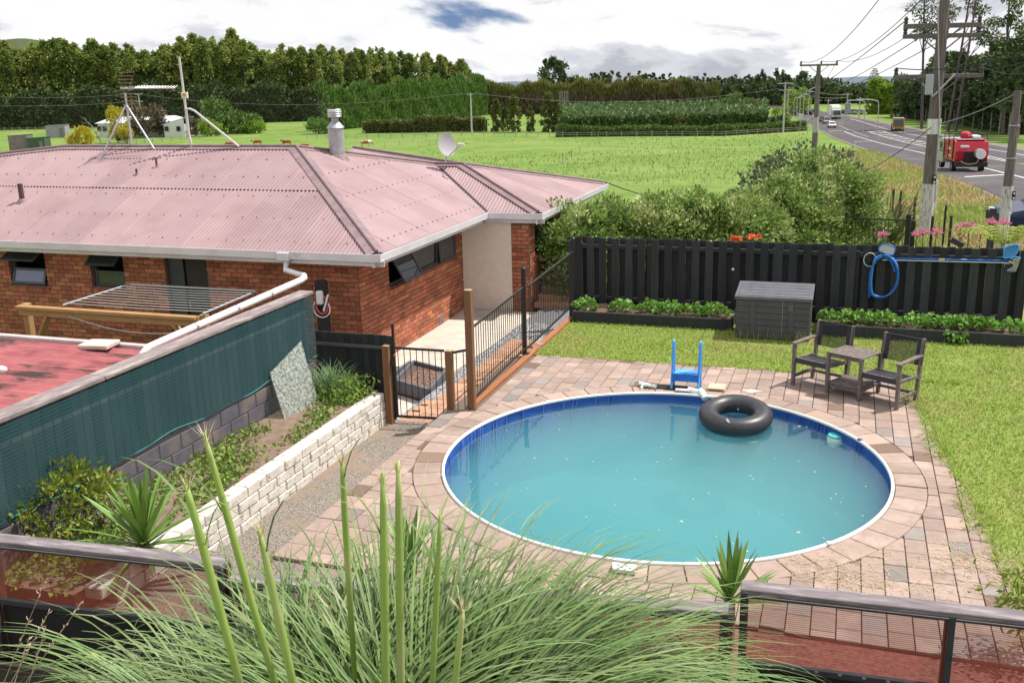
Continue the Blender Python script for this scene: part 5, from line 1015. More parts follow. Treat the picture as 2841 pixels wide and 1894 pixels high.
# ------------------------------------------------------------------ behind the dark fence
PIT = M('pittosporum_leaf', (.24, .34, .085), (.16, .25, .055), sc=3, rough=.5, rnd=.5, hue=.02, trans=.3, c3=(.56, .60, .27), sc3=1.6, lo3=.5, hi3=.66)  # pale yellow patches paint highlights of lit leaves into the colour
OLV = M('olive_leaf', (.12, .16, .075), (.08, .12, .05), sc=3, rough=.55, rnd=.4, trans=.2, c3=(.2, .23, .11), sc3=2)
for k, (u, vt_, D, rx, lb) in enumerate(((1600, 560, 22.5, 1.0, 'pale leafy hedge shrub at the corner of the house'), (1700, 545, 23, 1.1, 'pale leafy hedge shrub second from the house'), (1820, 530, 23, 1.15, 'pale leafy hedge shrub third from the house'), (1945, 520, 23.5, 1.2, 'pale leafy hedge shrub in the middle of the hedge'), (2060, 530, 23, 1.1, 'pale leafy hedge shrub just left of the tall one'), (2170, 480, 24, 1.4, 'rounded pale hedge shrub beside the tallest one'), (2300, 425, 25, 1.6, 'tallest pale hedge shrub at the right end of the hedge'))):
    top = cf(u, vt_, D); base = np.array([top[0], top[1], -1.0]); shrub('hedge_shrub', lb, 'shrub', base, (rx, 1.0 + .2*(k > 5), top[2] + 1.0), 150, 14000 if k < 6 else 20000, .115, PIT, 'hedge behind the dark fence', clr=.30, bottom=-.9)
t0 = cf(2170, 470, 29); shrub('olive_shrub', 'grey green bushy shrub behind the pale hedge', 'shrub', (t0[0], t0[1], -1.0), (1.8, 1.5, t0[2] + 1.2), 80, 4200, .16, OLV, clr=.36)
t0 = cf(2255, 420, 40); shrub('olive_shrub', 'dark wispy shrub at the foot of the second power pole', 'shrub', (t0[0], t0[1], zt(t0[0], t0[1])), (2.6, 2.2, t0[2] + 1.6), 60, 3000, .22, OLV, clr=.5)
FLX = M('flax_leaf', (.16, .17, .06), (.10, .12, .045), sc=5, rnd=.3, trans=.15)
t0 = cf(2465, 560, 30); fx = thing('flax_plant', 'spiky brown green flax beside the near power pole', 'flax', (t0[0], t0[1], zt(t0[0], t0[1]))); n = 130; a = NR.uniform(0, 6.28, n); MB().add(*blades(np.tile([t0[0], t0[1], zt(t0[0], t0[1])], (n, 1)) + NR.normal(0, .12, (n, 3))*(1, 1, 0), a, NR.uniform(1.4, 2.6, n), .07, NR.uniform(.8, 1.5, n), NR.uniform(.1, .9, n), 5)).build('leaves', FLX, fx)
# verge grass beyond the fence
n = 60000; y = 22 + 110*NR.random(n)**1.7; e_ = np.interp(y, [10, 32, 57, 82.6, 123.7, 181.7], [12.5, 19, 27.4, 34.8, 46.4, 61.3]); x = e_ - .6 - NR.random(n)*np.interp(y, [22, 60, 130], [13, 11, 7]); pp = np.stack([x*CS + y*SN, -x*SN + y*CS], -1)
VG = M('verge_grass', (.24, .31, .06), (.33, .36, .10), sc=.6, rough=.7, rnd=.35, trans=.3, c3=(.42, .31, .16), sc3=.16, lo3=.47, hi3=.60)
MB().add(*blades(np.column_stack([pp, zt(pp[:, 0], pp[:, 1])]), NR.uniform(0, 6.28, len(x)), NR.uniform(.2, .55, len(x)), .025 + y*.0006, NR.uniform(.9, 1.5, len(x)), NR.uniform(.2, 1.4, len(x)), 2)).build('verge_grass', VG, kind='stuff')
# black bar fence, posts, flowers, fern behind the dark fence
fb = thing('bar_fence', 'black bar fence panel behind the board fence below the hedge', 'fence', cf(2440, 670, 23.5)); a, b = cf(2370, 606, 23.8), cf(2535, 612, 23.2); a2, b2 = a[:2], b[:2]
bars(fb, a2, b2, -.6, -.6, a[2], b[2], 16); MB().cbox(b2[0] - .05, b2[0] + .05, b2[1] - .05, b2[1] + .05, -1.5, b[2] + .0, .005).build('post', BLACKM, fb)
for (u, v, D, w, lb) in ((2522, 594, 22.6, .11, 'thick black square post leaning by the bar fence'), (2588, 600, 24, .06, 'thin green post right of the bar fence'), (2640, 598, 25, .06, 'thin dark green post below the near power pole'), (2757, 578, 26, .16, 'stout black post left of the short pole'), (2500, 530, 33, .07, 'weathered fence stake left of the near power pole'), (2480, 525, 34, .07, 'weathered fence stake beside the flax'), (2540, 545, 32, .07, 'weathered fence stake close to the near power pole'), (2625, 570, 30, .06, 'weathered fence stake right of the near power pole')):
    q = cf(u, v, D); tag(MB().cbox(q[0] - w/2, q[0] + w/2, q[1] - w/2, q[1] + w/2, zt(q[0], q[1]) - .3, q[2], .006).build('fence_post', DKF), lb, 'post', 'odd posts behind the fence')
PNK = M('pink_petal', (.62, .19, .33), (.70, .30, .42), sc=30, rough=.5, trans=.3, rnd=.2); RDP = M('orange_petal', (.72, .13, .07), (.78, .22, .08), sc=30, trans=.3)
for k, (u, v, lb) in enumerate(((2450, 655, 'pink lily below the bar fence'), (2543, 655, 'pink lily just left of the double bloom'), (2562, 648, 'large double pink lily behind the fence'), (2598, 647, 'pink lily right of the double bloom'), (2665, 632, 'pink lily left of the wide cluster'), (2690, 628, 'wide cluster of pink lilies left of the fern'), (2667, 652, 'low pink lily under the wide cluster'), (2722, 640, 'pale pink lily beside the fern'), (2752, 620, 'tall pink lily above the fern'), (2785, 622, 'rightmost tall pink lily beside the short pole'))):
    q = cf(u, v, 22.3); t_ = thing('lily_flower', lb, 'lily', (q[0], q[1], -.9), 'pink lilies behind the fence'); MB().tube([(q[0], q[1], -.9), q], .012, 5).build('stem', M('lily_stem', (.12, .14, .07)), t_)
    n = 34; w = NR.normal(0, 1, (n, 3)); w /= np.linalg.norm(w, axis=1)[:, None]; w[:, 2] = abs(w[:, 2])*.8; MB().add(*diamonds(np.tile(q, (n, 1)) + w*.03, w, .13, .045, jit=.2)).build('petals', PNK, t_)
for k, (u, v, lb) in enumerate(((2042, 660, 'orange red lily above the middle of the board fence'), (2092, 658, 'orange red double lily right of the other orange one'))):
    q = cf(u, v, 20.3); t_ = thing('lily_flower', lb, 'lily', (q[0], q[1], -.9), 'orange lilies behind the fence'); MB().tube([(q[0], q[1], -.9), q], .012, 5).build('stem', STRB, t_); n = 22; w = NR.normal(0, 1, (n, 3)); w /= np.linalg.norm(w, axis=1)[:, None]; w[:, 0] *= 2; MB().add(*diamonds(np.tile(q, (n, 1)), w, .15, .07, jit=.2)).build('petals', RDP, t_)
FRN = M('fern_frond', (.30, .36, .06), (.24, .30, .05), sc=4, rnd=.2, trans=.3)
q = cf(2770, 668, 21.5); fr_ = thing('tree_fern', 'yellow green fern spreading behind the right end of the fence', 'fern', (q[0], q[1], -.9)); c = np.array([q[0] + .1, q[1], q[2] - .1])
for k in range(15):
    az = k*.42 + R.uniform(-.1, .1); L_n = R.uniform(.9, 1.4); pts = []
    for t in np.linspace(0, 1, 14): pts.append(c + np.array([math.cos(az)*L_n*t, math.sin(az)*L_n*t, .42*math.sin(t*2.4) - .12*t]))
    mb = MB(); pts = np.array(pts)
    for i in range(1, 14):
        d = pts[i] - pts[i - 1]; d /= np.linalg.norm(d); s_ = np.cross(d, (0, 0, 1)); s_ /= np.linalg.norm(s_) + 1e-9; w = .24*math.sin(min(1, i/13 + .12)*math.pi)**.7
        for sg in (-1, 1): mb.add([pts[i], pts[i] + s_*sg*w*.6 + d*.03, pts[i] + s_*sg*w + d*.06 + (0, 0, -.03), pts[i] + s_*sg*w*.55 - d*.02], [[0, 1, 2, 3]])
    mb.tube(pts, .008, 4).build('frond', FRN, fr_)
tag(MB().beam(cf(2640, 665, 21.0), cf(2672, 682, 20.8), .05, .12).build('timber_scrap', DKF), 'dark angled timber behind the right part of the fence', 'timber')
# ------------------------------------------------------------------ road
NE = np.array([(-14, -60), (2, -20), (12.5, 10), (19, 32), (27.4, 57), (34.8, 82.6), (46.4, 123.7), (61.3, 181.7), (74.5, 236), (88, 300), (104, 390), (112, 470), (118, 600)], float)
def road_pt(s, lat):        # s = forward metres, lat = metres right of the near edge
    x = np.interp(s, NE[:, 1], NE[:, 0]); dx = (np.interp(s + 2, NE[:, 1], NE[:, 0]) - np.interp(s - 2, NE[:, 1], NE[:, 0]))/4; n = math.hypot(dx, 1)
    return x + lat/n, s - lat*dx/n
def gz(X, Y): x, y = plan(X, Y); return float(zt(x, y))
def strip(ss, l0, l1, dz, mb=None):
    mb = mb or MB(); V = []
    for k, s in enumerate(ss):
        for la in ((l0 if np.isscalar(l0) else l0[k]), (l1 if np.isscalar(l1) else l1[k])):
            X, Y = road_pt(s, la); V.append((*plan(X, Y), gz(X, Y) + dz))
    k = np.arange(len(ss) - 1)*2; return mb.add(V, np.stack([k, k + 1, k + 3, k + 2], -1))
ASP = M('asphalt', (.088, .078, .088), (.070, .062, .072), sc=.35, rough=.9, c3=(.11, .10, .105), sc3=.12, spec=.2, bump=.02, bsc=8)
SS = np.concatenate([np.linspace(-50, 300, 90), np.linspace(310, 600, 30)]); rw = np.interp(SS, [0, 100, 150, 240, 300, 340], [15, 15.5, 18.5, 21, 16, 13])
rd = MB(); V = []
for l_ in np.linspace(0, 1, 5): pass
for k, s in enumerate(SS):
    for la in np.linspace(0, 1, 6): X, Y = road_pt(s, la*rw[k]); V.append((*plan(X, Y), gz(X, Y) + .10))
i, j = np.meshgrid(np.arange(len(SS) - 1), np.arange(5), indexing='ij'); a = i*6 + j; rd.add(V, np.stack([a, a + 1, a + 7, a + 6], -1).reshape(-1, 4)).build('road', ASP, kind='structure')
SHL = M('gravel_shoulder', (.19, .17, .155), (.15, .13, .12), sc=2, rough=.95, c3=(.17, .19, .07), sc3=.3)
strip(SS[:95], -.7, .05, .07).build('road_shoulder', SHL, kind='structure'); strip(SS[:95], rw[:95] - .1, rw[:95] + 2.5, .06).build('road_shoulder', SHL, kind='structure')
DRY = M('dry_verge', (.27, .20, .10), (.20, .22, .07), sc=.8, rough=.95); strip(np.linspace(38, 60, 14), -1.9 + .6*np.sin(np.linspace(0, 9, 14)), -.68, .05).build('dry_verge', DRY, kind='structure')
PNT = M('road_paint', (.62, .60, .58), (.46, .44, .43), sc=3, rough=.7)
mk1 = MB(); s1 = np.linspace(-40, 236, 70); strip(s1, 4.3, 4.55, .125, mk1); strip(np.linspace(-40, 300, 80), np.interp(np.linspace(-40, 300, 80), [0, 110, 200, 300], [13.2, 13.4, 16.2, 13.4]), np.interp(np.linspace(-40, 300, 80), [0, 110, 200, 300], [13.45, 13.65, 16.45, 13.65]), .125, mk1)
sm = np.linspace(95, 235, 36); ml = np.interp(sm, [95, 120, 170, 235], [8.6, 8.3, 8.6, 9.4]); mr_ = np.interp(sm, [95, 120, 170, 235], [8.9, 10.0, 11.6, 12.6]); strip(sm, ml, ml + .22, .125, mk1); strip(sm, mr_, mr_ + .22, .125, mk1)
for s in np.arange(104, 235, 9.): strip([s, s + 1.6], [np.interp(s, sm, ml), np.interp(s + 1.6, sm, ml)], [np.interp(s + 1.6, sm, ml) + .1, np.interp(s + 4, sm, ml) + .4], .121, mk1); V = [road_pt(s, np.interp(s, sm, ml)), road_pt(s + 1.3, np.interp(s, sm, ml)), road_pt(s + 6.3, np.interp(s, sm, mr_)), road_pt(s + 5, np.interp(s, sm, mr_))]; mk1.add([(*plan(*q), gz(*q) + .123) for q in V], [[0, 1, 2, 3]])
for s in np.arange(130, 236, 4.2): strip([s, s + 1.6], 3.9 + .0*s, 4.1, .126, mk1) if s > 200 else None
for s in np.arange(205, 262, 4.): strip([s, s + 1.7], 6.1, 6.45, .126, mk1)
for s in (69.5, 176, 236): V = [road_pt(s, .9), road_pt(s + .9, .9), road_pt(s + 3.9, 4.3), road_pt(s + 3.0, 4.3)]; mk1.add([(*plan(*q), gz(*q) + .124) for q in V], [[0, 1, 2, 3]])
mk1.build('road_markings', PNT, kind='structure')
YL = MB(); strip(np.linspace(-40, 92, 34), 8.55, 8.68, .125, YL); strip(np.linspace(-40, 92, 34), 8.85, 8.98, .125, YL); YL.build('centre_lines', M('yellow_paint', (.50, .30, .08)), kind='structure')
# ------------------------------------------------------------------ far vegetation
def fw(u, D, z=None):      # ground point under image column u at forward distance D
    p = cf(u, hor(u) + 60, D); return np.array([p[0], p[1], float(zt(p[0], p[1])) if z is None else z])
def ztop(u, v, D): return cf(u, v, D)[2]
FDK = M('belt_foliage', (.21, .28, .06), (.14, .20, .045), sc=.25, rough=.7, rnd=.45, hue=.02, trans=.3, c3=(.36, .39, .10), sc3=.12, lo3=.45, hi3=.65)
FDK2 = M('dark_conifer', (.075, .115, .042), (.05, .08, .03), sc=.3, rough=.7, rnd=.5, trans=.1, c3=(.12, .165, .05), sc3=.15)
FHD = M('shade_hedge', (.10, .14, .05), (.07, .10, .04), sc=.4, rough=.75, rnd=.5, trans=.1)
FGR = M('bamboo_hedge_leaf', (.15, .26, .05), (.09, .175, .035), sc=.5, rough=.6, rnd=.4, trans=.25)
FOR = M('vine_leaf', (.085, .15, .05), (.14, .21, .075), sc=.8, rough=.6, rnd=.45, trans=.2)
FYE = M('golden_leaf', (.50, .42, .04), (.40, .34, .03), sc=1, rnd=.25, trans=.25)
FOL = M('olive_foliage', (.17, .19, .05), (.11, .14, .04), sc=.6, rnd=.4, trans=.2)
FMG = M('mid_green_leaf', (.14, .22, .05), (.09, .16, .035), sc=.7, rnd=.4, trans=.2)
FYG = M('lime_leaf', (.26, .38, .05), (.20, .31, .04), sc=.7, rnd=.3, trans=.25)
FPU = M('purple_brown_leaf', (.16, .115, .075), (.10, .085, .05), sc=.7, rnd=.4, trans=.15)
TRK = M('bark_grey', (.17, .14, .125), (.11, .09, .08), sc=2, rough=.9); TRP = M('bark_pale', (.32, .28, .26), (.22, .19, .18), sc=2, rough=.9)
def treeproto(name, H, prof, ncl, nl, ls, clr, mat, tm=TRK, tr=.018, jit=.7, aspect=.6, up=.25, seed=0):
    """prof: [(height fraction, radius)]; built at the origin"""
    g = np.random.default_rng(seed + 100); t_ = thing(name, '', 'tree'); hs = np.array([p[0] for p in prof]); rs = np.array([p[1] for p in prof]); P, D = [], []; per = nl//ncl
    for k in range(ncl):
        h = g.uniform(hs[0], hs[-1]); r_ = np.interp(h, hs, rs); a = g.uniform(0, 6.283); q = r_*g.uniform(.45, 1.0)*g.uniform(.75, 1.15); c = np.array([q*math.cos(a), q*math.sin(a), h*H]); w = g.normal(0, 1, (per, 3)); w /= np.linalg.norm(w, axis=1)[:, None]
        cr = clr*g.uniform(.6, 1.35)*(1 if h < .9 else .6); P.append(c + w*cr*(g.random(per)**.45)[:, None]); D.append(w + np.array([math.cos(a), math.sin(a), up]))
    MB().add(*diamonds(np.concatenate(P), np.concatenate(D), ls, ls*aspect, jit=jit)).build('crown', mat, t_)
    MB().tube([(0, 0, -.5), (.0, 0, H*.3), (.02*H*g.uniform(-1, 1)*.3, 0, H*.6), (0, 0, H*.93)], [H*tr, H*tr*.8, H*tr*.5, H*.003], 7).build('trunk', tm, t_); return t_
def place(protos, spots, lb, group):
    for k, (p, h) in enumerate(spots):
        pr = protos[k % len(protos)]; t_, H = pr; s_ = h/H
        if not t_['label']: o = t_; o.location = tuple(float(q) for q in p); o.scale = (s_,)*3
        else: o = dup(t_, p, sc=s_)
        o.rotation_euler = (0, 0, R.uniform(0, 6.28)); l_ = lb[k] if isinstance(lb, list) else lb; o['label'] = l_
        if group: o['group'] = group
# left shelterbelt
BP = [(treeproto('shelterbelt_tree', 30, [(.34, 3.2), (.5, 4.3), (.78, 3.9), (.92, 2.2), (1, .4)], 85, 3000, 1.15, 1.3, FDK, seed=k, jit=.5, up=-.35), 30) for k in range(5)]
tops = [(-40, 130), (0, 130), (60, 126), (140, 118), (200, 112), (280, 122), (350, 116), (420, 138), (500, 122), (545, 100), (600, 118), (660, 100), (740, 135), (800, 128), (870, 128), (960, 134), (1040, 138), (1155, 146), (1230, 156), (1283, 168), (1320, 190), (1346, 222)]
tu = np.array([q[0] for q in tops]); tv = np.array([q[1] for q in tops]); sp = []
for u in np.arange(-70, 1335, 27.):
    D = np.interp(u, [-70, 860, 1340], [375, 395, 470]) + R.uniform(-4, 4); b = fw(u, D); v = np.interp(u, tu, tv) + R.uniform(-6, 14); sp.append((b, ztop(u, v, D) - b[2]))
for u in np.arange(-60, 1300, 48.):
    D = np.interp(u, [-70, 860, 1340], [375, 395, 470]) + 8; b = fw(u, D); v = np.interp(u, tu, tv) + R.uniform(-14, 14); sp.append((b, ztop(u, v, D) - b[2]))
place(BP, sp, 'tall olive green shelterbelt tree in the row behind the paddock', 'shelterbelt trees on the left')
def hedge(name, lb, pts, h0, wd_, n, ls, mat, vert=False, aspect=.5, top=.35, kind=None, mat2=None, split=.5):
    """pts: [(u, D)] along the foot; h0 height(s)"""
    B = np.array([fw(u, D) for u, D in pts]); seg = np.linalg.norm(np.diff(B[:, :2], axis=0), axis=1); cs = np.concatenate([[0], np.cumsum(seg)]); hh = np.broadcast_to(np.array(h0, float), (len(pts),))
    t = NR.uniform(0, cs[-1], n); b = np.stack([np.interp(t, cs, B[:, i]) for i in range(3)], -1); h = np.interp(t, cs, hh)*(1 + .10*np.sin(t*.31 + 1) + .07*np.sin(t*.83)); q = NR.random(n); tp = NR.random(n) < top
    z = np.where(tp, h*NR.uniform(.9, 1.04, n), h*q); tn = np.stack([np.gradient(np.interp(t, cs, B[:, 0])), np.gradient(np.interp(t, cs, B[:, 1]))], -1)
    dr = (B[-1] - B[0])[:2]; dr /= np.linalg.norm(dr); nr = np.array([-dr[1], dr[0]]); off = np.where(tp, NR.uniform(-1, 1, n), np.where(NR.random(n) < .75, -1, NR.uniform(-1, 1, n)))*wd_*(1 + .25*np.sin(t*.6 + z*.7))
    if nr @ (-b[0][:2]) > 0: nr = -nr
    P = np.stack([b[:, 0] + nr[0]*off, b[:, 1] + nr[1]*off, b[:, 2] + z], -1); Dn = np.tile([0, 0, 1.], (n, 1)) if vert else np.column_stack([np.tile(nr*-.7, (n, 1)), np.full(n, .1)])
    V, F = diamonds(P, Dn, ls, ls*aspect, jit=.25 if vert else .7); o = thing(name, lb, 'hedge', B[0])
    if mat2 is None: MB().add(V, F).build('foliage', mat, o)
    else:
        lo_m = (z < h*split) ; mb1, mb2 = MB(), MB(); mb1.add(V.reshape(-1, 4, 3)[~lo_m].reshape(-1, 3), np.arange((~lo_m).sum()*4).reshape(-1, 4)).build('foliage', mat, o); mb2.add(V.reshape(-1, 4, 3)[lo_m].reshape(-1, 3), np.arange(lo_m.sum()*4).reshape(-1, 4)).build('bare_stems', mat2, o)
    cr = MB(); 
    for (p, q_), ha, hb in zip(zip(B, B[1:]), hh, hh[1:]): cr.add([p + (0, 0, -.3), q_ + (0, 0, -.3), q_ + (0, 0, hb*.86), p + (0, 0, ha*.86)], [[0, 1, 2, 3]])
    cr.build('stem_core', TRK, o); return o
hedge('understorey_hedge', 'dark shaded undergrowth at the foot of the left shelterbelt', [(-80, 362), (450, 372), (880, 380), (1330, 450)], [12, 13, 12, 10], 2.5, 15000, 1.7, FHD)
hedge('bamboo_hedge', 'tall bright green leafy hedge in front of the shelterbelt', [(885, 300), (1020, 320), (1200, 350), (1345, 400)], [11.3, 11.6, 12.2, 12.8], 1.2, 16000, 1.5, FGR, vert=True, aspect=.35)
BRN = M('bare_brown_stems', (.13, .09, .055), (.19, .14, .09), sc=.6, rnd=.5); FYL = M('yellow_green_tops', (.22, .23, .06), (.17, .17, .05), sc=.5, rnd=.35, trans=.2)
hedge('reed_shelterbelt', 'long tan and green reed like windbreak behind the orchard', [(1345, 405), (1560, 395), (1890, 372)], [9.6, 9.7, 9.6], 1.2, 14000, 2.6, FYL, vert=True, aspect=.16, mat2=BRN, split=.62, top=.2)
hedge('reed_shelterbelt', 'dark windbreak continuing right of the reed windbreak', [(1895, 372), (1990, 385)], [9.2, 8.2], 1.2, 3000, 2.4, FOL, vert=True, aspect=.2, mat2=BRN, split=.5, top=.2)
hedge('low_hedge', 'low dark hedge in front of the bright green hedge', [(1010, 283), (1180, 279), (1350, 275)], [2.6, 4.0, 3.6], 1.2, 4200, .9, FOL)
hedge('field_hedge', 'clipped low hedge along the far edge of the paddock', [(1540, 243), (1800, 236), (2000, 228), (2240, 246)], [2.3, 2.0, 2.0, 2.0], 1.1, 8000, .7, FMG)
# vines
def block(name, lb, us, D0, D1, h, n, ls, mat):
    o = thing(name, lb, 'orchard', fw(us[0], D0)); P = []
    u = NR.uniform(us[0], us[1], n); D = np.where(NR.random(n) < .3, D0, D0 + (D1 - D0)*NR.random(n)); A = np.array([fw(a, b) for a, b in zip(u, D)]); fr = (D == D0); A[:, 2] += np.where(fr, h*NR.uniform(.15, 1, n), h*(.92 + .16*NR.random(n)) + .35*np.sin(u*.35)); MB().add(*diamonds(A, np.tile([0, -.3, .5], (n, 1)), ls, ls*.7, jit=.7)).build('canopy', mat, o, kind='stuff')
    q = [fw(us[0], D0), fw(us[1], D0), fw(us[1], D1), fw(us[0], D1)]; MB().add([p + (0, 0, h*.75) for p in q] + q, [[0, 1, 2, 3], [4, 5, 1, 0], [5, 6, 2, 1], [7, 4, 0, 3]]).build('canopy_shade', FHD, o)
block('vine_orchard', 'block of dark green orchard vines behind the paddock hedge', (1555, 2130), 262, 375, 3.6, 9500, 1.25, FOR)
CYP = [(treeproto('columnar_shrub', 11, [(.02, 1.6), (.3, 2.0), (.7, 1.4), (1, .3)], 50, 1500, .9, .7, FOL, seed=30 + k, up=.8), 11) for k in range(2)]
cs_ = [(1375, 272, 282), (1425, 268, 270), (1470, 270, 300), (1520, 266, 262), (1545, 265, 285), (1400, 275, 300)]
place(CYP, [((b := fw(u, D)), ztop(u, v, D) - b[2]) for u, D, v in cs_], ['bushy olive columnar shrub at the left of the group', 'second olive columnar shrub of the group', 'shorter leafy shrub in the middle of the columnar group', 'tallest olive columnar shrub by the bare trunks', 'olive shrub at the right end of the columnar group', 'small olive shrub low in the columnar group'], 'columnar shrubs at the far paddock edge')
ctr = thing('bare_trunk_clump', 'cluster of pale bare trunks in the windbreak', 'tree trunks', fw(1565, 392))
for k in range(9): u = 1552 + k*3.2; b = fw(u, 390 + R.uniform(-2, 2)); MB().tube([b, b + (R.uniform(-.2, .2), 0, 8.6)], [.22, .12], 6).build('trunk', TRP, ctr)
POP = [(treeproto('poplar_tree', 16, [(.04, .6), (.2, 1.15), (.6, 1.25), (.85, .8), (1, .15)], 26, 520, 1.1, .6, FDK2, tm=TRP, seed=50 + k, up=1.2), 16) for k in range(3)]
ps = []
for u in np.arange(1640, 2170, 9.5):
    if R.random() < .08: continue
    D = 600 + R.uniform(-6, 6); b = fw(u, D); ps.append((b, ztop(u, np.interp(u, [1640, 1700, 1800, 1900, 2000, 2170], [205, 204, 206, 214, 212, 214]) + R.uniform(-6, 8), D) - b[2]))
place(POP, ps, 'slender dark poplar in the distant row on the skyline', 'poplars on the skyline')
RND = [(treeproto('dark_tree', 12, [(.12, 2.5), (.4, 4.6), (.75, 3.6), (1, .8)], 45, 1500, 1.2, 1.3, FDK2, seed=60 + k), 12) for k in range(3)]
dk = [(1990, 440, 262), (2040, 430, 250), (2090, 440, 236), (2130, 430, 228), (2180, 430, 215), (2230, 440, 205), (2270, 450, 215), (2310, 440, 235), (2350, 430, 250), (2390, 420, 258), (2210, 420, 240), (2160, 420, 255), (2060, 415, 270), (2462, 420, 262), (2490, 400, 258), (2020, 425, 275)]
place(RND, [((b := fw(u, D)), ztop(u, v, D) - b[2]) for u, D, v in dk], 'dark rounded tree in the distant wood by the road', 'dark trees beside the far road')
PIN = [(treeproto('pine_tree', 18, [(.1, 3.2), (.4, 2.6), (.8, 1.2), (1, .2)], 45, 1300, 1.1, .8, FDK2, seed=70), 18)]
pn = [(2115, 520, 195), (2153, 520, 192), (2172, 525, 196), (2100, 520, 208)]
place(PIN, [((b := fw(u, D)), ztop(u, v, D) - b[2]) for u, D, v in pn], ['pointed dark pine left of the pair on the skyline', 'left pointed pine of the skyline pair', 'right pointed pine of the skyline pair', 'short pointed pine at the end of the poplars'], 'pointed pines on the skyline')
UMB = treeproto('spreading_tree', 25, [(.35, 5.0), (.55, 10), (.8, 8), (1, 3.2)], 34, 1900, 1.7, 2.2, FDK2, seed=80, up=.6)
b = fw(1538, 650); place([(UMB, 25)], [(b, ztop(1538, 163, 650) - b[2])], 'lone broad domed tree rising above the windbreak', None)
SPR = [(treeproto('spreading_shrub_tree', 9, [(.15, 5), (.5, 6.5), (1, 2)], 30, 900, 1.5, 1.6, FDK2, seed=81), 9)]
place(SPR, [(fw(u, 640), h) for u, h in ((1580, 15), (1605, 13.5), (1625, 12))], ['low dark tree right beside the domed tree', 'middle low dark tree right of the domed tree', 'small low dark tree before the poplars'], 'low trees beside the domed tree')
# Norfolk pine
nb_ = fw(2423, 470); Hn = ztop(2423, 192, 470) - nb_[2]; nf = thing('norfolk_pine', 'tiered star shaped pine standing above the road', 'tree', nb_); MB().tube([nb_, nb_ + (0, 0, Hn)], [.3, .04], 6).build('trunk', TRK, nf); mb = MB()
for k in range(15):
    z = Hn*(.28 + .71*k/14); r_ = 4.3*(1 - k/14.6)**.85 + .15
    for a in np.arange(7)*.898 + k*.4: c = nb_ + (0, 0, z); e_ = c + (r_*math.cos(a), r_*math.sin(a), r_*.14); m = 10; P = c + (e_ - c)*np.linspace(.15, 1, m)[:, None]; mb.add(*diamonds(P, np.tile((e_ - c)/r_ + (0, 0, .25), (m, 1)), .75, .42, jit=.15))
mb.build('crown', FDK2, nf)
# right-hand belt and gums
RB = [(treeproto('roadside_tree', 18, [(.30, 2.4), (.5, 3.9), (.8, 3.3), (1, .8)], 60, 2300, 1.05, 1.15, FDK2, tm=TRP, tr=.010, seed=90 + k, up=-.1), 18) for k in range(4)]
rs_ = []
for u, D, v in ((2520, 292, 262), (2545, 285, 225), (2575, 280, 190), (2600, 272, 160), (2630, 262, 150), (2655, 250, 150), (2680, 244, 175), (2710, 236, 165), (2735, 226, 150), (2760, 215, 120), (2785, 205, 110), (2812, 195, 118), (2840, 185, 95), (2868, 175, 95), (2900, 165, 90), (2560, 300, 210), (2620, 285, 140), (2700, 262, 160), (2770, 240, 125), (2830, 215, 95)): b = fw(u, D); rs_.append((b, ztop(u, v, D) - b[2]))
place(RB, rs_, 'dark dense tree in the belt on the right of the road', 'trees on the right of the road')
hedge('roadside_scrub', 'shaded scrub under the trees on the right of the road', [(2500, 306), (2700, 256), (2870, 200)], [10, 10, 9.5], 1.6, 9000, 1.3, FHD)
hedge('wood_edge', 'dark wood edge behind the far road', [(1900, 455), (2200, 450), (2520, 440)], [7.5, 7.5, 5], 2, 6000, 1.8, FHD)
GUM = M('gum_leaf', (.12, .15, .05), (.08, .11, .035), sc=.4, rnd=.4, trans=.2); GTR = M('gum_bark', (.15, .11, .12), (.09, .065, .075), sc=1.5)
for k, (u, D, lean, lb, crown) in enumerate(((2566, 240, .0, 'tall sparse gum left of the near power pole top', [(2545, 20, 2.6), (2565, 45, 2.4), (2590, 15, 2.6), (2560, 75, 2.0), (2600, 70, 2.2), (2625, 50, 2.0), (2580, 95, 2.0), (2545, 95, 1.6), (2640, 30, 1.8)]), (2640, 225, .85, 'tall leaning gum with bare dark trunk', [(2700, 5, 2.2), (2720, 30, 1.8), (2740, 75, 2.0), (2715, 95, 1.6), (2755, 60, 1.5)]), (2662, 222, .8, 'second leaning gum with bare dark trunk', [(2700, -40, 2.2), (2730, -30, 2.6), (2760, 100, 1.8), (2730, 110, 1.6)]), (2795, 200, .12, 'tall gum at the top right corner', [(2800, -10, 1.6), (2815, 40, 1.3), (2825, 5, 1.6), (2790, 60, 1.2), (2830, 70, 1.2)]))):
    b = fw(u, D); t_ = thing('gum_tree', lb, 'tree', b, 'gum trees above the belt'); tp_ = cf(u + lean*70, -60, D); MB().tube([b, b + (tp_ - b)*.5, tp_], [.36, .26, .12], 7).build('trunk', GTR, t_); P, Dn, br = [], [], MB()
    for (cu, cv, r_) in crown:
        c = cf(cu, cv, D + R.uniform(-2, 2)); f = np.clip((c[2] - b[2] - 3)/(tp_[2] - b[2]), 0, 1); br.tube([b + (tp_ - b)*f*.9, (b + (tp_ - b)*f*.9 + c)/2 + (0, 0, .6), c], [.12, .08, .03], 5); w = NR.normal(0, 1, (150, 3)); w /= np.linalg.norm(w, axis=1)[:, None]; P.append(c + w*r_*(NR.random(150)**.5)[:, None]*(1, 1, .7)); Dn.append(w + (0, 0, -.4))
    br.build('branches', GTR, t_); MB().add(*diamonds(np.concatenate(P), np.concatenate(Dn), .75, .32)).build('crown', GUM, t_)
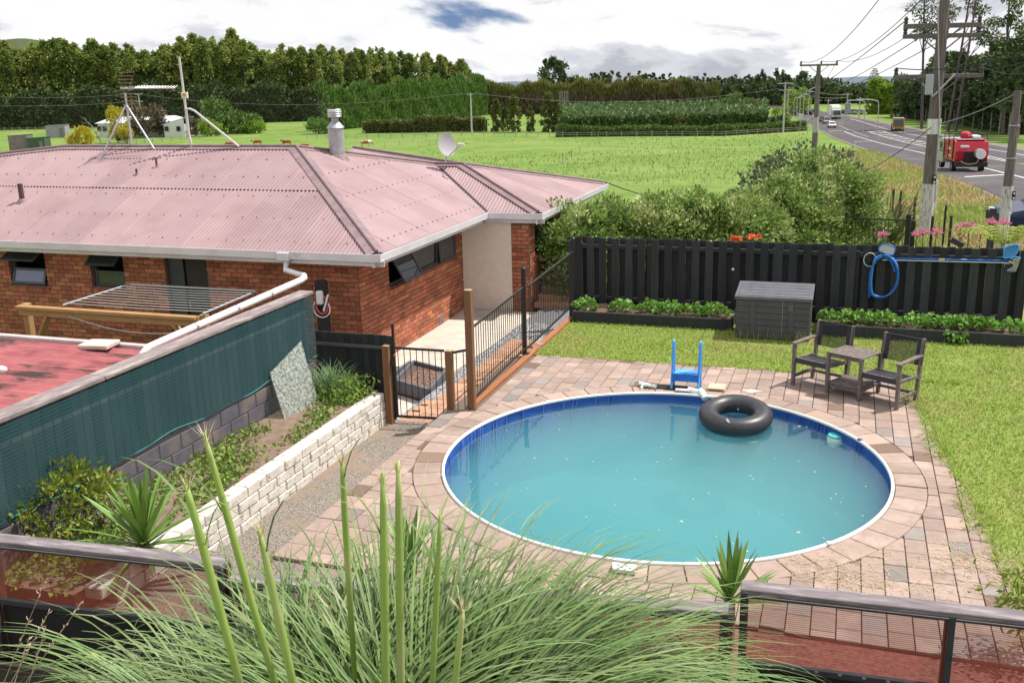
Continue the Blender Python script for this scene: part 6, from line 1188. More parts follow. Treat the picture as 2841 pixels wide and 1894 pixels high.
# lime hedge and small trees by the road
hedge('lime_hedge', 'bright lime green hedge top by the far road bend', [(2420, 330), (2500, 322)], [9, 9], 2.0, 1600, 1.4, FYG)
for (u, D, v, r, mat, lb, nm) in ((2040, 330, 258, 4.2, FMG, 'bright green rounded tree by the orange roofed house', 'rounded_tree'), (2085, 315, 282, 3.6, FOL, 'olive rounded tree right of the orange roofed house', 'rounded_tree'), (2170, 262, 290, 2.2, FYG, 'narrow lime green tree at the end of the vines', 'rounded_tree'), (2165, 258, 325, 2.6, FDK2, 'dark bush under the narrow lime tree', 'bush'), (2210, 330, 240, 4.0, FYG, 'pale lime tree behind the far poles', 'rounded_tree'), (1610, 268, 312, 3.5, FMG, 'light green bush at the left end of the vines', 'bush'), (1880, 262, 308, 2.4, FOL, 'olive bush at the middle of the vine block', 'bush'),
        (595, 300, 272, 5.2, FMG, 'broad green tree beside the white farmhouse', 'rounded_tree'), (665, 298, 312, 5.0, FMG, 'spreading green bush right of the broad farmhouse tree', 'bush'), (700, 296, 335, 3.2, FYG, 'light green bush at the right of the farmhouse trees', 'bush'), (577, 285, 330, 3.0, FYG, 'round lime bush right of the white farmhouse', 'bush'), (395, 288, 298, 5.5, FPU, 'brown leafed tree covering the middle of the farmhouse', 'rounded_tree'), (520, 286, 325, 2.8, FPU, 'brownish shrub at the right wall of the farmhouse', 'bush'),
        (318, 262, 296, 2.9, FYE, 'golden yellow tree before the farmhouse', 'yellow_tree'), (340, 258, 335, 1.8, FYE, 'lower golden foliage before the farmhouse', 'yellow_tree'), (212, 240, 352, 3.0, FYE, 'golden yellow bush left of the farmhouse', 'yellow_bush'), (880, 285, 330, 3.4, FGR, 'bright leafy bush at the left end of the bamboo hedge', 'bush')):
    b = fw(u, D); h = ztop(u, v, D) - b[2]; shrub(nm, lb, 'tree' if 'tree' in nm else 'bush', b, (r, r*.9, h), 36, 1500, r*.2, mat, clr=r*.3, bottom=-.85, aspect=.55)
# hills
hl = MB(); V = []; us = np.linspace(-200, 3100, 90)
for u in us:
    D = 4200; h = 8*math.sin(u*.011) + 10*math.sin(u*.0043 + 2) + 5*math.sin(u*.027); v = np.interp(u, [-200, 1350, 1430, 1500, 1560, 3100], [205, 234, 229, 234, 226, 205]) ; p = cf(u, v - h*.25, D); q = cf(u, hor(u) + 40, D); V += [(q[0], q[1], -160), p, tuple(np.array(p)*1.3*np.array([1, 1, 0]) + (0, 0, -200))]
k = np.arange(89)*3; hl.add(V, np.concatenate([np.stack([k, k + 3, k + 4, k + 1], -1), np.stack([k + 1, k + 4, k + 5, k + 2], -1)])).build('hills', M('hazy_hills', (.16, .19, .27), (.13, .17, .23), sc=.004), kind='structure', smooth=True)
b0, b1 = fw(-40, 900), fw(160, 820); lh = MB(); V = []
for u in np.linspace(-300, 330, 30): p = cf(u, np.interp(u, [-300, 0, 60, 110, 330], [100, 112, 106, 112, 175]), 560); V += [(p[0], p[1], -12), p, (p[0]*1.1, p[1]*1.1, -14)]
k = np.arange(29)*3; lh.add(V, np.concatenate([np.stack([k, k + 3, k + 4, k + 1], -1), np.stack([k + 1, k + 4, k + 5, k + 2], -1)])).build('bush_hill', M('bush_hill', (.10, .125, .055), (.06, .08, .035), sc=.08, bump=.5, bsc=.1), kind='structure', smooth=True)
# woods on the skyline
n = 9000; u = NR.uniform(-150, 3050, n); D = 780 + 30*NR.random(n); A = np.array([fw(a, b) for a, b in zip(u, D)]); hh = (11.5 + 1.2*np.sin(u*.013) + .8*np.sin(u*.041 + 1) + .6*np.sin(u*.11))*np.where(u > 2330, .65, 1)
A[:, 2] += hh*NR.random(n)**.6; MB().add(*diamonds(A, np.tile([0, 0, .6], (n, 1)), 3.0, 2.4, jit=.7)).build('distant_wood', M('distant_wood_leaf', (.075, .105, .065), (.055, .08, .05), sc=.02, rnd=.3), kind='stuff')
# pasture tufts
n = 9000; u = NR.uniform(1150, 2250, n); D = 40*np.exp(NR.random(n)*1.75); A = np.array([fw(a, b) for a, b in zip(u, D)]); xr = (A[:, 0]*CS - A[:, 1]*SN); k = xr < np.interp(D, NE[:, 1], NE[:, 0]) - 5; A = A[k]; D = D[k]; m = len(A)
A[:, 2] -= .02; MB().add(*blades(A, NR.uniform(0, 6.28, m), NR.uniform(.08, .22, m)*(1 + D/160), .03 + D*.0007, NR.uniform(.7, 1.4, m), NR.uniform(.2, 1.2, m), 2)).build('pasture_tufts', M('pasture_tuft', (.155, .235, .05), (.215, .295, .075), sc=.4, rnd=.3, trans=.3), kind='stuff')
# ------------------------------------------------------------------ poles and wires
WDP = M('weathered_pole', (.20, .17, .165), (.11, .092, .09), sc=5, rough=.9, stretch=(4, 4, .4), bump=.04, bsc=20)
WPT = M('flaking_white', (.62, .60, .60), (.26, .23, .22), sc=7, rough=.85, stretch=(3, 3, .6), lo=.5, hi=.62)
TAG = M('pole_number_plate', (.03, .03, .03)); INS = M('insulator', (.05, .04, .045), rough=.3)
wires = []
def pole(lb, u, D, vt, w, arms, paint=None, lean=0., mat=WDP, extras=True, grp='timber power poles'):
    b = fw(u, D); tp_ = cf(u + lean, vt, D); t_ = thing('power_pole', lb, 'power pole', b, grp); zz = tp_[2]
    MB().tube([b - (0, 0, .5), b + (0, 0, (zz - b[2])*.5), (b[0], b[1], zz)], [w*.55, w*.5, w*.36], 10).build('pole', mat, t_); out = []
    if paint: MB().tube([b - (0, 0, .4), b + (0, 0, paint)], w*.56, 10).build('painted_base', WPT, t_)
    for (v, half, ang, th) in arms:
        z = cf(u, v, D)[2]; c = np.array([b[0], b[1], z]); d = np.array([*plan(math.cos(ang), math.sin(ang)), 0]); a_ = MB().beam(c - d*half + (0, 0, 0), c + d*half, th, th*1.2, .01).build('crossarm', mat, t_); side = np.cross(d, (0, 0, 1))
        for s_ in (-1, 1): MB().beam(c + d*half*.55*s_, c - (0, 0, half*.45), .04, .04).build('brace', mat if th > .1 else GAL, t_)
        for f in (-.95, 0.12, .95): q = c + d*half*f + (0, 0, th*.6); MB().lathe([(.05, 0), (.07, .05), (.05, .1), (.08, .14), (.05, .2), (.02, .24)], q, 8).build('insulator', INS, a_); out.append(q + (0, 0, .22))
    return t_, b, zz, out
p1, b1, z1, i1 = pole('tall weathered power pole with transformer beside the near verge', 2600, 34, -110, .40, [(-70, 1.5, -.05, .13), (72, 1.25, -.05, .13), (100, 1.25, -.05, .12), (212, 1.45, -.08, .12)], paint=1.9, lean=22)
for (v0, v1) in ((330, 372),): zA, zB = cf(2590, v1, 34)[2], cf(2590, v0, 34)[2]; MB().tube([(b1[0], b1[1], zA), (b1[0], b1[1], zB)], .225, 12).build('tin_band', ALUM, p1)
q = cf(2578, 235, 33.6); MB().cbox(q[0] - .12, q[0] + .12, q[1] - .2, q[1] + .05, q[2] - .33, q[2] + .33, .03).build('fuse_box', M('pole_box_grey', (.4, .42, .45)), p1); q = cf(2592, 500, 33.72); MB().beam(q + (0, 0, -.12) , q + (0, 0, .17), .12, .02, .002, up=(SN, CS, 0)).build('number_plate', TAG, p1)
for dz in (-.06, .1): qq = q + np.array([-SN, -CS, 0])*.02 + (0, 0, dz); MB().tube([qq, qq - np.array([SN, CS, 0])*.006], .036, 12).build('number_disc', WHITE, p1)
MB().tube([cf(2602, 20, 33.75), cf(2607, 320, 33.75), cf(2593, 560, 33.75)], .025, 6).build('cable_guard', M('guard_grey', (.42, .40, .40)), p1)
for a in (-1, 1): MB().beam(cf(2560 if a < 0 else 2650, 232 if a < 0 else 205, 33.8), cf(2588, 268, 33.8), .05, .05).build('strut', GAL, p1)
p2, b2, z2, i2 = pole('second power pole standing behind the hedge at the road', 2268, 75, 178, .42, [(181, 1.4, .02, .11)], lean=4)
q = cf(2262, 335, 74.7); MB().tube([cf(2262, 368, 75), cf(2263, 326, 75)], .24, 10).build('tin_band', M('dull_band', (.4, .4, .41)), p2)
p3, b3, z3, i3 = pole('short weathered stay pole with flaking white base at right', 2826, 29, 252, .27, [], paint=2.1, lean=8, grp='timber power poles')
for v in (350, 440): z = cf(2812, v, 29)[2]; MB().tube([(b3[0], b3[1], z), (b3[0], b3[1], z + .03)], .145, 10).build('wire_wrap', GAL, p3)
q = cf(2812, 545, 28.8); MB().beam(q + (0, 0, -.1), q + (0, 0, .15), .1, .02, .002, up=(SN, CS, 0)).build('number_plate', TAG, p3)
for dz in (-.05, .09): qq = q + np.array([-SN, -CS, 0])*.02 + (0, 0, dz); MB().tube([qq, qq - np.array([SN, CS, 0])*.006], .03, 12).build('number_disc', WHITE, p3)
CPO = M('concrete_pole', (.52, .50, .50), (.44, .42, .42), sc=2)
p4, b4, z4, i4 = pole('lone pale power pole in the paddock by the bamboo hedge', 1306, 262, 258, .40, [(262, .9, 0, .14)], mat=CPO, grp='distant pale poles')
p4b, b4b, z4b, i4b = pole('pale power pole before the left shelterbelt', 388, 330, 262, .42, [(262, 1.2, 0, .16), (282, 1.2, 0, .14)], mat=CPO, grp='distant pale poles')
p5, b5, z5, i5 = pole('pale power pole with two crossarms beside the lime tree', 2178, 235, 228, .40, [(232, 1.9, .1, .16), (250, 1.5, .1, .14)], mat=CPO, grp='distant pale poles')
far_p = [(2187, 300, 258, 'pale pole just right of the lime tree'), (2353, 262, 258, 'pale pole behind the white road sign'), (2272, 330, 275, 'small pale pole left of the white truck'), (2300, 340, 275, 'small pale pole behind the white truck'), (2388, 300, 270, 'pale pole right of the road sign')]
for (u, D, v, lb) in far_p: pole(lb, u, D, v, .36, [(v + 4, 1.3, .1, .12)], mat=CPO, grp='distant pale poles')
def lamp(u, D, vt, arm, lb):
    b = fw(u, D); z = ztop(u, vt, D); t_ = thing('street_lamp', lb, 'street lamp', b, 'street lamps along the far road'); d = np.array([*plan(1, 0), 0])*arm; MB().tube(smooth([b, b + (0, 0, z - b[2] - 1.2), np.array([b[0], b[1], z]) - (0, 0, .3) + d*.12, np.array([b[0], b[1], z]) + d*.45, np.array([b[0], b[1], z]) + d], 4), .10, 6).build('column', CPO, t_); e_ = np.array([b[0], b[1], z]) + d; MB().cbox(e_[0] - .35, e_[0] + .35, e_[1] - .15, e_[1] + .15, e_[2] - .1, e_[2] + .06, .03).build('lantern', ALUM, t_)
for u, D, v, a, lb in ((2403, 225, 278, -3.6, 'curved street lamp column right of the road sign'), (2441, 205, 276, -4.2, 'curved street lamp column left of the yellow truck'), (2205, 320, 272, 1.6, 'thin street lamp far left in the row'), (2213, 300, 268, 1.6, 'thin street lamp second in the left row'), (2222, 280, 262, 1.8, 'thin street lamp third in the left row'), (2232, 255, 255, 1.9, 'thin street lamp fourth in the left row'), (2246, 225, 245, 2.0, 'nearest thin street lamp of the left row')): lamp(u, D, v, a, lb)
WIR = M('black_cable', (.02, .02, .022)); WIRL = M('pale_cable', (.30, .30, .31))
def wire(a, b, sag, r, lb, mat=WIR):
    a, b = np.array(a, float), np.array(b, float); t = np.linspace(0, 1, 24); P = a + (b - a)*t[:, None]; P[:, 2] -= sag*4*t*(1 - t); tag(MB().tube(P, r, 5).build('power_line', mat), lb, 'power line', 'overhead wires')
wn = ['left', 'middle', 'right']
for k in range(3): wire(i2[k], i1[k] if k < 3 else i1[k], 1.0, .016, '%s wire from the second pole to the top crossarm of the near pole' % wn[k])
far2 = cf(2180, 232, 235)
for k in range(3): wire(i1[3 + k] + (0, 0, -.1), i5[k], 2.6, .018, '%s long wire from the near pole lower crossarm to the far pale pole' % wn[k])
for k in range(3): wire(i2[k], cf(2232 + 4*k, 262, 200), 1.2, .016, '%s slack wire dropping behind the second pole' % wn[k])
off = cf(2990, 120, 30)
for k, (v, lb) in enumerate(((108, 'upper wire leaving the picture at the right edge'), (128, 'middle wire leaving the picture at the right edge'), (168, 'lower wire leaving the picture at the right edge'))): wire(i1[9 + min(k, 2)], cf(2960, v, 26), .3, .016, lb)
for k, (u, v, lb) in enumerate(((2830, -60, 'upper right wire rising from the near pole top'), (2760, -70, 'second wire rising from the near pole top'))): wire(i1[k] , cf(u + 150, v - 60, 24), .2, .015, lb)
wire(cf(2580, 195, 34), cf(2470, 265, 60), .2, .016, 'thick service cable dropping left from the near crossarm')
wire(cf(2598, 345, 34), cf(2815, 262, 29), .1, .014, 'thin cable from the near pole to the stay pole', WIRL)
wire(onX(1678, 505, -6.25), cf(2600, 340, 34), 1.6, .014, 'house service cable crossing the paddock to the near pole')
wire(i4[0], i4b[0], 3.2, .03, 'long pale wire across the shelterbelt', WIRL); wire(i4[2], i5[3], 2.6, .03, 'long pale wire across the vines to the far pole', WIRL); wire(i4b[2], cf(-120, 262, 330), 1.2, .03, 'pale wire at the upper left of the shelterbelt', WIRL); wire(i4b[5], cf(-120, 288, 330), 1.2, .03, 'lower pale wire at the left of the shelterbelt', WIRL)
wire(i5[1], cf(2353, 262, 262), 1.0, .04, 'upper wire over the road to the sign pole', WIRL); wire(i5[4], cf(2353, 270, 262), 1.0, .04, 'lower wire over the road to the sign pole', WIRL)
# ------------------------------------------------------------------ vehicles
TYR = M('tyre', (.02, .02, .02), rough=.8); RIM = M('wheel_rim', (.4, .4, .42), metal=.6, rough=.35); CGL = M('car_glass', (.03, .035, .045), rough=.08, spec=.7); LMP = M('lamp_clear', (.75, .75, .72), rough=.15); LMR = M('lamp_red', (.45, .02, .02), rough=.2); BUM = M('black_trim', (.03, .03, .03))
def wheels(t_, xs, half, r, w=.22):
    for x in xs:
        for s_ in (-1, 1):
            o = MB().lathe([(r*.62, -w/2), (r*.95, -w/2), (r, -w*.35), (r, w*.35), (r*.95, w/2), (r*.62, w/2)], (x, s_*half, r), 16, axis=[[1, 0, 0], [0, 0, 1], [0, -1, 0]]).build('wheel', TYR, t_); MB().lathe([(.001, -w*.46), (r*.62, -w*.42), (r*.62, w*.42), (.001, w*.46)], (x, s_*half, r), 14, axis=[[1, 0, 0], [0, 0, 1], [0, -1, 0]]).build('rim', RIM, o)
def car(lb, paint, pos, head, L=4.4, W=1.75, H=1.45, van=False, kind='car'):
    t_ = thing('parked_car' if kind == 'car' else kind, lb, 'car', (0, 0, 0), 'cars along the road'); l, w = L/2, W/2
    low = [(-l, .32), (-l, .72), (-l + .15, .88), (l*.45, .92), (l - .15, .74), (l, .6), (l, .32)]
    def loft(prof, y0, y1, zc):
        P = np.array([(x, y0 if z < zc else y1, z) for x, z in prof]); Q = P*np.array([1, -1, 1]); n = len(prof); return MB().add(np.concatenate([P, Q]), [[i, (i + 1) % n, n + (i + 1) % n, n + i] for i in range(n)] + [list(range(n))[::-1], list(range(n, 2*n))])
    loft(low, w, w*.96, .7).build('body', paint, t_)
    cabp = [(-l + .25, .87), (-l + .6, H - .05), (-l + 1.0, H), (l*.12, H), (l*.52, .9)] if not van else [(-l + .05, .87), (-l + .12, H - .05), (-l + .3, H), (l*.25, H), (l*.62, .9)]
    loft(cabp, w*.94, w*.72, 1.0).build('cabin', paint, t_)
    for s_ in (-1, 1):
        g = [(cabp[0][0] + .22, .93), (cabp[1][0] + .12, H - .13), (cabp[3][0] - .05, H - .1), (cabp[4][0] - .25, .94)]; MB().extr([(x, s_*(w*.935 if z < 1 else w*.765), z) for x, z in g], (0, s_*.012, 0)).build('side_window', CGL, t_); MB().cbox(l - .2, l - .02, s_*w*.72 - .16, s_*w*.72 + .16, .6, .72, .03).build('headlight', LMP, t_); MB().cbox(-l - .01, -l + .08, s_*w*.8 - .12, s_*w*.8 + .12, .62, .82, .02).build('tail_light', LMR, t_)
    for (a, b, sg) in ((cabp[3], cabp[4], 1), (cabp[1], cabp[0], -1)): MB().extr([(a[0] + .05*sg, -w*.66, a[1] - .08), (a[0] + .05*sg, w*.66, a[1] - .08), (b[0] - .03*sg, w*.82, b[1] + .07), (b[0] - .03*sg, -w*.82, b[1] + .07)], (.02*sg, 0, .02)).build('windscreen' if sg > 0 else 'rear_window', CGL, t_)
    wheels(t_, (-l*.58, l*.6), w - .1, .31); MB().cbox(l - .05, l + .04, -w*.9, w*.9, .34, .5, .02).build('front_bumper', BUM, t_); MB().cbox(-l - .04, -l + .05, -w*.9, w*.9, .36, .52, .02).build('rear_bumper', BUM, t_)
    t_.location = tuple(float(q) for q in pos); t_.rotation_euler = (0, 0, head); return t_
def rdir(s): a, b = np.array(road_pt(s - 2, 5)), np.array(road_pt(s + 2, 5)); d = b - a; x, y = plan(*d); return math.atan2(y, x)
def onroad(s, lat): X, Y = road_pt(s, lat); return np.array([*plan(X, Y), gz(X, Y) + .11])
PW = M('paint_white', (.72, .72, .72), rough=.25); PD = M('paint_dark', (.03, .035, .045), rough=.2); PS = M('paint_silver', (.38, .40, .42), rough=.25, metal=.4); PB = M('paint_navy', (.015, .022, .07), rough=.2); PT = M('paint_teal', (.08, .22, .28), rough=.25)
def aimed(u, v, D): p = cf(u, v, D); return np.array([p[0], p[1], float(zt(p[0], p[1])) + .11])
car('white sedan coming down the road nearest the camera', PW, aimed(2308, 346, 255), rdir(262) + math.pi)
car('silver four wheel drive right behind the white sedan', PS, aimed(2294, 338, 275), rdir(275) + math.pi, 4.6, 1.85, 1.75)
car('dark car third in the oncoming line', PD, aimed(2283, 338, 285), rdir(285) + math.pi, 4.3)
car('pale car half hidden behind the second power pole', PW, aimed(2262, 328, 300), rdir(300) + math.pi, 4.3)
for k, (u, D, p_, lb) in enumerate(((2240, 330, PB, 'blue parked car left of the second power pole'), (2253, 335, PT, 'teal parked van behind the far lamps'), (2338, 330, PD, 'dark parked car left of the white road sign'), (2352, 332, PS, 'silver parked car under the white road sign'), (2368, 330, PD, 'dark parked car right of the white road sign'), (2383, 328, PS, 'grey parked car beside the curved lamp'))): car(lb, p_, fw(u, D) + (0, 0, .05), rdir(300) + 1.2, H=1.5)
car('dark blue car parked behind the short weathered pole', PB, fw(3000, 33) + (0, 0, .35), YAW*0 + math.atan2(*plan(-1, .05)[::-1]), 4.5, 1.8, 1.5)
car('dark blue car parked before the white farmhouse', PB, fw(335, 262) + (0, 0, .2), .15 - .33, 4.6, 1.8, 1.7)
car('dark car beside the vines near the lime tree', PD, fw(2140, 290), .2, 4.4)
def truckframe(nm, lb, cat, cabm, cabL, L, W, H, cabx):
    t_ = thing(nm, lb, cat); w = W/2
    MB().cbox(-L/2, L/2, -w*.55, w*.55, .5, .75, .03).build('chassis', BUM, t_)
    x1 = L/2; x0 = x1 - cabL; MB().extr([(x0, -w, .45), (x1, -w, .45), (x1, -w, 1.15), (x1 - .28, -w, H*.98), (x1 - .5, -w, H), (x0, -w, H)], (0, W, 0)).build('cab', cabm, t_)
    MB().extr([(x1 + .01, -w*.86, 1.18), (x1 + .01, w*.86, 1.18), (x1 - .24, w*.8, H*.92), (x1 - .24, -w*.8, H*.92)], (.015, 0, .01)).build('windscreen', CGL, t_)
    for s_ in (-1, 1): MB().extr([(x0 + .2, s_*w, 1.15), (x1 - .15, s_*w, 1.15), (x1 - .38, s_*w, H*.9), (x0 + .2, s_*w, H*.9)], (0, s_*.012, 0)).build('side_window', CGL, t_); MB().cbox(x1 - .02, x1 + .04, s_*w*.72 - .15, s_*w*.72 + .15, .62, .8, .02).build('headlight', LMP, t_); MB().beam((x1 - .1, s_*(w + .15), 1.4), (x1 - .1, s_*(w + .15), 1.75), .06, .2).build('mirror', BUM, t_)
    MB().cbox(x1 - .03, x1 + .06, -w*.95, w*.95, .35, .6, .03).build('front_bumper', BUM, t_); return t_
# red service truck driving away
REDP = M('paint_red', (.42, .018, .035), rough=.25); tk = truckframe('red_service_truck', 'small red service truck with ladders and a barrel driving away', 'truck', M('cab_grey', (.42, .45, .44), rough=.35), 1.6, 5.6, 2.15, 2.15, 0)
MB().extr([(-2.6, -1.05, .8), (1.1, -1.05, .8), (1.1, -1.05, 2.05), (-1.9, -1.05, 2.25), (-2.5, -1.05, 2.1), (-2.75, -1.05, 1.5)], (0, 2.1, 0)).build('service_body', REDP, tk)
MB().cbox(-2.76, -2.6, -.72, .5, .82, 1.5, .02).build('rear_bay', M('dark_bay', (.03, .015, .015)), tk); MB().cbox(-2.9, -2.55, -1.05, 1.05, .45, .8, .03).build('rear_bumper', BUM, tk)
MB().lathe([(.001, -.3), (.34, -.3), (.34, .32), (.30, .36), (.001, .36)], (-2.95, -.45, 1.35), 20, axis=[[0, 0, -1], [.35, .94, 0], [.94, -.35, 0]]).build('barrel', M('barrel_steel', (.3, .32, .34), metal=.3, rough=.4), tk); MB().lathe([(.001, .361), (.33, .361), (.33, .40), (.001, .41)], (-2.95, -.45, 1.35), 20, axis=[[0, 0, -1], [.35, .94, 0], [.94, -.35, 0]]).build('barrel_lid', WHITE, tk)
MB().cbox(-2.66, -2.55, .2, .75, 1.75, 1.9, .01).build('number_plate', WHITE, tk); MB().tube(smooth([(-2.85, .7, .85), (-2.95, .3, .65), (-2.95, -.3, .75), (-2.9, -.4, 1.1)]), .03, 6).build('hose', M('pale_hose', (.45, .42, .32)), tk)
for s_ in (-1, 1):
    for x in (-1.9, -.4, 1.0): MB().tube([(x, s_*1.08, .9), (x, s_*1.08, 2.55)], .03, 6).build('rack_upright', M('rack_maroon', (.16, .03, .035)), tk)
    MB().tube([(-2.3, s_*1.0, 2.6), (2.0, s_*1.0, 2.6)], .035, 6).build('rack_rail', BUM, tk)
    for z in (1.1, 1.35, 1.6, 1.85): MB().tube([(-.4, s_*1.09, z), (1.0, s_*1.09, z)], .022, 6).build('ladder_rung', M('rack_maroon2', (.16, .03, .035)), tk)
    MB().cbox(-2.72, -2.6, s_*.95 - .06, s_*.95 + .06, .9, 1.5, .02).build('tail_light', LMR, tk)
for x in (-1.9, -.6, .7, 1.9): MB().tube([(x, -1.0, 2.6), (x, 1.0, 2.6)], .03, 6).build('rack_bar', BUM, tk)
MB().lathe([(.001, -.8), (.28, -.6), (.33, 0), (.28, .6), (.001, .8)], (-.9, .1, 2.45), 12, axis=[[0, 0, 1], [0, 1, 0], [-1, 0, 0]]).build('red_bag', M('bag_red', (.5, .03, .04)), tk, smooth=True); MB().cbox(-1.9, -.2, -.7, -.2, 2.3, 2.5, .06).build('white_pipes', WHITE, tk); MB().cbox(-2.3, -1.6, -.9, .9, 2.24, 2.29, .01).build('grey_panel', M('grey_panel', (.3, .28, .29)), tk)
for k in range(5): MB().cbox(-1.2 + k*.26, -1.02 + k*.26, 1.052, 1.06, 1.5 + .0*k, 1.68, .003).build('lettering', WHITE, tk); MB().cbox(-1.3 + k*.3, -1.1 + k*.3, 1.052, 1.06, 1.02, 1.16, .003).build('lettering', WHITE, tk)
wheels(tk, (-1.65, 2.0), .92, .38, .28)
q = aimed(2668, 455, 80); tk.location = tuple(q); tk.rotation_euler = (0, 0, rdir(80) + .07); tk.scale = (1.12,)*3
# yellow truck parked, white truck
yt = truckframe('yellow_truck', 'amber yellow tip truck parked at the roadside under the trees', 'truck', M('paint_amber', (.46, .22, .015), rough=.3), 1.9, 8, 2.5, 2.9, 0); MB().cbox(-4, 1.9, -1.25, 1.25, .9, 1.5, .04).build('tray', M('dark_tray', (.08, .075, .07)), yt); MB().cbox(1.95, 2.1, -1.2, 1.2, 2.0, 2.95, .02).build('headboard', BUM, yt); wheels(yt, (-3, -1.8, 3.0), 1.1, .5, .3); MB().cbox(3.0, 3.7, -1.15, 1.15, 2.92, 3.12, .04).build('sun_visor', WHITE, yt)
for y in (-.9, -.3, .3): MB().tube([(-3.9, y, 1.5), (-3.9, y, 4.0)], .06, 6).build('stake', M('green_stake', (.12, .2, .16)), yt)
yt.location = tuple(aimed(2490, 352, 232)); yt.rotation_euler = (0, 0, rdir(240) + math.pi - .12)
wt = truckframe('white_truck', 'white box truck coming along the far road', 'truck', M('paint_white2', (.7, .7, .7), rough=.3), 1.7, 8.5, 2.5, 2.7, 0); MB().extr([(-4.25, -1.25, .8), (2.4, -1.25, .8), (2.4, -1.25, 3.3), (2.0, -1.25, 3.9), (-4.25, -1.25, 3.9)], (0, 2.5, 0)).build('box_body', M('box_white', (.74, .73, .70)), wt); wheels(wt, (-2.6, 3.1), 1.1, .48, .3)
wt.location = tuple(aimed(2316, 326, 300)); wt.rotation_euler = (0, 0, rdir(300) + math.pi)
tn = truckframe('milk_tanker', 'white and grey tanker behind the vine block', 'truck', M('tanker_cab', (.68, .68, .68), rough=.3), 2.0, 15, 2.5, 2.9, 0); MB().lathe([(.001, -7.5), (1.1, -7.3), (1.2, -6.8), (1.2, 4.2), (1.1, 4.7), (.001, 4.9)], (0, 0, 2.3), 16, axis=[[0, 0, 1], [0, 1, 0], [-1, 0, 0]]).build('tank', M('tank_grey', (.55, .57, .60), metal=.3, rough=.3), tn); wheels(tn, (-6, -4.8, 3, 6), 1.1, .5, .3); q = cf(2025, 310, 395); tn.location = (q[0], q[1], q[2] - 1.6); tn.rotation_euler = (0, 0, math.atan2(*plan(-1, 0)[::-1]))
# road furniture
sg = fw(2353, 255); st_ = thing('road_sign', 'tall white road sign board on posts by the far bend', 'road sign', sg); c = cf(2352, 300, 255); dx = np.array([*plan(1, 0), 0]); MB().extr([c - dx*.75 + (0, 0, -1.2), c + dx*.75 + (0, 0, -1.2), c + dx*.75 + (0, 0, 1.3), c - dx*.75 + (0, 0, 1.3)], (0, .05, 0)).build('board', M('sign_white', (.55, .58, .64)), st_)
for s_ in (-.5, .5): MB().tube([sg + dx*s_, np.array([*(sg + dx*s_)[:2], c[2] + 1.2])], .05, 6).build('post', GAL, st_)
for k in range(4): MB().extr([c - dx*.6 + (0, -.03, -.95 + k*.55), c + dx*.6 + (0, -.03, -.95 + k*.55), c + dx*.6 + (0, -.03, -.7 + k*.55), c - dx*.6 + (0, -.03, -.7 + k*.55)], (0, -.01, 0)).build('text_panel', M('sign_grey', (.22, .24, .30)), st_)
sg2 = fw(2224, 228); s2 = thing('road_sign', 'small white rectangular sign left of the far road', 'road sign', sg2); c = cf(2222, 322, 228); MB().extr([c - dx*.55 + (0, 0, -.55), c + dx*.55 + (0, 0, -.55), c + dx*.55 + (0, 0, .55), c - dx*.55 + (0, 0, .55)], (0, .04, 0)).build('board', M('sign_white2', (.6, .6, .58)), s2); MB().tube([sg2, c], .05, 6).build('post', GAL, s2)
for k, (u, v, D, lb) in enumerate(((2372, 400, 95, 'low white marker post on the near verge'), (2600, 500, 42, 'white marker post beside the near pole'))): q = cf(u, v, D); tag(MB().cbox(q[0] - .05, q[0] + .05, q[1] - .05, q[1] + .05, float(zt(q[0], q[1])) - .2, q[2], .01).build('marker_post', WHITE), lb, 'marker post', 'roadside marker posts')
q = aimed(2612, 388, 110); cn = thing('traffic_cone', 'orange and white cone on the road edge behind the red truck', 'traffic cone', q); MB().lathe([(.35, 0), (.35, .06), (.2, .08), (.05, 1.1), (.001, 1.12)], q, 12).build('cone', M('cone_orange', (.6, .1, .03)), cn); MB().lathe([(.145, .42), (.105, .66)], q, 12).build('band', WHITE, cn)
# ------------------------------------------------------------------ farm
fh = thing('farmhouse', 'white weatherboard farmhouse with pale iron roof beyond the paddock', 'house', fw(380, 292)); wl = M('weatherboard', (.66, .66, .66), rough=.6); rfm = M('pale_iron_roof', (.48, .54, .62), rough=.4)
def gable(u0, u1, ve, vr, D, dep, split=False):
    a, b = fw(u0, D), fw(u1, D); ze, zr = ztop(u0, ve, D), ztop((u0 + u1)/2, vr, D); d = np.array([*plan(0, 1), 0])*dep; A = [a, b, b + d, a + d]
    MB().add(A + [np.array([*q[:2], ze]) for q in A], [[0, 1, 5, 4], [1, 2, 6, 5], [2, 3, 7, 6], [3, 0, 4, 7]]).build('wall', wl, fh); return a, b, d, ze, zr
a, b, d, ze, zr = gable(265, 500, 343, 330, 292, 8); m0, m1 = (a + d/2), (b + d/2); E_ = [np.array([*q[:2], ze]) for q in (a - d*.08 - (b - a)*.03, b - d*.08 + (b - a)*.03, b + d*1.08 + (b - a)*.03, a + d*1.08 - (b - a)*.03)]; r0, r1 = np.array([*(m0 + (b - a)*.12)[:2], zr + .6]), np.array([*(m1 - (b - a)*.12)[:2], zr + .6]); MB().add(E_ + [r0, r1], [[0, 1, 5, 4], [1, 2, 5], [2, 3, 4, 5], [3, 0, 4]]).build('roof', rfm, fh)
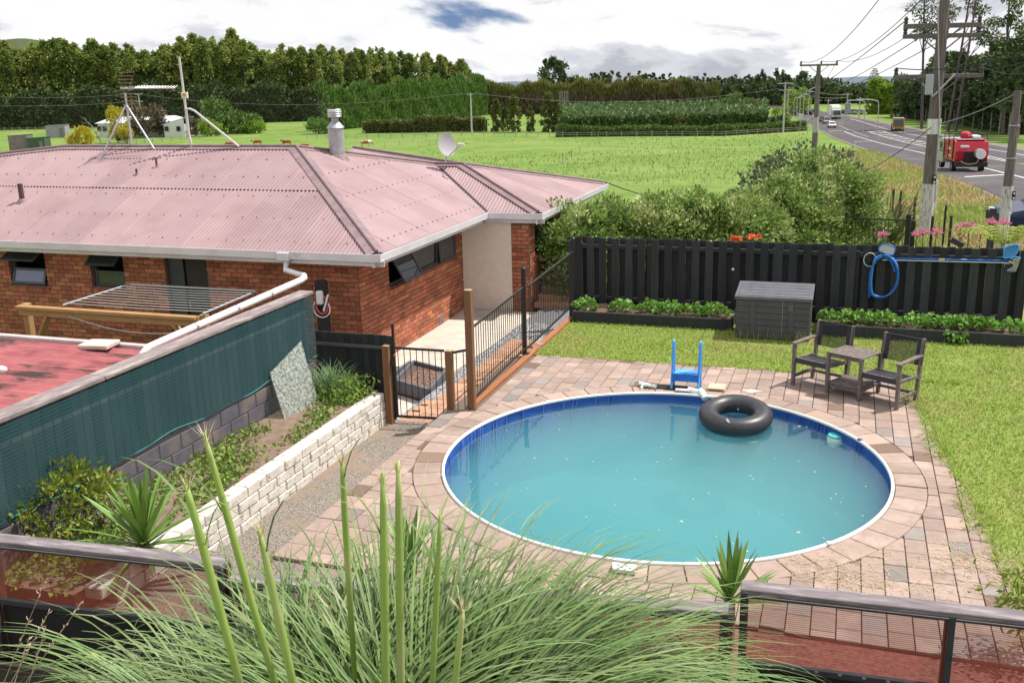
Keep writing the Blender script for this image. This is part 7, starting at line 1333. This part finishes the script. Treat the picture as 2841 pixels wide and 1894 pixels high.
a, b, d, ze, zr = gable(448, 505, 346, 330, 283, 9); top = np.array([*(b)[:2], zr]); MB().add([np.array([*a[:2], ze]), np.array([*b[:2], ze]), top], [[0, 1, 2]]).build('gable', wl, fh); MB().extr([np.array([*(a - (b - a)*.1)[:2], ze - .1]), top + (b - a)*.02 + (0, 0, .1), top + (b - a)*.02 + d + (0, 0, .1), np.array([*(a - (b - a)*.1 + d)[:2], ze - .1])], (0, 0, .12)).build('roof', rfm, fh)
for u, D in ((462, 282.6), (495, 282.6), (275, 291.6), (290, 291.6)): c = cf(u, 358, D); MB().extr([c - dx*.55 + (0, 0, -.6), c + dx*.55 + (0, 0, -.6), c + dx*.55 + (0, 0, .7), c - dx*.55 + (0, 0, .7)], tuple(np.array([*plan(0, -.08), 0]))).build('window', CGL, fh)
MB().tube([cf(430, 330, 288), cf(430, 300, 288)], .06, 5).build('aerial_mast', GAL, fh); MB().tube([cf(423, 308, 288), cf(460, 308, 288)], .05, 5).build('aerial_boom', GAL, fh)
for (u0, u1, v, D, m_, lb) in ((118, 172, 350, 297, M('shed_iron', (.26, .27, .32), (.34, .32, .32), sc=.8), 'small grey iron shed standing in the paddock'), (10, 62, 378, 235, M('junk_grey', (.24, .2, .2), (.16, .14, .14), sc=1), 'low grey lean to at the left edge of the paddock'), (62, 110, 385, 232, M('trailer_green', (.06, .10, .07)), 'dark green trailer left of the yellow bush')):
    a, b = fw(u0, D), fw(u1, D); z = ztop(u0, v, D); t_ = thing('farm_shed', lb, 'shed', a, 'farm sheds at the left'); d = np.array([*plan(.5, 2.2), 0]); A = [a, b, b + d, a + d]; MB().add(A + [np.array([*q_[:2], z + (.2 if k in (1, 2) else 0)]) for k, q_ in enumerate(A)], [[0, 1, 5, 4], [1, 2, 6, 5], [2, 3, 7, 6], [3, 0, 4, 7]]).build('walls', m_, t_); MB().extr([np.array([*(q_ + (q_ - (a + b + d)/2)*.05)[:2], z + (.2 if k in (1, 2) else 0)]) for k, q_ in enumerate(A)], (0, 0, .1)).build('roof', m_, t_); c = a + (b - a)*.7 + np.array([*plan(0, -.05), 0]); MB().extr([c, c + (b - a)*.2, c + (b - a)*.2 + (0, 0, (z - a[2])*.8), c + (0, 0, (z - a[2])*.8)], tuple(np.array([*plan(0, -.05), 0]))).build('door', M('shed_door', (.2, .18, .18)), t_)
oh = thing('orange_roof_house', 'low house with orange tiled roof behind the vines', 'house', fw(2010, 420)); a, b = fw(1985, 420), fw(2030, 420); z = ztop(2000, 300, 420); d = np.array([*plan(0, 7), 0]); A = [a, b, b + d, a + d]; MB().add(A + [np.array([*q_[:2], z]) for q_ in A], [[0, 1, 5, 4], [1, 2, 6, 5], [2, 3, 7, 6], [3, 0, 4, 7]]).build('wall', M('cream_wall', (.5, .45, .38)), oh); MB().add([np.array([*q_[:2], z]) for q_ in A] + [np.array([*((a + d/2) + (b - a)*.2)[:2], z + 1.2]), np.array([*((b + d/2) - (b - a)*.2)[:2], z + 1.2])], [[0, 1, 5, 4], [1, 2, 5], [2, 3, 4, 5], [3, 0, 4]]).build('roof', M('orange_tile', (.50, .14, .06)), oh)
c = a + (b - a)*.6 + np.array([*plan(0, -.1), 0]) + (0, 0, 1); MB().extr([c, c + (b - a)*.2, c + (b - a)*.2 + (0, 0, 1.2), c + (0, 0, 1.2)], (0, -.05, 0)).build('window', CGL, oh)
# dead branches by the farmhouse
tb_ = thing('dead_tree', 'bare grey dead tree leaning before the farmhouse', 'tree', fw(270, 245)); b = fw(275, 245); MB().tube([b, cf(255, 350, 245), cf(222, 322, 245)], [.16, .1, .03], 6).build('trunk', TRP, tb_)
for q0, q1 in (((262, 370), (310, 345)), ((250, 345), (225, 340)), ((268, 385), (300, 360)), ((240, 335), (232, 325)), ((280, 390), (262, 360))): MB().tube([cf(*q0, 245), cf(*q1, 245)], [.09, .03], 5).build('branch', TRP, tb_)
# fences in the paddock
FPM = M('grey_fence_post', (.34, .31, .28), (.25, .22, .2), sc=2)
def postfence(lb, pts, step, h=1.2, w=.14, wires_=True):
    B = np.array([fw(u, D) for u, D in pts]); seg = np.linalg.norm(np.diff(B[:, :2], axis=0), axis=1); cs = np.concatenate([[0], np.cumsum(seg)]); t_ = thing('farm_fence', lb, 'fence', B[0], 'post and wire paddock fences'); me = MB().cbox(-w/2, w/2, -w/2, w/2, -.3, h, .02).mesh('post'); me.materials.append(FPM)
    for s in np.arange(0, cs[-1], step): p = [np.interp(s, cs, B[:, i]) for i in range(3)]; mk('post', me, None, t_, loc=(p[0], p[1], float(zt(p[0], p[1])) + .1))
    if wires_: MB().tube([q + (0, 0, h*.85) for q in B], .03, 4).tube([q + (0, 0, h*.5) for q in B], .03, 4).build('wire', FPM, t_)
postfence('pale post fence under the left shelterbelt', [(-60, 352), (250, 340), (280, 338)], 3.2, 1.3, .18); postfence('post and rail fence below the bamboo hedge', [(845, 262), (1000, 255), (1300, 258)], 3.0); postfence('post fence along the low paddock hedge', [(1310, 258), (1540, 240), (1800, 232), (2000, 224), (2240, 242)], 3.6); postfence('sparse stakes crossing the paddock by the satellite dish', [(1060, 205), (1180, 232), (1260, 255)], 9.0, 1.0, .09); postfence('sparse stakes crossing the middle of the paddock', [(1560, 118), (1600, 145), (1660, 190), (1660, 230)], 16., 1.0, .09, False); postfence('garden post fence before the farmhouse', [(190, 236), (420, 262), (560, 275)], 3.0, 1.1, .16)
q = fw(1232, 240); fgx = thing('farm_gate', 'small metal farm gate behind the satellite dish', 'gate', q); 
for z in (.2, .5, .8, 1.1, 1.35): MB().tube([fw(1220, 250) + (0, 0, z), fw(1250, 250) + (0, 0, z)], .035, 5).build('rail', GAL, fgx)
for u in (1220, 1235, 1250): MB().tube([fw(u, 250) + (0, 0, .1), fw(u, 250) + (0, 0, 1.4)], .035, 5).build('upright', GAL, fgx)
# ------------------------------------------------------------------ cows
CRD = M('red_brown_hide', (.26, .07, .025), (.34, .10, .035), sc=2, rough=.7, c3=(.66, .62, .56), sc3=.8, lo3=.62, hi3=.66); CRW = M('patchy_hide', (.30, .10, .04), rough=.7, c2=(.66, .60, .54), sc=1.1, lo=.45, hi=.5); CWH = M('white_hide', (.68, .64, .58))
def cow(u, v, D, head, mat, lb, lying=False, graze=False, s=1.0):
    c = fw(u, D); t_ = thing('cow', lb, 'cow', c, 'cattle in the paddock'); z0 = .75*s if not lying else .32*s
    def P(x, y, z): return np.array([x*s, y*s, z*s])
    zb = .95 if not lying else .38
    prof = [(-1.0, .20, .05), (-.9, .34, .0), (-.5, .38, -.04), (0, .41, -.07), (.45, .40, -.05), (.75, .34, .0), (1.0, .24, .08)]
    if graze: neck = [(1.25, .17, -.25), (1.45, .13, -.5), (1.6, .12, -.68), (1.68, .09, -.78)]
    else: neck = [(1.25, .17, .22), (1.42, .14, .32), (1.62, .12, .24), (1.76, .09, .16)]
    pts = [P(x, 0, zb + .0 + dz) for x, r_, dz in prof]; rr_ = [r_*s for x, r_, dz in prof]
    body = MB().tube(pts + [P(x, 0, zb + dz) for x, r_, dz in neck[:2]], rr_ + [q[1]*s for q in neck[:2]], 10)
    if not lying:
        for x, sx_ in ((-.82, -1), (.72, 1)):
            for y in (-.2, .2): body.tube([P(x, y, zb - .1), P(x + (.06 if sx_ < 0 else 0), y, .55), P(x - (.05 if sx_ < 0 else 0), y, .3), P(x, y, -.05)], [.16*s, .10*s, .065*s, .06*s], 7)
    else:
        for x in (-.7, .6): body.tube([P(x, -.3, .2), P(x + .35, -.42, .06)], [.12*s, .06*s], 6)
    body.tube([P(-1.0, 0, zb + .12), P(-1.12, 0, zb - .1), P(-1.1, 0, zb - .6)], [.05*s, .03*s, .04*s], 5)
    o = body.build('body', mat, t_, smooth=True); hd = MB().tube([P(x, 0, zb + dz) for x, r_, dz in neck[1:]], [q[1]*s for q in neck[1:]], 8)
    for y in (-1, 1): hd.tube([P(neck[1][0] + .02, y*.1, zb + neck[1][2] + .06), P(neck[1][0] - .04, y*.26, zb + neck[1][2] + .06)], [.05*s, .02*s], 5)
    hd.build('head', CWH if mat is CRD else mat, t_, smooth=True)
    for ch in t_.children: ch.location = (0, 0, 0); ch.matrix_parent_inverse = Matrix.Identity(4)
    t_.location = tuple(float(q) for q in (c[0], c[1], c[2] + .05)); t_.rotation_euler = (0, 0, head)
hr_ = lambda a: math.atan2(*plan(math.cos(a), math.sin(a))[::-1])
cow(593 + 38, 400, 228, hr_(3.5), CRD, 'red and white cow grazing under the mast stay', graze=True); cow(704, 396, 235, hr_(3.14), CRD, 'red brown cow with white face standing broadside'); cow(786, 398, 230, hr_(3.05), CRD, 'dark red cow standing right of the broadside cow'); cow(838, 402, 224, hr_(3.2), CRD, 'small red calf lying in the paddock', lying=True, s=.75); cow(1008, 406, 215, hr_(.25), CRW, 'red and white patched cow grazing right of the chimney', graze=True); cow(22, 432, 195, hr_(.1), CRD, 'red cow lying in the long grass at the left edge', lying=True, s=1.1)
